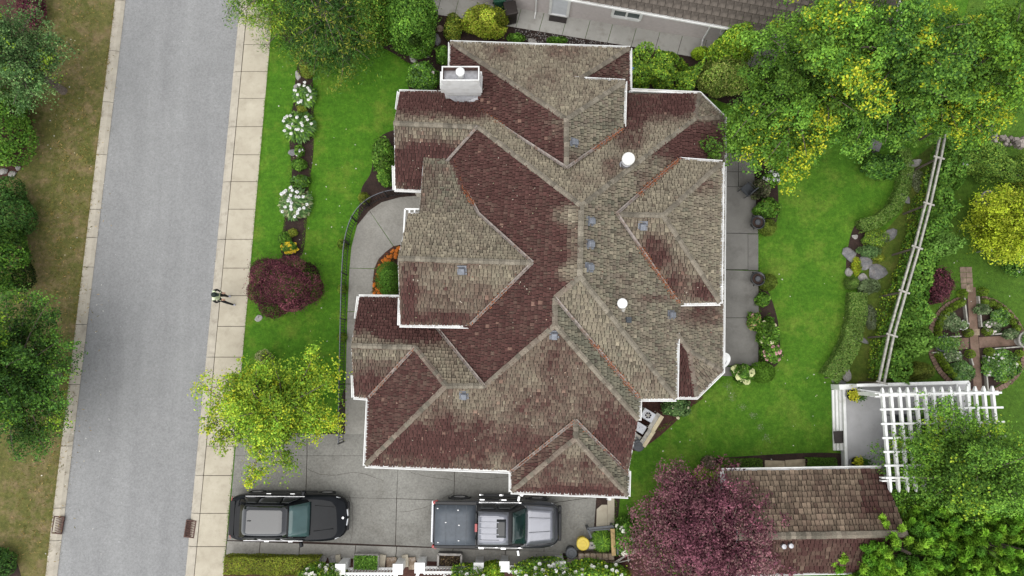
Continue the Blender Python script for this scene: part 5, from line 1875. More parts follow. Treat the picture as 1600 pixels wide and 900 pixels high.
for s in (-1, 1):
    for x0, x1, a0, a1 in ((-1.78, -1.12, 1.14, 1.50), (-1.06, -.18, 1.12, 1.53), (-.12, .60, 1.12, 1.50)):
        top1 = x1 if x1 < .3 else .18
        q = [(x0, s * .855, 1.13), (x1, s * .855, 1.12), (top1, s * .70, a1), (x0 + (.22 if x0 < -1.5 else 0), s * .70, a1 - .01)]
        patch('side_window', q if s < 0 else [q[1], q[0], q[3], q[2]], 'glass', suv, bulge=.01, off=.02)
    bar('window_trim', suv, (-1.75, s * .90, 1.095), (.72, s * .90, 1.085), .022, .02, 'alloy')
    bar('roof_rail', suv, (-1.55, s * .64, 1.665), (.05, s * .63, 1.655), .035, .035, 'carblack', .008)
    bar('sill_trim', suv, (-1.1, s * .985, .34), (1.05, s * .985, .34), .04, .10, 'carplastic', .01)
    for x in (-.85, .15):
        bar('door_handle', suv, (x - .10, s * .975, .90), (x + .10, s * .975, .90), .03, .03, 'chrome', .008)
    mb = MB()
    mb.box((.66, s * 1.04, 1.09), (.16, .24, .15), rz=-s * .25, taper=.8)
    mr = mb.build('mirror', MT['carblack'], suv, origin=(0, 0, 0)); b_ = mr.modifiers.new('bevel', 'BEVEL'); b_.width = .035; b_.segments = 3
    patch('headlight', [(2.06, s * .60, .84), (2.34, s * .50, .72), (2.22, s * .78, .70), (1.98, s * .88, .83)][::s], 'lampclear', suv, bulge=.015, off=.015, n=3)
    patch('tail_light', [(-2.43, s * .52, .84), (-2.43, s * .80, .82), (-2.34, s * .86, .96), (-2.38, s * .52, .98)][::-s], 'tailred', suv, bulge=.01, off=.02, n=3)
    for x in (-1.52, 1.48):
        wheel(suv, x, s * .85, .37, .26)
    bar('bonnet_crease', suv, (1.15, s * .52, 1.095), (1.95, s * .44, .985), .05, .02, 'carblack', .008)
    bar('exhaust', suv, (-2.52, s * .5, .38), (-2.38, s * .5, .38), .12, .07, 'chrome', .01)
bar('licence_plate', suv, (-2.475, -.26, .80), (-2.475, .26, .80), .14, .02, 'plate', up=Vector((-1, 0, .35)).normalized())
bar('tailgate_ledge', suv, (-2.30, -.70, 1.055), (-2.30, .70, 1.055), .20, .03, 'carblack', .01)
bar('rear_bumper', suv, (-2.46, -.72, .60), (-2.46, .72, .60), .14, .2, 'carplastic', .04)
for s in (-1, 1):
    bar('grille', suv, (2.475, s * .05, .62), (2.44, s * .34, .63), .05, .20, 'chrome', .03)
bar('front_bumper', suv, (2.40, -.60, .40), (2.40, .60, .40), .14, .16, 'carplastic', .04)
mb = MB(); mb.lathe([(.045, .0), (.045, .012), (0, .014)], (2.30, 0, .835), 16)
em = mb.build('bonnet_badge', MT['chrome'], suv, origin=(0, 0, 0))

# grey pickup with a covered bed
pc = U(776, 817.5, .9)
tk = thing('pickup_truck', 'grey crew cab pickup truck with a dark covered bed parked by the garage', 'pickup truck', (pc.x, pc.y, .03), math.radians(-0.8))


def tprof(w, z0, zb, crown=.02):
    return [(w * .6, z0), (w * .95, z0 + .02), (w, z0 + .12), (w * 1.01, (z0 + zb) / 2), (w * .995, zb - .10), (w * .96, zb - .01), (w * .6, zb + crown * .8), (0, zb + crown)]


shell('body', [(-2.62, tprof(.86, .55, 1.22)), (-2.58, tprof(.92, .50, 1.28)), (-1.8, tprof(.96, .42, 1.30)), (-.9, tprof(.96, .40, 1.28)), (-.2, tprof(.955, .40, 1.20)), (.8, tprof(.955, .40, 1.18)),
               (1.25, tprof(.965, .42, 1.19, .04)), (1.8, tprof(.965, .44, 1.15, .05)), (2.3, tprof(.92, .46, 1.06, .04)), (2.56, tprof(.76, .48, .98, .03)), (2.66, tprof(.58, .52, .90, .02))], 'cardark', tk)
patch('bonnet', [(1.22, -.80, 1.215), (2.42, -.70, 1.055), (2.42, .70, 1.055), (1.22, .80, 1.215)], 'cargrey', tk, bulge=.035, off=.016, n=6)
for s in (-1, 1):
    bar('bonnet_crease', tk, (1.35, s * .30, 1.272), (2.25, s * .26, 1.15), .05, .03, 'cargrey', .01)
    bar('bonnet_gap', tk, (1.2, s * .83, 1.212), (2.38, s * .74, 1.065), .02, .02, 'black')
patch('tonneau_cover', [(-2.54, -.80, 1.315), (-.86, -.80, 1.305), (-.86, .80, 1.305), (-2.54, .80, 1.315)], 'tonneau', tk, bulge=.010, off=.03, thick=.04, n=4)
for x in (-2.1, -1.68, -1.26):
    bar('tonneau_seam', tk, (x, -.79, 1.356), (x, .79, 1.356), .018, .008, 'tonneau')
for x, y in ((-2.45, .66), (-2.1, .1), (-1.6, .6), (-1.55, 0), (-1.55, -.62), (-2.4, -.7)):
    bar('tonneau_clip', tk, (x - .03, y, 1.362), (x + .03, y, 1.362), .035, .010, 'alloy')
for s in (-1, 1):
    bar('bed_rail', tk, (-2.56, s * .875, 1.315), (-.84, s * .875, 1.30), .12, .05, 'carplastic', .015)
cabp = [(-.86, .74, 1.20), (-.80, .73, 1.62), (-.70, .70, 1.80), (-.1, .69, 1.855), (.40, .68, 1.83), (.62, .66, 1.78), (.95, .69, 1.50), (1.28, .74, 1.20)]
shell('cab', [(x, [(hw + .15, 1.15), (hw + .13, 1.22), (hw + .06, max(1.18, z - .16)), (hw, max(1.19, z - .03)), (hw * .6, z + .004), (0, z + .014)]) for x, hw, z in cabp], 'carplastic', tk)
patch('roof_panel', [(-.74, -.655, 1.83), (.50, -.64, 1.84), (.50, .64, 1.84), (-.74, .655, 1.83)], 'cargrey', tk, bulge=.022, off=.016, n=5)
for k in range(5):
    y = -.48 + k * .24
    bar('roof_rib', tk, (-.68, y, 1.868), (.12, y, 1.878), .045, .022, 'cargrey', .008)
patch('sunroof', [(.02, -.36, 1.872), (.40, -.36, 1.874), (.40, .36, 1.874), (.02, .36, 1.872)], 'glass', tk, bulge=.006, off=.012, thick=.012)
patch('windscreen', [(.66, -.60, 1.765), (1.24, -.72, 1.255), (1.24, .72, 1.255), (.66, .60, 1.765)], 'darkteal', tk, bulge=.05, off=.02)
patch('rear_window', [(-.865, .55, 1.34), (-.80, .52, 1.70), (-.80, -.52, 1.70), (-.865, -.55, 1.34)], 'glass', tk, bulge=.0, off=.02)
bar('brake_light', tk, (-.82, -.16, 1.80), (-.82, .16, 1.80), .10, .04, 'tailred', .01)
bar('steering_wheel', tk, (.83, .42, 1.34), (.83, .24, 1.34), .03, .03, 'black')
for s in (-1, 1):
    for x0, x1, xt in ((-.70, -.02, -.02), (.04, .92, .62)):
        q = [(x0, s * .872, 1.27), (x1, s * .872, 1.26), (xt, s * .735, 1.70), (x0 + .04, s * .735, 1.71)]
        patch('side_window', q if s < 0 else [q[1], q[0], q[3], q[2]], 'glass', tk, bulge=.01, off=.03)
    bar('window_trim', tk, (-.74, s * .905, 1.225), (1.02, s * .905, 1.215), .03, .03, 'chrome')
    for x in (-.62, .30):
        bar('door_handle', tk, (x - .11, s * .985, 1.06), (x + .11, s * .985, 1.06), .06, .05, 'chrome', .015)
    bar('running_board', tk, (-.78, s * 1.05, .42), (1.06, s * 1.05, .42), .15, .06, 'carplastic', .02)
    for x in (-.68, .18, 1.02):
        bar('step_bracket', tk, (x - .09, s * 1.075, .458), (x + .09, s * 1.075, .458), .07, .02, 'chrome', .006)
    mb = MB()
    mb.box((.92, s * 1.09, 1.24), (.12, .26, .20), rz=-s * .2, taper=.85)
    mr = mb.build('mirror', MT['chrome'], tk, origin=(0, 0, 0)); b_ = mr.modifiers.new('bevel', 'BEVEL'); b_.width = .03; b_.segments = 3
    for x in (-1.62, 1.72):
        wheel(tk, x, s * .86, .39, .26, 6)
        mb = MB()
        for k in range(9):
            a0, a1 = math.pi * k / 8, 0
            mb.beam((x - .47 * math.cos(math.pi * k / 9), s * .965, .40 + .47 * math.sin(math.pi * k / 9)), (x - .47 * math.cos(math.pi * (k + 1) / 9), s * .965, .40 + .47 * math.sin(math.pi * (k + 1) / 9)), .06, .04, up=Vector((0, 1, 0)))
        mb.build('wheel_arch', MT['carplastic'], tk, origin=(0, 0, 0))
    bar('tail_light', tk, (-2.66, s * .86, 1.16), (-2.46, s * .93, 1.16), .12, .30, 'tailred', .03)
    patch('headlight', [(2.40, s * .52, .98), (2.60, s * .44, .88), (2.46, s * .80, .86), (2.28, s * .88, .97)][::s], 'lampclear', tk, bulge=.01, off=.02, n=3)
bar('tailgate', tk, (-2.64, -.78, 1.0), (-2.64, .78, 1.0), .06, .5, 'cargrey', .02)
bar('rear_bumper', tk, (-2.70, -.86, .60), (-2.70, .86, .60), .16, .20, 'chrome', .04)
bar('front_bumper', tk, (2.66, -.72, .62), (2.66, .72, .62), .16, .26, 'carplastic', .05)
bar('grille', tk, (2.66, -.46, .86), (2.66, .46, .86), .06, .18, 'black', .02)
for s in (-1, 1):
    bar('wiper', tk, (1.22, s * .1 + .1, 1.285), (1.12, s * .1 + .62 * (1 if s > 0 else -1) * .6 + .1, 1.40), .015, .015, 'black')


# ------------------------------------------------------------------ the walker
def person():
    f = U(342, 464, 0.85)
    t = thing('person', 'person in pale vest, black sleeves and cap walking across the pavement', 'person', (f.x, f.y, 0.02))
    V, E, Rr = [], [], []

    def add(p, r, par=None):
        V.append(p); Rr.append(r)
        if par is not None:
            E.append((par, len(V) - 1))
        return len(V) - 1
    pel = add((0, 0, .95), .145)
    bel = add((.01, 0, 1.10), .135, pel)
    che = add((.02, 0, 1.30), .155, bel)
    nk0 = add((.05, 0, 1.46), .085, che)
    nk = add((.10, 0, 1.53), .055, nk0)
    h1 = add((.16, 0, 1.62), .088, nk)
    h2 = add((.16, 0, 1.70), .092, h1)
    add((.15, 0, 1.765), .055, h2)
    add((.255, 0, 1.635), .018, h1)                               # nose
    feet = []
    for s, kx, ax, fx, sy in ((1, .16, .02, .14, .08), (-1, .17, .27, .36, -.04)):
        hp = add((.0, s * .09, .88), .095, pel)
        kn = add((kx, s * .10 + (-.10 if s < 0 else 0), .50), .062, hp)
        an = add((ax + .05, s * .10 + (-.16 if s < 0 else .0), .10), .045, kn)
        to = add((fx + .08, s * .11 + (-.18 if s < 0 else .01), .05), .042, an)
    for s in (1, -1):
        sh = add((.02, s * .20, 1.42), .068, che)
        el = add((.05, s * .285, 1.16), .048, sh)
        wr = add((.22, s * .17, 1.07), .033, el)
        pa = add((.28, s * .145, 1.07), .034, wr)
        for k in range(4):
            y0 = (k - 1.5) * .018
            a = add((.325, s * .145 + y0, 1.072), .0095, pa)
            b = add((.360 - abs(k - 1.2) * .006, s * .14 + y0, 1.055), .009, a)
            add((.368 - abs(k - 1.2) * .006, s * .136 + y0, 1.030), .0085, b)
        th = add((.275, s * .105, 1.085), .011, pa)
        add((.305, s * .082, 1.08), .0095, th)
    me = bpy.data.meshes.new('body')
    me.from_pydata(V, E, [])
    o = bpy.data.objects.new('body', me)
    C.objects.link(o)
    m = o.modifiers.new('skin', 'SKIN')
    for i, r in enumerate(Rr):
        me.skin_vertices[0].data[i].radius = (r, r)
    me.skin_vertices[0].data[0].use_root = True
    m.use_smooth_shade = True
    s_ = o.modifiers.new('sub', 'SUBSURF'); s_.levels = 1; s_.render_levels = 1
    dg = bpy.context.evaluated_depsgraph_get()
    nm = bpy.data.meshes.new_from_object(o.evaluated_get(dg))
    o.modifiers.clear()
    nm.name = 'body'
    o.data = nm
    for k in ('skin', 'vest', 'blackcloth', 'shoe'):
        nm.materials.append(MT[k])
    for p in nm.polygons:
        x, y, z = p.center
        if z < .115:
            mi = 3
        elif z < .98:
            mi = 2
        elif z < 1.47:
            mi = 1 if abs(y) < .185 and (x < .2) else 2
            if x > .25:
                mi = 0
        else:
            mi = 0
        p.material_index = mi
        p.use_smooth = True
    o.parent = t
    mb = MB()
    mb.lathe([(.112, 0), (.115, .04), (.10, .09), (.06, .125), (0, .135)], (.155, 0, 1.675), 18)
    mb.mesh([(.22, -.085, 1.69), (.345, -.06, 1.675), (.365, 0, 1.68), (.345, .06, 1.675), (.22, .085, 1.69),
             (.22, -.085, 1.68), (.345, -.06, 1.665), (.365, 0, 1.67), (.345, .06, 1.665), (.22, .085, 1.68)],
            [(0, 1, 2, 3, 4), (9, 8, 7, 6, 5), (0, 5, 6, 1), (1, 6, 7, 2), (2, 7, 8, 3), (3, 8, 9, 4)])
    mb.build('cap', MT['capgreen'], t, origin=(0, 0, 0), smooth=True)
    for s in (1, -1):
        mb = MB()
        mb.lathe([(0.0, -.012), (.014, -.008), (.018, .004), (.008, .012)], (.165, s * .095, 1.635), 8, axis='Y')
        mb.build('ear', MT['skin'], t, origin=(0, 0, 0), smooth=True)
        mb = MB()
        mb.lathe([(0, -.007), (.008, 0), (0, .007)], (.242, s * .034, 1.66), 8)
        mb.build('eye', MT['blackcloth'], t, origin=(0, 0, 0), smooth=True)
    mb = MB()
    mb.beam((.246, -.022, 1.60), (.246, .022, 1.60), .008, .008)
    mb.build('mouth', MT['tailred'], t, origin=(0, 0, 0))


person()
# ------------------------------------------------------------------ neighbour's house at the top edge
n0, n1 = U(800, 12, 0), U(1133, 67, 0)
nd = (n1 - n0).normalized()
nn = Vector((nd.y, -nd.x, 0))                                    # outward, towards us
if nn.y > 0:
    nn = -nn
nh = thing('house', 'neighbouring house with pinkish grey wall and brown tiled roof at the top edge', 'house', n0.lerp(n1, .5))
g0, g1 = U(800, -21, 3.05), U(1153, 43, 3.05)
ge0 = g0 - (g1 - g0).normalized() * 8
ge1 = g0 + (g1 - g0).normalized() * 16
mb = MB()
wa, wb = n0 - nd * 8, n0 + nd * 17
bk = -nn * 9
mb.slab([wa, wb, wb + bk, wa + bk], -.1, 2.95)
mb.build('wall', MT['nstucco'], nh)


def wall_px(px, py):
    """point of the neighbour's wall seen at a photo pixel"""
    a, b = U(px, py, 0), U(px, py, 3)
    d = b - a
    t_ = (n0 - a).dot(nn) / d.dot(nn)
    return a + d * t_


def on_wall(px0, px1, z0, z1, name, pane='winglass'):
    p, q = wall_px(px0, 30 + (px0 - 900) * .16), wall_px(px1, 30 + (px1 - 900) * .16)
    p, q = Vector((p.x, p.y, 0)), Vector((q.x, q.y, 0))
    f = MB()
    for r in (p, q):
        f.beam(r + nn * .04 + Vector((0, 0, z0)), r + nn * .04 + Vector((0, 0, z1)), .13, .11, up=nn)
    for z in (z0, z1):
        f.beam(p + nn * .05 + Vector((0, 0, z)), q + nn * .05 + Vector((0, 0, z)), .13, .12)
    o = f.build(name, MT['white'], nh)
    zc = (z0 + z1) / 2
    if name == 'window':
        m_ = (p + q) / 2
        for a, b in ((p, m_ - nd * .04), (m_ + nd * .04, q)):
            g = MB()
            g.beam(a + nn * .02 + Vector((0, 0, zc)), b + nn * .02 + Vector((0, 0, zc)), .02, z1 - z0)
            g.build('pane', MT[pane], o)
        g = MB()
        g.beam(m_ + nn * .035 + Vector((0, 0, z0)), m_ + nn * .035 + Vector((0, 0, z1)), .09, .07, up=nn)
        g.build('mullion', MT['white'], o)
    else:
        g = MB()
        g.beam(p + nn * .025 + Vector((0, 0, zc)), q + nn * .025 + Vector((0, 0, zc)), .04, z1 - z0 - .05)
        g.build('door_leaf', MT['doorwhite'], o)
        g = MB()
        g.beam(p + nn * .20 + Vector((0, 0, .06)), q + nn * .20 + Vector((0, 0, .06)), .32, .12)
        g.build('door_step', MT['binbrown'], o)


on_wall(952, 994, .85, 1.5, 'window')
on_wall(1118, 1160, .85, 1.5, 'window')
on_wall(859, 886, .12, 2.15, 'door')
GIN = (nn.x, nn.y)
gutter(ge0, ge1, parent=nh, hang=False)
mb = MB()
up_n = -nn
sl_ = .5
mb.mesh([ge0, ge1, ge1 + up_n * 6 + Vector((0, 0, 6 * sl_)), ge0 + up_n * 6 + Vector((0, 0, 6 * sl_))], [(0, 1, 2, 3)])
nroof = mb.build('roof', MT['deckroof'], nh)
gd = (ge1 - ge0).normalized()
sv = (up_n + Vector((0, 0, sl_))).normalized()
nrm = gd.cross(sv).normalized()
if nrm.z < 0:
    nrm = -nrm
tile_me = None
k_in = 0
rest = MB()
for row in range(9):
    off = (row % 2) * .17
    for col in range(70):
        p = ge0 + gd * (col * .335 + off) + sv * (row * .34 - .03)
        q = p + gd * .165 + sv * .17
        x, y = PX(q)
        if not (900 < x < 1260 and y > -60):
            continue
        M3 = Matrix((gd, sv, nrm)).transposed()
        tilt = Matrix.Rotation(-.09, 3, 'X')
        if -6 < y and k_in < 200:
            if tile_me is None:
                t_ = MB()
                t_.box((0, 0, 0), (.318, .37, .04))
                V_ = t_.v
                o = t_.build('roof_tile', plain('brown_concrete_tile', (.10, .085, .072), .9, .35, 3.0, spec=.2, bump=.4), nroof, origin=(0, 0, 0))
                tile_me = o.data
            else:
                o = bpy.data.objects.new('roof_tile', tile_me)
                C.objects.link(o)
                o.parent = nroof
            k_in += 1
            M4 = (M3 @ tilt @ Matrix.Rotation(rng.normal(0, .015), 3, 'Z')).to_4x4()
            M4.translation = q + nrm * (.045 + rng.uniform(-.006, .006)) - Vector(WL[nroof.name])
            o.matrix_local = M4
        else:
            rest.box(q + nrm * .045, (.318, .37, .04), M=M3 @ tilt)
if rest.f:
    rest.build('roof_tile_rest', tile_me.materials[0], nroof, kind='stuff')
for px, py in ((1106, 58), (838, 18)):
    a = wall_px(px, py - 12)
    a = Vector((a.x, a.y, 0))
    mb = MB()
    mb.tube([a + nn * .55 + Vector((0, 0, 2.98)), a + nn * .10 + Vector((0, 0, 2.6)), a + nn * .08 + Vector((0, 0, .15)), a + nn * .4 + Vector((0, 0, .06))], .045, 8)
    mb.build('downpipe', MT['gutter'], nh)

# waste bins on the side path


def bin_(name, label, px, py, mat, rz, lidpx=None, sticker=False, h=1.05):
    p = U(px, py, 0.03)
    t = thing(name, label, 'bin', p, rz)
    mb = MB()
    mb.box((0, 0, h * .5), (.46, .52, h * .95), taper=1.16)
    o = mb.build('bin_body', MT[mat], t, origin=(0, 0, 0))
    b = o.modifiers.new('bevel', 'BEVEL'); b.width = .04; b.segments = 2
    mb = MB()
    mb.box((0, .02, h + .0), (.60, .68, .07), taper=.92)
    o = mb.build('lid', MT[mat], t, origin=(0, 0, 0))
    b = o.modifiers.new('bevel', 'BEVEL'); b.width = .025; b.segments = 2
    mb = MB()
    mb.tube([(-.22, .38, h - .02), (.22, .38, h - .02)], .018, 6)
    mb.build('handle', MT['binlid'], t, origin=(0, 0, 0))
    for s in (-1, 1):
        mb = MB()
        mb.lathe([(.10, -.03), (.11, 0), (.10, .03)], (s * .25, .27, .11), 12, axis='Y', R=Matrix.Rotation(math.pi / 2, 3, 'Z'))
        mb.build('wheel', MT['rubber'], t, origin=(0, 0, 0))
    if sticker:
        mb = MB()
        mb.box((0, -.02, h + .038), (.22, .20, .008))
        mb.build('sticker', MT['plate'], t, origin=(0, 0, 0))
    return t


bin_('waste_bin', 'dark green wheeled bin with a pale sticker on its lid at the top edge', 780, 12, 'bingreen', .16, sticker=True)
bin_('waste_bin', 'dark brown wheeled bin behind the golden lime shrub', 798, 31, 'binbrown', .2)
p = U(985, 113, 1.6)
t = thing('blue_board', 'bright blue lettered panel peeking out from under the upper right gutter', 'panel', Vector((p.x - .1, p.y, 0)), -.35)
mb = MB(); mb.box((0, 0, 1.55), (.42, .62, .04)); mb.build('panel', MT['blue'], t, origin=(0, 0, 0))
for k in range(5):
    mb = MB(); mb.box((.05 - .02 * (k % 2), -.2 + .1 * k, 1.574), (.2, .035, .006)); mb.build('print_line', MT['bluegrey'], t, origin=(0, 0, 0))
for sx in (-.15, .15):
    mb = MB(); mb.tube([(sx, 0, 0), (sx, 0, 1.54)], .02, 6); mb.build('leg', MT['steel'], t, origin=(0, 0, 0))


# ------------------------------------------------------------------ rocks
def rock(label, px, py, s, mat='rock', group=None, h=None, z=0.0, name='garden_rock', seed=0):
    bm = bmesh.new()
    bmesh.ops.create_icosphere(bm, subdivisions=2, radius=1.0)
    R = np.random.default_rng(int(px * 31 + py))
    f = [unit(1)[0] for _ in range(9)]
    for v in bm.verts:
        c = v.co.copy()
        for k in f:
            d = c.dot(Vector(k))
            if d > .62:
                c -= Vector(k) * (d - .62) * .9
        v.co = Vector((c.x * s[0], c.y * s[1], c.z * (h or min(s) * .6)))
    me = bpy.data.meshes.new(name)
    bm.to_mesh(me)
    bm.free()
    me.materials.append(MT[mat])
    o = bpy.data.objects.new(name, me)
    C.objects.link(o)
    p = U(px, py, z + (h or min(s) * .6) * .4)
    o.location = p
    o.rotation_euler = (0, 0, R.uniform(0, 3))
    WL[o.name] = p
    return tag(o, label, 'rock', group)


rock('pale upright rock standing at the head of the flower strip', 466, 118, (.14, .28))
rock('second pale rock edging the flower strip beside the olive cushion', 464, 135, (.13, .22))
rock('long grey rock edging the flower strip beside the upper peony', 463, 152, (.12, .3), 'slate')
rock('square grey stone set in the flower strip', 457, 238, (.2, .24), 'slate')
rock('dark rock between the big laurel and the chimney', 681, 62, (.3, .4), 'slate')
rock('grey rock at the foot of the big laurel', 664, 84, (.22, .3))
rock('pale rock at the lawn edge under the big laurel', 645, 91, (.28, .2))
rock('white rock by the gravel strip above the north gutter', 832, 64, (.26, .16))
rock('pinkish flat stone above the heather shrub', 688, 45, (.26, .18), 'mossstone')
rock('pale stepping stone on the front lawn below the red maple', 404, 497, (.22, .17), h=.08)
for lab, x, y, s, mt in (('pale rounded stones at the left edge above the dark shrub', 6, 268, (.26, .2), 'rock'),
                         ('speckled stone beside the red mulch at the left edge', 20, 272, (.22, .18), 'rock'),
                         ('small pale stone at the tip of the red mulch', 28, 263, (.16, .14), 'rock')):
    rock(lab, x, y, s, mt)
for lab, x, y, s, mt, h in (('flat slate slab at the lawn edge of the rockery', 1328, 398, (.36, .44), 'slate', .12), ('brown flat slab in the middle of the rockery', 1352, 412, (.36, .38), 'slate', .12),
                            ('large reddish slab at the lower end of the rockery', 1370, 424, (.42, .56), 'slate', .12), ('white boulder beside the clipped ball in the rockery', 1327, 425, (.22, .2), 'rock', None),
                            ('small white boulder at the top of the rockery soil', 1336, 370, (.16, .13), 'rock', None), ('rounded pale boulder right of the clipped ball', 1349, 434, (.24, .26), 'rock', None),
                            ('slate slab under the upper hedge end', 1388, 370, (.28, .55), 'slate', .14), ('pale stone beside the upper curved hedge', 1428, 255, (.22, .5), 'rock', None),
                            ('cream stone below the pale stone at the upper hedge', 1424, 275, (.2, .2), 'rock', None), ('purplish stone at the bend of the upper hedge', 1414, 310, (.2, .45), 'slate', None),
                            ('grey boulder at the foot of the lower hedge', 1322, 585, (.3, .36), 'rock', None), ('flat grey rock against the deck corner', 1310, 597, (.36, .22), 'slate', None),
                            ('small stone on the right flank of the lower hedge', 1353, 482, (.14, .2), 'rock', None), ('narrow rock on the right flank of the lower hedge', 1345, 530, (.14, .5), 'slate', None),
                            ('pale stone in the upper right under the big trees', 1510, 198, (.28, .3), 'rock', None), ('grey stepping stone beside the pale stone at the upper right', 1548, 200, (.22, .3), 'slate', .1)):
    rock(lab, x, y, s, mt, h=h)
# rockery walls of many stones, upper right
mb = MB()
for k in range(90):
    x = rng.uniform(1548, 1640)
    p = U(x, 218 + (x - 1550) * .08 + rng.uniform(-7, 7), .1)
    g = rng.uniform(.12, .34)
    s = rng.uniform(.12, .28)
    mb.box(p, (s, s * .8, s * .8), rz=rng.uniform(0, 3), col=(g, g * .88, g * .8), taper=.7)
mb.build('rubble_edging', MT['litter'], kind='stuff')

# the tilted slate on the lawn under the big tree
p = U(1366, 228, .3)
t = thing('stone_bench', 'grey square stone seat tilted on the back lawn under the big tree', 'stone seat', (p.x, p.y, 0), -.45)
mb = MB(); mb.box((0, 0, .38), (.52, .46, .09)); o = mb.build('seat', MT['slate'], t, origin=(0, 0, 0)); b_ = o.modifiers.new('bevel', 'BEVEL'); b_.width = .015
for sx in (-.16, .16):
    mb = MB(); mb.box((sx, 0, .16), (.12, .36, .34)); mb.build('leg', MT['slate'], t, origin=(0, 0, 0))

# ------------------------------------------------------------------ iron railing round the front walk
cv = smooth_px([(537, 690), (538, 600), (540, 500), (542, 430), (546, 382), (557, 346), (577, 322), (606, 308), (640, 303)], 9)
q = [U(x, y, 0) for x, y in cv]
t = thing('iron_railing', 'curved black iron railing with thin balusters along the front walk', 'railing', q[len(q) // 2])
for z, r in ((.98, .016), (.86, .012), (.12, .014)):
    mb = MB()
    mb.tube([p + Vector((0, 0, z)) for p in q], r, 6)
    mb.build('rail', MT['black'] if z != .98 else MT['ventgrey'], t)
mb = MB()
acc = 0.0
for a, b in zip(q[:-1], q[1:]):
    L = (b - a).length
    while acc < L:
        p = a.lerp(b, acc / L)
        mb.box((p.x, p.y, .53), (.018, .018, .86))
        acc += .125
    acc -= L
mb.build('baluster', MT['black'], t, kind='stuff')
for i in range(0, len(q), 9):
    mb = MB()
    mb.box((q[i].x, q[i].y, .5), (.05, .05, 1.06))
    mb.build('post', MT['black'], t)
for i, (x, y) in enumerate(((537, 383), (534, 452), (531, 528))):
    pass

# ------------------------------------------------------------------ patio urns and the chairs by the door


def urn(label, px, py):
    t = thing('patio_urn', label, 'urn', U(px, py, .163), 0, 'black urns on the patio edge')
    mb = MB()
    mb.lathe([(.16, 0), (.17, .04), (.13, .10), (.22, .22), (.28, .38), (.29, .50), (.32, .52), (.32, .56), (.27, .56), (.25, .48), (.0, .47)], (0, 0, 0), 24)
    mb.build('bowl', MT['pot'], t, origin=(0, 0, 0), smooth=True)
    mb = MB(); mb.lathe([(.0, .485), (.24, .48), (.25, .47)], (0, 0, 0), 18); mb.build('soil', MT['soil'], t, origin=(0, 0, 0))
    mb = MB(); mb.lathe([(.11, .50), (.13, .53), (.11, .55), (.10, .53)], (0, 0, 0), 18); mb.build('inner_ring', MT['binlid'], t, origin=(0, 0, 0))
    for k in range(3):
        a = k * 2.1
        mb = MB(); mb.tube([(.30 * math.cos(a), .30 * math.sin(a), .5), (.37 * math.cos(a), .37 * math.sin(a), .42), (.27 * math.cos(a), .27 * math.sin(a), .3)], .018, 6); mb.build('handle', MT['pot'], t, origin=(0, 0, 0))


urn('round black urn on the patio edge nearest the big tree', 1178, 351)
urn('round black urn on the patio edge nearest the bay roof', 1178, 438)


def chair(label, px, py, z, rz, group, mat='black'):
    t = thing('patio_chair', label, 'chair', U(px, py, z), rz, group)
    mb = MB(); mb.box((0, 0, .43), (.46, .46, .05)); mb.build('seat', MT[mat], t, origin=(0, 0, 0))
    mb = MB(); mb.box((0, -.24, .68), (.46, .04, .46)); mb.build('backrest', MT[mat], t, origin=(0, 0, 0))
    for sx in (-.21, .21):
        for sy in (-.21, .21):
            mb = MB(); mb.tube([(sx, sy, 0), (sx, sy, .42)], .018, 6); mb.build('leg', MT[mat], t, origin=(0, 0, 0))
        mb = MB(); mb.tube([(sx * 1.1, -.22, .62), (sx * 1.1, .2, .62), (sx * 1.1, .2, .42)], .018, 6); mb.build('armrest', MT[mat], t, origin=(0, 0, 0))
    return t


chair('dark metal chair on the upper patio near the lavender leaved shrub', 1163, 300, .165, .7, 'dark metal chairs', 'binlid')
p = U(1170, 290, .165)

# ------------------------------------------------------------------ air conditioner, boxes and lumber by the south east corner
p = U(1010, 648, .35)
t = thing('air_conditioner', 'pale grey air conditioner with a round fan grille beside the house corner', 'air conditioner', (p.x, p.y, 0), -.55)
mb = MB(); mb.box((0, 0, .38), (.56, .42, .72)); o = mb.build('case', MT['acwhite'], t, origin=(0, 0, 0)); b_ = o.modifiers.new('bevel', 'BEVEL'); b_.width = .02
mb = MB(); mb.lathe([(.17, .74), (.17, .76), (.14, .76), (.14, .74)], (0, 0, 0), 20); mb.build('fan_ring', MT['steel'], t, origin=(0, 0, 0))
mb = MB(); mb.lathe([(.07, .742), (.06, .762), (0, .765)], (0, 0, 0), 14); mb.build('fan_hub', MT['tan_wood'], t, origin=(0, 0, 0))
for k in range(6):
    mb = MB(); mb.beam((.06 * math.cos(k * 1.047), .06 * math.sin(k * 1.047), .752), (.15 * math.cos(k * 1.047), .15 * math.sin(k * 1.047), .752), .02, .012); mb.build('grille_bar', MT['steel'], t, origin=(0, 0, 0))
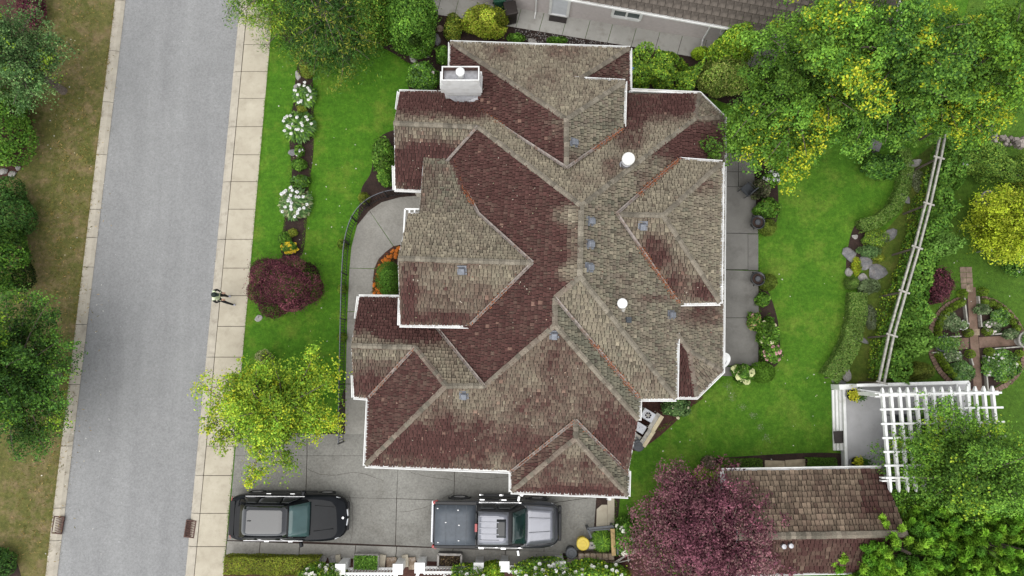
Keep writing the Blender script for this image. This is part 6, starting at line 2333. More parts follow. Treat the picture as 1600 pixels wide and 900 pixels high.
for lab, x, y, s, h, rz, mt in (('yellowed white storage box below the air conditioner', 999, 668, (.44, .36), .5, -.55, 'acwhite'), ('smaller cream box with a dark handle beside the round dark bin', 993, 683, (.34, .30), .5, -.6, 'tan_wood')):
    p = U(x, y, h * .6)
    t = thing('storage_box', lab, 'box', (p.x, p.y, 0), rz)
    mb = MB(); mb.box((0, 0, h / 2), (s[0], s[1], h)); mb.build('box_body', MT['gold_wood'], t, origin=(0, 0, 0))
    mb = MB(); mb.box((0, 0, h + .015), (s[0] * 1.05, s[1] * 1.05, .04)); o = mb.build('lid', MT[mt], t, origin=(0, 0, 0)); b_ = o.modifiers.new('bevel', 'BEVEL'); b_.width = .012
    mb = MB(); mb.box((.03, 0, h + .045), (s[0] * .3, s[1] * .22, .03)); mb.build('handle', MT['binlid'] if mt == 'tan_wood' else MT['acwhite'], t, origin=(0, 0, 0))
for lab, a, b, wd, h in (('pale timber bench top along the boxes, lower board', (1003, 696), (1019, 672), .34, .62), ('pale timber bench top along the boxes, upper board', (1017, 672), (1032, 648), .36, .66)):
    pa, pb = U(*a, h), U(*b, h)
    c = (pa + pb) / 2
    t = thing('timber_shelf', lab, 'shelf', (c.x, c.y, 0), 0)
    d = (pb - pa).normalized(); s = Vector((d.y, -d.x, 0))
    for k in (-.5, .5):
        mb = MB(); mb.beam(pa + s * wd * k * .5, pb + s * wd * k * .5, wd * .47, .05); mb.build('board', plain('bleached_timber', (.52, .45, .30), .8, .15, 5) if k > 0 else MT['tan_wood'], t)
    for q_ in (pa + d * .1, pb - d * .1):
        for k in (-.4, .4):
            mb = MB(); mb.tube([Vector((q_.x, q_.y, 0)) + s * wd * k, Vector((q_.x, q_.y, h - .03)) + s * wd * k], .035, 6); mb.build('leg', MT['tan_wood'], t)


def round_bin(name, label, px, py, r, h, mat, cat='bin', rings=True):
    t = thing(name, label, cat, U(px, py, 0.03))
    mb = MB(); mb.lathe([(r * .82, 0), (r * .95, h * .96), (0, h * .95)], (0, 0, 0), 24); mb.build('bin_body', MT[mat], t, origin=(0, 0, 0), smooth=False)
    mb = MB(); mb.lathe([(r, h * .93), (r * 1.02, h * .98), (r * .9, h * 1.02), (r * .55, h * 1.03), (r * .5, h * 1.05), (r * .2, h * 1.06), (0, h * 1.06)], (0, 0, 0), 24); mb.build('lid', MT[mat], t, origin=(0, 0, 0))
    mb = MB(); mb.box((0, 0, h * 1.07), (r * .5, r * .12, h * .03)); mb.build('handle', MT[mat], t, origin=(0, 0, 0))
    return t


round_bin('round_bin', 'round charcoal bin at the end of the boxes and timber boards', 994, 694, .25, .6, 'binlid')
round_bin('yellow_barrel', 'round bright yellow lidded tub at the end of the driveway', 909, 845, .27, .55, 'yellow', 'tub')
round_bin('round_bin', 'round charcoal bin on the driveway next to the yellow tub', 891, 859, .24, .6, 'binlid')
# concrete step, planter corner and mossy wall
mb = MB(); mb.slab([U(886, 869, 0), U(902, 869, 0), U(906, 892, 0), U(886, 892, 0)], 0, .16)
tag(mb.build('stone_step', MT['walk'], origin=U(895, 880, 0)), 'pinkish concrete step behind the charcoal bin', 'step')
t = thing('stone_planter', 'mossy pale stone planter wall beside the yellow tub', 'planter', U(930, 872, 0))
for row in range(2):
    for k in range(6):
        a = U(903 + k * 9.3 + row * 3, 868 + row * 12, .3)
        mb = MB(); mb.box((a.x + .12, a.y, .22 + (1 - row) * .06), (.26, .30, .44 + (1 - row) * .1), rz=rng.normal(0, .05), taper=.92)
        o = mb.build('stone', MT['mossstone'], t); b_ = o.modifiers.new('bevel', 'BEVEL'); b_.width = .025
p = U(924, 850, .2)
t = thing('candle_lantern', 'small pinkish square lantern between the yellow tub and the tuft of grass', 'lantern', (p.x, p.y, 0), .1)
mb = MB(); mb.box((0, 0, .2), (.26, .24, .4)); mb.build('lantern_body', MT['potgrey'], t, origin=(0, 0, 0))
mb = MB(); mb.box((0, 0, .42), (.29, .27, .04)); mb.build('lid', MT['potgrey'], t, origin=(0, 0, 0))
mb = MB(); mb.box((0, 0, .445), (.08, .07, .03)); mb.build('knob', MT['black'], t, origin=(0, 0, 0))
p = U(945, 845, 0)
t = thing('raised_bed', 'dark timber frame with a tan post round the tuft of grass', 'raised bed', p)
for a, b, h, wd, mt in (((918, 826), (958, 822), .7, .09, 'binlid'), ((918, 826), (924, 840), .7, .07, 'binlid'), ((957, 826), (959, 868), .75, .17, 'gold_wood'), ((964, 828), (965, 866), .8, .07, 'binlid'), ((920, 829), (956, 826), .62, .05, 'binlid')):
    mb = MB(); mb.beam(U(*a, h), U(*b, h), wd, .09); mb.build('beam', MT[mt], t)
for a in ((919, 827), (958, 824), (959, 867)):
    q_ = U(*a, .7); mb = MB(); mb.box((q_.x, q_.y, .35), (.1, .1, .72)); mb.build('post', MT['binlid'], t)
clump('tuft of fine bright green grass inside the timber frame', 941, 845, .42, .75, 1500, G_MID + G_LIME[1:2], .3, 'grass_tuft', 'grass', aspect=.10)
t = thing('bamboo_canes', 'loose pale canes leaning beside the mossy planter', 'canes', U(965, 877, 0))
for a, b in (((948, 886), (980, 866)), ((952, 888), (978, 868)), ((962, 880), (986, 874)), ((980, 862), (982, 878))):
    mb = MB(); mb.tube([U(*a, .5), U(*b, .7)], .02, 6); mb.build('cane', MT['tan_wood'], t)
# wall lamp on the garage front corner
p = U(952, 778, 2.2)
t = thing('wall_lamp', 'white wall lamp peeking out below the garage gutter corner', 'lamp', Vector((p.x, p.y, 2.0)))
mb = MB(); mb.box((0, 0, .2), (.16, .2, .3), taper=.7); mb.build('lamp_shade', MT['white'], t, origin=(0, 0, 0))
mb = MB(); mb.tube([(0, .02, .25), (0, .25, .3), (0, .45, .3)], .025, 6); mb.build('lamp_arm', MT['white'], t, origin=(0, 0, 0))


# planters along the driveway edge
def trough(label, px, py, s, full, mat):
    p = U(px, py, .35)
    t = thing('trough_planter', label, 'planter', (p.x, p.y, .0), -.02)
    for a, b in (((-s[0] / 2, -s[1] / 2), (s[0] / 2, -s[1] / 2)), ((s[0] / 2, -s[1] / 2), (s[0] / 2, s[1] / 2)), ((s[0] / 2, s[1] / 2), (-s[0] / 2, s[1] / 2)), ((-s[0] / 2, s[1] / 2), (-s[0] / 2, -s[1] / 2))):
        mb = MB(); mb.beam((a[0], a[1], .24), (b[0], b[1], .24), .05, .48); mb.build('side_panel', MT[mat], t, origin=(0, 0, 0))
        mb = MB(); mb.beam((a[0], a[1], .495), (b[0], b[1], .495), .085, .03); mb.build('rim', MT['potgrey'], t, origin=(0, 0, 0))
    mb = MB(); mb.box((0, 0, .21), (s[0] - .06, s[1] - .06, .40)); mb.build('soil', MT['soil'], t, origin=(0, 0, 0))
    n = 2600 if full else 260
    P = np.stack([rng.uniform(-s[0] / 2, s[0] / 2, n), rng.uniform(-s[1] / 2, s[1] / 2, n), rng.uniform(.42, .62 if full else .48, n)], 1) * (1, 1, 1)
    leaf_mesh('foliage', P, rng.normal(size=(n, 3)) * .6 + (0, 0, 1), rng.uniform(.06, .1, n), pal(n, G_MID if full else [(.05, .045, .03), (.12, .10, .08)]), MT['leaf'], t, origin=(0, 0, 0))


trough('rectangular trough filled with dense green leaves on the driveway edge', 573, 877, (.98, .56), True, 'potgrey')
trough('rectangular black trough of bare soil with a pale rim', 703, 875, (.98, .52), False, 'pot')

# white picket fence stepping along the bottom edge


def fence_bay(x0, x1, y0, left_in, right_in, label):
    """one bay of white fence between two square posts; drawn on photo points of its top"""
    h = 1.05
    c = U((x0 + x1) / 2, y0 + 6, h)
    t = thing('picket_fence', label, 'fence', (c.x, c.y, 0), 0, 'white picket fence bays along the bottom edge')
    for x in (x0, x1):
        p = U(x, y0 + 2, h + .1)
        mb = MB(); mb.box((p.x, p.y - .1, (h + .1) / 2), (.32, .32, h + .1)); mb.build('post', MT['white'], t)
        mb = MB(); mb.box((p.x, p.y - .1, h + .13), (.42, .42, .07)); mb.build('post_cap', MT['white'], t)
    a, b = U(x0, y0 + 14, h), U(x1, y0 + 14, h)
    d = (b - a).normalized()
    for z in (h - .06, .25):
        mb = MB(); mb.beam(Vector((a.x, a.y, z)) + d * .13, Vector((b.x, b.y, z)) - d * .13, .10, .06); mb.build('rail', MT['white'], t)
    L = (b - a).length
    k = .2
    while k < L - .15:
        p = a + d * k
        mb = MB()
        mb.box((p.x, p.y - .06, .56), (.07, .03, 1.0)); mb.build('picket', MT['white'], t)
        k += .135
    for x, s in ((x0, left_in), (x1, right_in)):
        if s:
            p = U(x, y0 + 2, h)
            mb = MB(); mb.beam((p.x, p.y - .2, h - .02), (p.x + s * .5, p.y - 1.3, h - .02), .12, .08); mb.build('rail', MT['white'], t)


fence_bay(532, 622, 883, -1, -1, 'white picket fence bay in front of the leafy trough')
fence_bay(656, 748, 881, -1, 0, 'white picket fence bay in front of the bare soil trough')
fence_bay(788, 876, 879, 0, 0, 'white picket fence bay below the pickup truck')
for x in (489, 504, 519):
    rock('pale pebble pile stone between the olive hedge and the leafy trough' if x == 504 else ('dark speckled stone just right of the olive hedge' if x == 489 else 'light stone left of the leafy trough'), x, 874, (.22, .24), 'rock' if x != 489 else 'mossstone')
for i, (x, w_) in enumerate(((597, .3), (612, .42), (634, .26), (644, .3), (529, .2))):
    mb = MB(); q_ = U(x, 876 + (i % 2) * 4, .1); mb.box((0, 0, 0), (w_, .5, .12), rz=rng.normal(0, .06))
    tag(mb.build('paving_stone', MT['mossstone'] if i % 2 else MT['walk'], origin=(0, 0, 0)), ['narrow brown stone right of the leafy trough', 'wide tan flagstone between the two fence bays', 'narrow pale flagstone at the gate gap', 'brown flagstone left of the second fence bay', 'upright cream stone left of the first fence post'][i], 'stone').location = q_
shrub('white rose bush at the bottom left end of the picket fence', 505, 898, (.95, .5, .9), 2600, G_MID + G_LIME[2:], leaf=.10, name='rose_bush', cat='rose bush', bloom=(34, .11, (.8, .78, .7)), zc=.8)
shrub('white rose bush spilling over the second fence bay', 735, 897, (1.0, .4, 1.1), 2400, G_MID + G_LIME[2:], leaf=.09, name='rose_bush', cat='rose bush', bloom=(22, .11, (.8, .79, .76)), zc=.9)
shrub('white rose bush spilling over the third fence bay', 850, 894, (1.3, .55, 1.1), 4200, G_MID + G_LIME[2:], leaf=.10, name='rose_bush', cat='rose bush', bloom=(48, .12, (.8, .79, .76)), zc=.9)
shrub('white flowered bush in front of the mossy planter', 925, 894, (1.3, .5, .9), 4200, G_MID + G_LIME[1:3], leaf=.11, name='rose_bush', cat='rose bush', bloom=(26, .11, (.8, .79, .74)), zc=.7)
shrub('lime green shrub between the second and third fence bays', 770, 890, (.5, .36, .9), 1800, G_LIME, leaf=.11, zc=.7)
shrub('white hydrangea between the timber frame and the plum tree', 978, 838, (.46, .75, .9), 3000, G_MID, leaf=.13, name='hydrangea', cat='hydrangea', bloom=(14, .15, (.72, .72, .62)), zc=.6)
shrub('golden shrub at the bottom edge left of the plum tree', 965, 897, (.5, .3, .6), 1400, G_YEL[3:] + G_OLIVE, leaf=.09)
hedge('low clipped olive green hedge along the driveway at the bottom left', [(349, 884), (498, 886)], .72, .75, 11000, [(.12, .18, .025), (.15, .21, .03), (.095, .15, .022), (.18, .22, .04)], leaf=.065)
hedge('short clipped hedge behind the shed gutter, left part', [(1128, 725), (1192, 726)], .42, .5, 3600, [(.06, .13, .025), (.045, .105, .02), (.08, .16, .03)], leaf=.06)
hedge('short clipped hedge behind the shed gutter, beside the deck steps', [(1262, 723), (1308, 723)], .36, .45, 2600, [(.06, .15, .025), (.05, .12, .02)], leaf=.06)
clump('bright hosta beside the shed corner', 1112, 750, .72, .5, 420, [(.18, .34, .04), (.13, .28, .035), (.24, .38, .06)], .34, 'hosta', 'hosta', aspect=.5)
shrub('greyish lavender cushion at the end of the left clipped hedge', 1108, 724, (.34, .34, .35), 1300, [(.14, .12, .14), (.2, .17, .19), (.08, .1, .06)], leaf=.06)
for x0, x1, lab in ((1194, 1226, 'left flagstone of the short path by the shed'), (1226, 1258, 'right flagstone of the short path by the shed')):
    mb = MB(); mb.slab([U(x0 + .5, 719, 0), U(x1 - .5, 717 if x0 > 1200 else 720, 0), U(x1 - .5, 738, 0), U(x0 + .5, 738, 0)], 0, .05)
    tag(mb.build('flagstone', MT['mossstone'] if False else plain('tan_flagstone', (.40, .33, .23), .9, .18, 4, bump=.3), origin=U((x0 + x1) / 2, 728, 0)), lab, 'flagstone')
# ------------------------------------------------------------------ shed roof, bottom right
ez = 2.5
a, b = U(1131, 737, ez), U(1377, 733, ez)
d = (b - a).normalized()
s = Vector((d.y, -d.x, 0))
if s.y > 0:
    s = -s
rg = 3.95
run = (U(1290, 836, rg) - a).dot(s)
far_ = (U(1290, 893, ez) - a).dot(s)
up = Vector((0, 0, 1))
e0, e1 = a, b
r0, r1 = a + s * run + up * (rg - ez), b + s * run + up * (rg - ez)
f0, f1 = a + s * far_, b + s * far_
shed = thing('garden_shed', 'garden shed with a brown shake roof between the plum tree and the pines', 'shed', Vector(((a.x + b.x) / 2, (a.y + f0.y) / 2, 0)))
mb = MB()
for q in ([e0, r0, r1, e1], [r0, f0, f1, r1]):
    k = len(q)
    lo = [p - up * .10 for p in q]
    mb.mesh(q + lo, [(3, 2, 1, 0), (4, 5, 6, 7)] + [(i, (i + 1) % k, k + (i + 1) % k, k + i) for i in range(k)])
sroof = mb.build('roof', MT['deckroof'], shed, recalc=True)
BROWN = np.array((.155, .118, .085))


def shed_col(rd):
    def f(P, uv):
        x, y = PX(P)
        n1 = mnoise.noise((P[0] * 1.1, P[1] * 1.1, 3))
        r = rd + (.75 if x > 1345 else 0) * math.exp(-((y - 760) / 60) ** 2) + .5 * n1 + rng.normal(0, .15)
        r = min(1, max(0, r))
        base = BROWN * rng.uniform(.6, 1.25) if rng.random() > .15 else np.array((.22, .165, .12)) * rng.uniform(.7, 1.1)
        return np.clip(base * (1 - r) + RED * .85 * r, .01, .5)
    return f


for q, dn, rd in (([e0, r0, r1, e1], (0, 1), .12), ([r0, f0, f1, r1], (0, -1), .9)):
    mb = MB()
    shake_roof(q, dn, mb, shed_col(rd), expo=.23, wid=(.10, .22))
    mb.build('shingles', MT['shingle'], sroof, kind='stuff')
CAPDROP = .5
_r = roof
roof = sroof
caps(r0, r1, .1, wd=.13)
roof = _r
GIN = (0, 1)
gutter(e0, e1, parent=shed, hang=False, ext=.05)
GIN = (0, -1)
gutter(f0, f1, parent=shed, hang=False, ext=.05)
for p, q in ((e0, r0), (e1, r1), (f0, r0), (f1, r1)):
    mb = MB()
    mb.beam(p - up * .12, q - up * .12, .03, .18)
    mb.build('barge_board', MT['white'], shed)
GIN = (-1, 0)
gutter(e0, e0 + s * 1.0, parent=shed, hang=False)
mb = MB()
w0 = [e0 + s * .4 + d * .3, e1 + s * .4 - d * .3, f1 - s * .4 - d * .3, f0 - s * .4 + d * .3]
mb.slab([(p.x, p.y) for p in w0], -.05, 2.55)
mb.build('wall', MT['stucco'], shed)
for p in (U(1233, 851, 3.7), U(1222, 852, 3.7)):
    mb = MB()
    mb.lathe([(.06, -.4), (.06, .12), (.10, .13), (.09, .22), (0, .23)], p, 10)
    mb.build('vent_pipe', MT['steel'], shed)

# ------------------------------------------------------------------ raised deck with pergola
DZ = .55
deck = thing('deck', 'raised grey deck with white edges, steps and low railing beside the shed', 'deck', U(1420, 670, 0))
dq = [(1318, 604), (1513, 598), (1520, 770), (1322, 776)]
mb = MB(); mb.slab([U(x, y, DZ) for x, y in dq], DZ - .06, DZ)
mb.build('deck_floor', MT['deckfloor'], deck)
mb = MB(); mb.slab(inset([Vector((U(x, y, DZ).x, U(x, y, DZ).y)) for x, y in dq], .08), 0, DZ - .06)
mb.build('deck_base', MT['clad'], deck)
for p, q in (((1318, 604), (1322, 738)), ((1318, 604), (1513, 598))):
    mb = MB(); mb.beam(U(*p, DZ) + up * .02, U(*q, DZ) + up * .02, .12, .08); mb.build('edge_board', MT['white'], deck)
for k, x0 in enumerate((1312, 1306.5, 1301)):
    z = DZ - .18 - .15 * k
    mb = MB()
    mb.slab([U(x0 - 1.0, 607 + k, z), U(x0 + 6.2, 607 + k, z), U(x0 + 8.6, 704, z), U(x0 + 1.4, 704, z)], max(.0, z - .16), z)
    o = mb.build('step', MT['white'], deck)
    b_ = o.modifiers.new('bevel', 'BEVEL'); b_.width = .012
mb = MB(); mb.slab([U(1302, 674, .4), U(1319, 673, .4), U(1320, 692, .4), U(1304, 693, .4)], .385, .40)
tag(mb.build('door_mat', MT['binbrown'], origin=U(1311, 683, .4)), 'dark brown mat laid over the white deck steps', 'mat')
for x, y in ((1340, 602), (1513, 598), (1427, 600), (1516, 690)):
    p = U(x, y, DZ + .9)
    mb = MB(); mb.box((p.x, p.y, DZ + .45), (.10, .10, .92)); mb.build('railing_post', MT['white'], deck)
for z, wd in ((DZ + .9, .12), (DZ + .12, .06)):
    for p, q in (((1338, 602), (1513, 597)), ((1513, 598), (1518, 700))):
        mb = MB(); mb.beam(Vector((*U(*p, DZ + .9).xy, z)), Vector((*U(*q, DZ + .9).xy, z)), wd, .07); mb.build('railing_rail', MT['white'], deck)
A_, B_ = U(1340, 602, DZ + .9), U(1513, 597, DZ + .9)
for k in range(34):
    p = A_.lerp(B_, (k + .5) / 34)
    mb = MB(); mb.box((p.x, p.y, DZ + .5), (.04, .03, .74)); mb.build('railing_baluster', MT['white'], deck)
mb = MB(); mb.slab([U(1311, 601, .8), U(1339, 600, .8), U(1340, 608, .8), U(1312, 609, .8)], 0, .8); mb.build('plinth', MT['white'], deck)
pg = thing('pergola', 'white timber pergola with a grid of rafters over the grey deck', 'pergola', U(1470, 680, 0))
PZ = 3.2
rx = [1377.8, 1390.7, 1404.4, 1417, 1430.4, 1443.8, 1457, 1470.4, 1483.8, 1497, 1510, 1522.7, 1536, 1549.5]
e_dir = (U(1549.5, 603, PZ) - U(1377.8, 606, PZ)).normalized()
n_dir = Vector((e_dir.y, -e_dir.x, 0))
for i, x in enumerate(rx):
    p0 = U(x, 605.5 - (i * .2), PZ)
    p1 = p0 + n_dir * 4.05
    mb = MB()
    mb.beam(p0 + n_dir * .14, p1 - n_dir * .14, .095, .16)
    for pt_, sg in ((p0, 1), (p1, -1)):                            # tapered rafter tails
        v = [pt_ + e_dir * k for k in (-.012, .012)] + [pt_ + n_dir * .14 * sg + e_dir * k for k in (-.0475, .0475)]
        mb.mesh([v[0] + up * .07, v[1] + up * .07, v[3] + up * .08, v[2] + up * .08, v[0] - up * .02, v[1] - up * .02, v[3] - up * .08, v[2] - up * .08],
                [(0, 1, 2, 3), (7, 6, 5, 4), (0, 4, 5, 1), (1, 5, 6, 2), (3, 7, 4, 0)])
    mb.build('rafter', MT['white'], pg, recalc=True)
s0 = U(1377.8, 606, PZ)
LE = (U(1549.5, 603, PZ) - s0).length
for k, y in enumerate((616.5, 639.5, 662, 684, 705.5, 727, 746)):
    p = s0 + n_dir * ((U(1382, y, PZ) - s0).dot(n_dir)) + up * .115
    mb = MB(); mb.beam(p - e_dir * .2, p + e_dir * (LE + .28), .075, .065); mb.build('batten', MT['white'], pg)
for off in (.22, .34, 3.50, 3.62):
    p = s0 + n_dir * off - up * .17
    mb = MB(); mb.beam(p - e_dir * .25, p + e_dir * (LE + .3), .05, .2); mb.build('beam', MT['white'], pg)
for off in (.28, 3.56):
    for k in (0.03, .5, .97):
        p = s0 + n_dir * off + e_dir * LE * k
        mb = MB(); mb.box((p.x, p.y, PZ / 2 - .1), (.15, .15, PZ - .2)); mb.build('post', MT['white'], pg)
p = U(1360, 617, 1.1)
mb = MB(); mb.beam(U(1340, 612, 1.0), U(1379, 619, 1.0), .30, .07)
t = thing('bench', 'white slatted bench running from the upper deck pot to the pergola post', 'bench', U(1360, 616, DZ))
mb = MB(); mb.beam(U(1341, 612, 1.0), U(1379, 618, 1.0), .26, .05); mb.build('seat', MT['white'], t)
mb = MB(); mb.beam(U(1342, 609, 1.2), U(1379, 614, 1.2), .05, .3); mb.build('backrest', MT['white'], t)
for x, y in ((1345, 613), (1375, 618)):
    q = U(x, y, 1.0); mb = MB(); mb.box((q.x, q.y, .77), (.06, .24, .42)); mb.build('leg', MT['white'], t)


def deck_pot(label, px, py):
    t = thing('flower_pot', label, 'pot', U(px, py, DZ + .005))
    mb = MB(); mb.lathe([(.15, 0), (.22, .25), (.24, .36), (.21, .36), (.19, .30), (0, .29)], (0, 0, 0), 20); mb.build('pot_body', MT['pot'], t, origin=(0, 0, 0), smooth=False)
    n = 420
    P = rng.normal(0, 1, (n, 3)) * (.13, .11, .08) + (.10, 0, .5)
    c = pal(n, [(.33, .42, .04), (.42, .46, .05)])
    k = P[:, 0] > .17
    c[k] = pal(int(k.sum()), G_DARK)
    P2 = rng.normal(0, 1, (260, 3)) * (.14, .12, .06) + (.30, -.02, .45)
    P = np.concatenate([P, P2]); c = np.concatenate([c, pal(260, G_DARK + G_MID)])
    leaf_mesh('foliage', P, rng.normal(size=P.shape) * .6 + (0, 0, 1), np.full(len(P), .09), c, MT['leaf'], t, origin=(0, 0, 0))


deck_pot('black pot of lime leaves at the upper end of the deck steps', 1325, 617)
deck_pot('black pot of lime leaves at the lower end of the deck by the shed', 1332, 721)
cg = 'dark chairs on the deck under the pergola'
for lab, x, y, rz in (('dark chair under the pergola, leftmost of the upper row', 1391, 656, 3.1), ('dark chair under the pergola, second of the upper row from the left', 1404, 655, 3.15),
                      ('dark chair under the pergola, third of the upper row from the left', 1429, 655, 3.1), ('dark chair under the pergola, rightmost of the upper row', 1442, 655, 3.2),
                      ('dark chair under the pergola, leftmost of the lower row', 1408, 719, .05), ('dark chair under the pergola, middle of the lower row', 1421, 719, 0), ('dark chair under the pergola, rightmost of the lower row', 1434, 718, -.05)):
    chair(lab, x, y, DZ + .005, rz, cg, 'binlid')
t = thing('patio_table', 'dark low table between the chair rows under the pergola', 'table', U(1419, 694, DZ + .005))
mb = MB(); mb.box((0, 0, .44), (.62, .55, .04)); mb.build('tabletop', MT['binlid'], t, origin=(0, 0, 0))
for sx in (-.26, .26):
    for sy in (-.22, .22):
        mb = MB(); mb.tube([(sx, sy, 0), (sx, sy, .42)], .02, 6); mb.build('leg', MT['black'], t, origin=(0, 0, 0))

# ------------------------------------------------------------------ trellis with its green wall
TZ = 1.9
la, lb_ = [U(x, y, TZ) for x, y in ((1476, 196), (1466, 247), (1450, 319), (1432, 387), (1411.5, 456), (1392.5, 524), (1377, 598))], None
t = thing('trellis', 'long weathered double rail trellis running down the back garden', 'trellis', la[3])
for off in (-.105, .105):
    for p, q in zip(la[:-1], la[1:]):
        dd = (q - p).normalized(); ss = Vector((dd.y, -dd.x, 0))
        mb = MB(); mb.beam(p + ss * off + up * rng.uniform(-.012, .012), q + ss * off + up * rng.uniform(-.02, .02), .078, .09); mb.build('top_rail', MT['tan_wood'], t)
for i, p in enumerate(la):
    dd = (la[min(i + 1, 6)] - la[max(i - 1, 0)]).normalized(); ss = Vector((dd.y, -dd.x, 0))
    mb = MB(); mb.beam(p - ss * .24 + up * .06, p + ss * .24 + up * .06, .07, .05); mb.build('cross_piece', MT['tan_wood'], t)
    mb = MB(); mb.box((p.x, p.y, TZ / 2 - .03), (.07, .07, TZ - .05)); mb.build('post', MT['bark'], t)
hedge('leafy green vine wall along the right side of the trellis', [(1500, 215), (1492, 262), (1478, 322), (1458, 385), (1437, 455), (1420, 525), (1404, 596)], .85, 1.60, 16000, [(.07, .18, .035), (.09, .22, .04), (.12, .26, .05), (.05, .14, .03)], leaf=.13, name='vine', cat='vine', lump=.5)
hedge('thin strip of yellowing creeper along the left foot of the trellis', [(1456, 262), (1440, 320), (1424, 385), (1398, 456), (1380, 520), (1366, 592)], .40, .6, 3800, G_MID + G_LIME[1:3] + G_OLIVE[:1], leaf=.09, name='creeper', cat='creeper', lump=.6)
shrub('upright dark red barberry beside the vine wall', 1455, 448, (.48, .75, 1.2), 4200, G_MAROON + [(.09, .04, .05)], leaf=.09, name='barberry', cat='barberry', mat='leafred', lumpy=.3)
shrub('leafy bush bulging from the vine wall towards the lawn path', 1462, 385, (.55, .45, 1.6), 2600, [(.09, .21, .05), (.12, .26, .07)], leaf=.13, lumpy=.3, zc=1.2)
shrub('leafy bush at the lower end of the vine wall', 1420, 535, (.65, .6, 1.5), 3200, [(.08, .19, .04), (.11, .24, .055)], leaf=.13, lumpy=.3, zc=1.1)
shrub('olive pointed yew behind the deck railing', 1426, 580, (.62, .42, 1.2), 4200, [(.07, .11, .025), (.10, .14, .03)], leaf=.06, lumpy=.1)
BX = [(.085, .18, .045), (.11, .21, .055), (.065, .15, .04), (.14, .23, .08)]
hedge('upper curved clipped hedge on the back lawn', [(1413, 232), (1420, 258), (1414, 295), (1398, 325), (1374, 345), (1346, 352)], .56, .6, 8500, BX, leaf=.06)
hedge('lower long curved clipped hedge ending at the deck', [(1343, 457), (1342, 492), (1334, 530), (1318, 563), (1298, 592)], .80, .65, 12000, BX, leaf=.065)
shrub('glossy dark bush on the lawn beside the upper curved hedge', 1372, 262, (1.0, .5, .8), 4200, G_MID + G_DARK, leaf=.12, lumpy=.3)
shrub('clipped ball at the head of the lower curved hedge', 1329, 443, (.28, .28, .5), 2400, BX, leaf=.045, name='boxwood_ball', cat='boxwood', lumpy=.05)
shrub('round clipped cushion at the foot of the upper curved hedge', 1346, 351, (.24, .24, .4), 1500, BX, leaf=.045, name='boxwood_ball', cat='boxwood', lumpy=.06)
shrub('lime ground cover between the rockery slabs', 1338, 417, (.22, .42, .22), 1300, G_LIME[:1] + [(.25, .30, .03)], leaf=.05)
shrub('lime mound above the reddish slab in the rockery', 1372, 403, (.26, .2, .25), 900, G_LIME[:1] + G_OLIVE, leaf=.05)
shrub('mossy green cushion in the middle of the rockery', 1366, 372, (.62, .42, .3), 2600, G_LIME[1:] + BX, leaf=.05, lumpy=.25)
shrub('blue green fir like plant in the rockery', 1356, 394, (.5, .28, .35), 1600, G_BLUE, leaf=.09, aspect=.2, lumpy=.3)
shrub('pale blue green cushion below the rounded boulder', 1356, 448, (.5, .4, .28), 1800, [(.09, .15, .09), (.12, .19, .12)], leaf=.06)
shrub('grey blue thyme mat beside the lower hedge', 1360, 497, (.30, .55, .16), 1500, [(.10, .15, .11), (.13, .18, .14)], leaf=.05)
shrub('grey blue mat beside the upper curved hedge', 1436, 284, (.42, .5, .14), 1400, [(.12, .17, .12), (.15, .2, .15)], leaf=.05)
hedge('feathery green conifer hedge at the upper right below the rubble edging', [(1492, 240), (1545, 250), (1600, 262), (1660, 276)], 1.15, 1.3, 14000, [(.07, .16, .03), (.10, .20, .04), (.14, .24, .05), (.045, .11, .025)], leaf=.10, lump=.35)


def lamp(label, px, py, z):
    p = U(px, py, z)
    t = thing('garden_lamp', label, 'lamp', (p.x, p.y, 0), 0, 'white globe garden lamps')
    mb = MB(); mb.tube([(0, 0, 0), (0, 0, z - .1)], .03, 8); mb.build('lamp_post', MT['steel'], t, origin=(0, 0, 0))
    mb = MB(); mb.lathe([(0, z - .14), (.10, z - .10), (.15, z), (.10, z + .11), (0, z + .15)], (0, 0, 0), 16); mb.build('globe', MT['lampglobe'], t, origin=(0, 0, 0), smooth=True)


lamp('white globe lamp in front of the feathery conifer hedge', 1507, 257, 1.3)
lamp('white globe lamp beside the golden locust', 1549, 388, 1.0)
t = thing('stone_pot', 'large grey pot with a pale rim beside the golden locust', 'pot', U(1532, 316, 0))
mb = MB(); mb.lathe([(.22, 0), (.32, .3), (.36, .55), (.40, .57), (.40, .63), (.33, .63), (.31, .5), (0, .48)], (0, 0, 0), 24); mb.build('pot_body', MT['potgrey'], t, origin=(0, 0, 0), smooth=True)
P = rng.normal(0, 1, (700, 3)) * (.26, .16, .08) + (.2, 0, .68)
leaf_mesh('foliage', P, rng.normal(size=P.shape) * .6 + (0, 0, 1), np.full(len(P), .09), pal(len(P), G_MID + G_LIME[3:]), MT['leaf'], t, origin=(0, 0, 0))
t = thing('garden_gate', 'dark iron slatted gate at the end of the feathery conifer hedge', 'gate', U(1568, 286, 0), -.3)
for k in range(7):
    mb = MB(); mb.box((-.45 + k * .15, 0, .6), (.05, .04, 1.1)); mb.build('gate_bar', MT['black'], t, origin=(0, 0, 0))
for z in (.2, 1.0):
    mb = MB(); mb.box((0, 0, z), (1.05, .05, .06)); mb.build('gate_rail', MT['black'], t, origin=(0, 0, 0))
shrub('dark green shrub at the edge of the bed below the grey pot', 1560, 340, (.5, .7, .7), 2200, G_DARK, leaf=.10, lumpy=.3)
shrub('yellow green shrub beside the iron gate', 1592, 288, (.5, .5, .8), 2200, G_OLIVE + G_LIME[3:], leaf=.08, lumpy=.3)
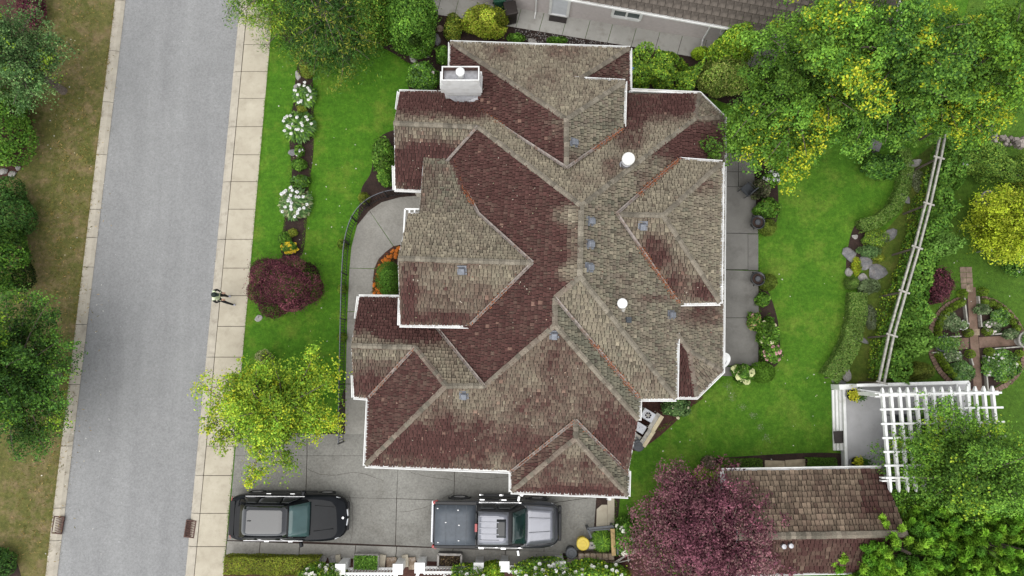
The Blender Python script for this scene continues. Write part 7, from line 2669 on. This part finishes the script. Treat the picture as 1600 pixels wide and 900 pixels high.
shrub('mid green shrub with white flowers below the golden locust', 1586, 412, (.75, .5, .8), 3200, G_MID + G_DARK, leaf=.11, lumpy=.3, bloom=(8, .16, (.7, .68, .7)))
shrub('dark leafy shrub left of the white flowered shrub', 1562, 398, (.5, .4, .7), 2200, G_DARK + G_MID[:1], leaf=.10, lumpy=.3)

# ------------------------------------------------------------------ round parterre
gp = setting('garden_path')


def strip(px, z=.022, mat='brick', name='path_surface'):
    mb = MB(); mb.slab([U(x, y, 0) for x, y in px], -.05, z); return mb.build(name, MT[mat], gp)


strip([(1511, 449), (1524, 449), (1528, 527), (1535, 618), (1522, 618), (1515, 527)], .022)
strip([(1454, 531), (1513, 528), (1513, 545), (1455, 549)], .019)
strip([(1529, 527), (1598, 523), (1598, 539), (1530, 544)], .019)
for k in range(4):
    y = 417 + k * 8.6
    for j in (0, 1):
        x0 = 1499 + j * 9.6 + k * .6
        mb = MB(); mb.slab([U(x0 + .3, y + .3, 0), U(x0 + 9.3, y + .2, 0), U(x0 + 9.4, y + 8.2, 0), U(x0 + .4, y + 8.3, 0)], 0, .03); mb.build('paver', plain('stone_paver', (.20, .145, .11), .9, .25, 4, bump=.3) if k + j == 0 else bpy.data.materials['stone_paver'], gp)
for x, y in ((1514, 451), (1525, 519)):
    mb = MB(); mb.slab([U(x - 5, y - 5, 0), U(x + 5, y - 5, 0), U(x + 5, y + 5, 0), U(x - 5, y + 5, 0)], 0, .034); mb.build('paver', MT['mossstone'], gp)
mb = MB()
cen = U(1525.5, 538, 0)
for k in range(92):
    a = 6.2832 * k / 92
    if abs(math.sin(a) - 1) < .02 or abs(math.sin(a) + 1) < .01:
        continue
    rr = 2.12 + rng.normal(0, .01)
    mb.box((cen.x + rr * math.cos(a), cen.y + rr * math.sin(a), .03 + rng.uniform(-.01, .01)), (.21, .125, .10), rz=a)
mb.build('brick_ring', MT['brick'], gp, kind='stuff')
bed([(1525.5 + 70 * math.cos(6.283 * k / 16), 538 - 73 * math.sin(6.283 * k / 16)) for k in range(16)], z=.016)
for p, q in (((1505, 464), (1510, 507)), ((1527.5, 463), (1532, 511)), ((1453, 528), (1500, 525.5)), ((1546, 523), (1571, 521)), ((1455, 551), (1468, 550)), ((1552, 545), (1598, 541.5)), ((1516, 560), (1519, 571)), ((1537, 555), (1542, 610))):
    mb = MB(); mb.beam(U(*p, .10), U(*q, .10), .055, .2); mb.build('edging_board', MT['tan_wood'], gp)


def ball(label, px, py, r, grp):
    return shrub(label, px, py, (r, r, r * 1.5), int(900 * r / .2), [(.10, .19, .025), (.13, .22, .03), (.08, .155, .02)], leaf=.042, name='boxwood_ball', cat='boxwood', lumpy=.05, lumps=8, core=False, depth=.07, group=grp)


for lab, x, y in (('box ball left of the path at the top of the round garden', 1503, 459), ('box ball right of the path at the top of the round garden', 1535, 456), ('box ball at the upper left corner of the path crossing', 1512, 520),
                  ('box ball at the upper right corner of the path crossing', 1542, 518), ('box ball at the lower left corner of the path crossing', 1515, 553), ('box ball at the lower right corner of the path crossing', 1545, 550)):
    ball(lab, x, y, .205, 'box balls along the garden path')
ORD = ('first', 'second', 'third', 'fourth', 'fifth', 'sixth', 'seventh', 'eighth', 'ninth')
for nm, pts in (('upper left', [(1465, 523), (1465, 514), (1467.5, 506), (1472, 498), (1476, 491), (1482, 485), (1489, 479.5), (1496, 475.5), (1502, 473)]), ('upper right', [(1537, 472), (1549, 473.5), (1558, 478), (1567, 485), (1576, 494), (1583, 503), (1588, 513)]),
                ('lower left', [(1496, 592), (1488.5, 585.5), (1481.5, 578), (1475.5, 570), (1470, 562), (1466, 555)]), ('lower right', [(1592, 552), (1587, 568), (1578, 581), (1568, 592)])):
    for i, (x, y) in enumerate(pts):
        ball('%s box ball, clockwise, edging the %s bed of the round garden' % (ORD[i], nm), x, y, .17, 'box balls edging the %s bed' % nm)
CAB = [(.10, .18, .11), (.14, .22, .15), (.07, .14, .07), (.19, .26, .2)]
for lab, x, y, r, blo, co in (('blue green cabbages filling the upper left bed of the round garden', 1486, 503, (.52, .42), None, CAB), ('white flowers at the inner corner of the upper left bed', 1501, 508, (.28, .2), (22, .09, (.78, .76, .75)), CAB),
                              ('blue green cabbages beside the path in the upper right bed', 1534, 484, (.34, .25), None, CAB), ('leafy greens filling the upper right bed of the round garden', 1561, 496, (.45, .42), None, G_BLUE + G_MID),
                              ('white and pink flowers at the inner corner of the upper right bed', 1549, 511, (.36, .28), (40, .09, (.76, .68, .68)), CAB), ('blue green cabbages at the right tip of the upper right bed', 1577, 522, (.32, .22), None, CAB),
                              ('blue green leaves in the upper part of the lower left bed', 1485, 556, (.46, .26), (8, .08, (.7, .68, .66)), CAB), ('dark leafy greens in the lower left bed of the round garden', 1502, 582, (.50, .5), (6, .08, (.75, .6, .5)), G_BLUE + G_MID[:1] + CAB[:1]),
                              ('green plants with white flowers filling the lower right bed', 1564, 572, (.78, .72), (34, .09, (.74, .72, .68)), G_MID + G_BLUE)):
    shrub(lab, x, y, (r[0] * .95, r[1] * .92, .28), int(6500 * r[0] * r[1]) + 500, co, leaf=.11, name='perennial', cat='plants', lumpy=.35, bloom=blo, zc=.15)
t = thing('garden_pot', 'round grey pot of greens at the right end of the garden path', 'pot', U(1593, 532, 0))
mb = MB(); mb.lathe([(.26, 0), (.36, .35), (.40, .5), (.34, .5), (.32, .4), (0, .38)], (0, 0, 0), 22); mb.build('pot_body', MT['potgrey'], t, origin=(0, 0, 0), smooth=True)
P = rng.normal(0, 1, (420, 3)) * (.14, .13, .05) + (0.03, 0, .5)
leaf_mesh('foliage', P, rng.normal(size=P.shape) * .6 + (0, 0, 1), np.full(len(P), .09), pal(len(P), G_MID + G_BLUE), MT['leaf'], t, origin=(0, 0, 0))
t = thing('garden_pot', 'dark pot spilling with greens at the left end of the garden path', 'pot', U(1463, 538, 0))
mb = MB(); mb.lathe([(.22, 0), (.30, .3), (.34, .42), (.28, .42), (.26, .34), (0, .33)], (0, 0, 0), 22); mb.build('pot_body', MT['binlid'], t, origin=(0, 0, 0), smooth=True)
P = rng.normal(0, 1, (1100, 3)) * (.26, .15, .08) + (.24, 0, .45)
leaf_mesh('foliage', P, rng.normal(size=P.shape) * .6 + (0, 0, 1), np.full(len(P), .10), pal(len(P), G_MID + G_BLUE), MT['leaf'], t, origin=(0, 0, 0))
# ------------------------------------------------------------------ rough edges: grass tufts, litter, cracks
def fringe(name, px, n, wd, cols, leaf=.07, z=.02, h=.05):
    """loose blades along a photo polyline"""
    W_ = [np.array(U(x, y, 0)) for x, y in px]
    seg = np.array([np.linalg.norm(b - a) for a, b in zip(W_[:-1], W_[1:])])
    i = rng.choice(len(seg), n, p=seg / seg.sum())
    u = rng.uniform(0, 1, (n, 1))
    A, B = np.array(W_)[i], np.array(W_)[i + 1]
    P = A + (B - A) * u
    k = np.array([mnoise.noise((q[0] * 1.7, q[1] * 1.7, 0)) for q in P])
    P += rng.normal(0, wd, (n, 3)) * (1, 1, 0)
    keep = rng.random(n) < .55 + k
    P = P[keep]
    P[:, 2] = z + rng.uniform(0, h, len(P))
    leaf_mesh(name, P, rng.normal(size=P.shape) * .7 + (0, 0, .8), leaf * rng.uniform(.6, 1.3, len(P)), pal(len(P), cols, .2), MT['leaf'], origin=(0, 0, 0), aspect=.22, kind='stuff')


GR = [(.07, .19, .014), (.10, .23, .02), (.055, .15, .012)]
fringe('grass_edge', [(429, 0), (349, 900)], 3200, .035, GR)
fringe('grass_edge', [(466, 98), (458, 160), (452, 215), (456, 280), (446, 330), (440, 400)], 1500, .05, GR)
fringe('grass_edge', [(489, 130), (490, 230), (482, 300), (478, 360), (470, 400)], 1500, .05, GR)
fringe('grass_edge', [(534, 680), (536, 500), (538, 420), (548, 362), (570, 322)], 1500, .05, GR)
fringe('grass_edge', [(575, 76), (600, 78), (634, 98), (648, 108)], 700, .05, GR)
fringe('grass_edge', [(1185, 590), (1186, 470), (1185, 370), (1216, 335)], 1400, .05, GR)
fringe('grass_edge', [(1000, 690), (1075, 642), (1095, 620), (1130, 592)], 900, .05, GR)
fringe('grass_edge', [(963, 690), (961, 850)], 500, .05, GR)
DRY = [(.13, .12, .04), (.18, .15, .06), (.09, .10, .03)]
fringe('grass_edge', [(180, 0), (71, 900)], 3600, .05, DRY)
fringe('dry_grass', [(130, 0), (110, 260), (90, 420)], 2600, .75, DRY + [(.26, .21, .11)], leaf=.13)
fringe('dry_grass', [(70, 430), (105, 450), (60, 760), (40, 880)], 2600, .7, DRY + [(.26, .21, .11)], leaf=.13)
LIT = [(.05, .032, .026), (.08, .045, .035), (.035, .028, .025)]
fringe('leaf_litter', [(113, 615), (104, 660), (98, 720), (93, 780)], 1500, .09, LIT, leaf=.07, z=-.03, h=.01)
fringe('leaf_litter', [(372, 0), (330, 460), (288, 900)], 900, .05, LIT, leaf=.045, z=-.10, h=.005)
fringe('leaf_litter', [(195, 0), (140, 450), (88, 900)], 900, .05, LIT, leaf=.045, z=-.10, h=.005)
fringe('leaf_litter', [(700, 866), (870, 872)], 500, .25, [(.4, .36, .26), (.3, .25, .16)], leaf=.035, z=.04, h=.005)
fringe('leaf_litter', [(820, 800), (900, 830), (930, 790)], 500, .6, [(.4, .36, .26), (.3, .25, .16)], leaf=.035, z=.04, h=.005)
fringe('red_leaves', [(50, 60), (40, 140), (30, 210), (22, 250)], 2600, .35, [(.10, .03, .025), (.06, .02, .018), (.14, .06, .04)], leaf=.10)
# hairline cracks in the drive
mb = MB()
for pts in ([(640, 736), (668, 745), (712, 750)], [(480, 735), (520, 742), (560, 738), (600, 752)], [(545, 776), (552, 800), (548, 846)], [(625, 800), (670, 790), (709, 770)], [(720, 742), (750, 748), (798, 744)]):
    q = [U(x + rng.normal(0, 1), y + rng.normal(0, 1), .0345) for x, y in smooth_px(pts, 5)]
    for a, b in zip(q[:-1], q[1:]):
        d_ = (b - a).normalized(); s_ = Vector((-d_.y, d_.x, 0)) * .005
        mb.poly([a - s_, b - s_, b + s_, a + s_])
mb.build('crack', MT['soil'], kind='stuff')
# petals and clippings on the lawns
P = []
for x0, x1, y0, y1, k in ((435, 560, 80, 560, 60), (1000, 1330, 420, 720, 60), (1430, 1590, 260, 480, 30), (60, 170, 0, 880, 60)):
    for _ in range(k):
        P.append(tuple(U(rng.uniform(x0, x1), rng.uniform(y0, y1), .03)))
leaf_mesh('petals', P, rng.normal(size=(len(P), 3)) * .3 + (0, 0, 1), rng.uniform(.03, .08, len(P)), pal(len(P), [(.7, .68, .6), (.5, .45, .3), (.6, .6, .55)]), MT['petal'], origin=(0, 0, 0), aspect=.8, kind='stuff')
P = []
for x, y in ((1137, 604), (1143, 621), (1160, 635), (1176, 649), (1187, 667), (1197, 684)):
    c_ = U(x, y, .02)
    P += [tuple(c_ + Vector((rng.normal(0, .09), rng.normal(0, .09), rng.uniform(0, .02)))) for _ in range(60)]
leaf_mesh('grass_clippings', P, rng.normal(size=(len(P), 3)) * .3 + (0, 0, 1), rng.uniform(.04, .08, len(P)), pal(len(P), [(.22, .28, .14), (.28, .30, .2), (.16, .22, .1)]), MT['litter'], origin=(0, 0, 0), aspect=.2, kind='stuff')
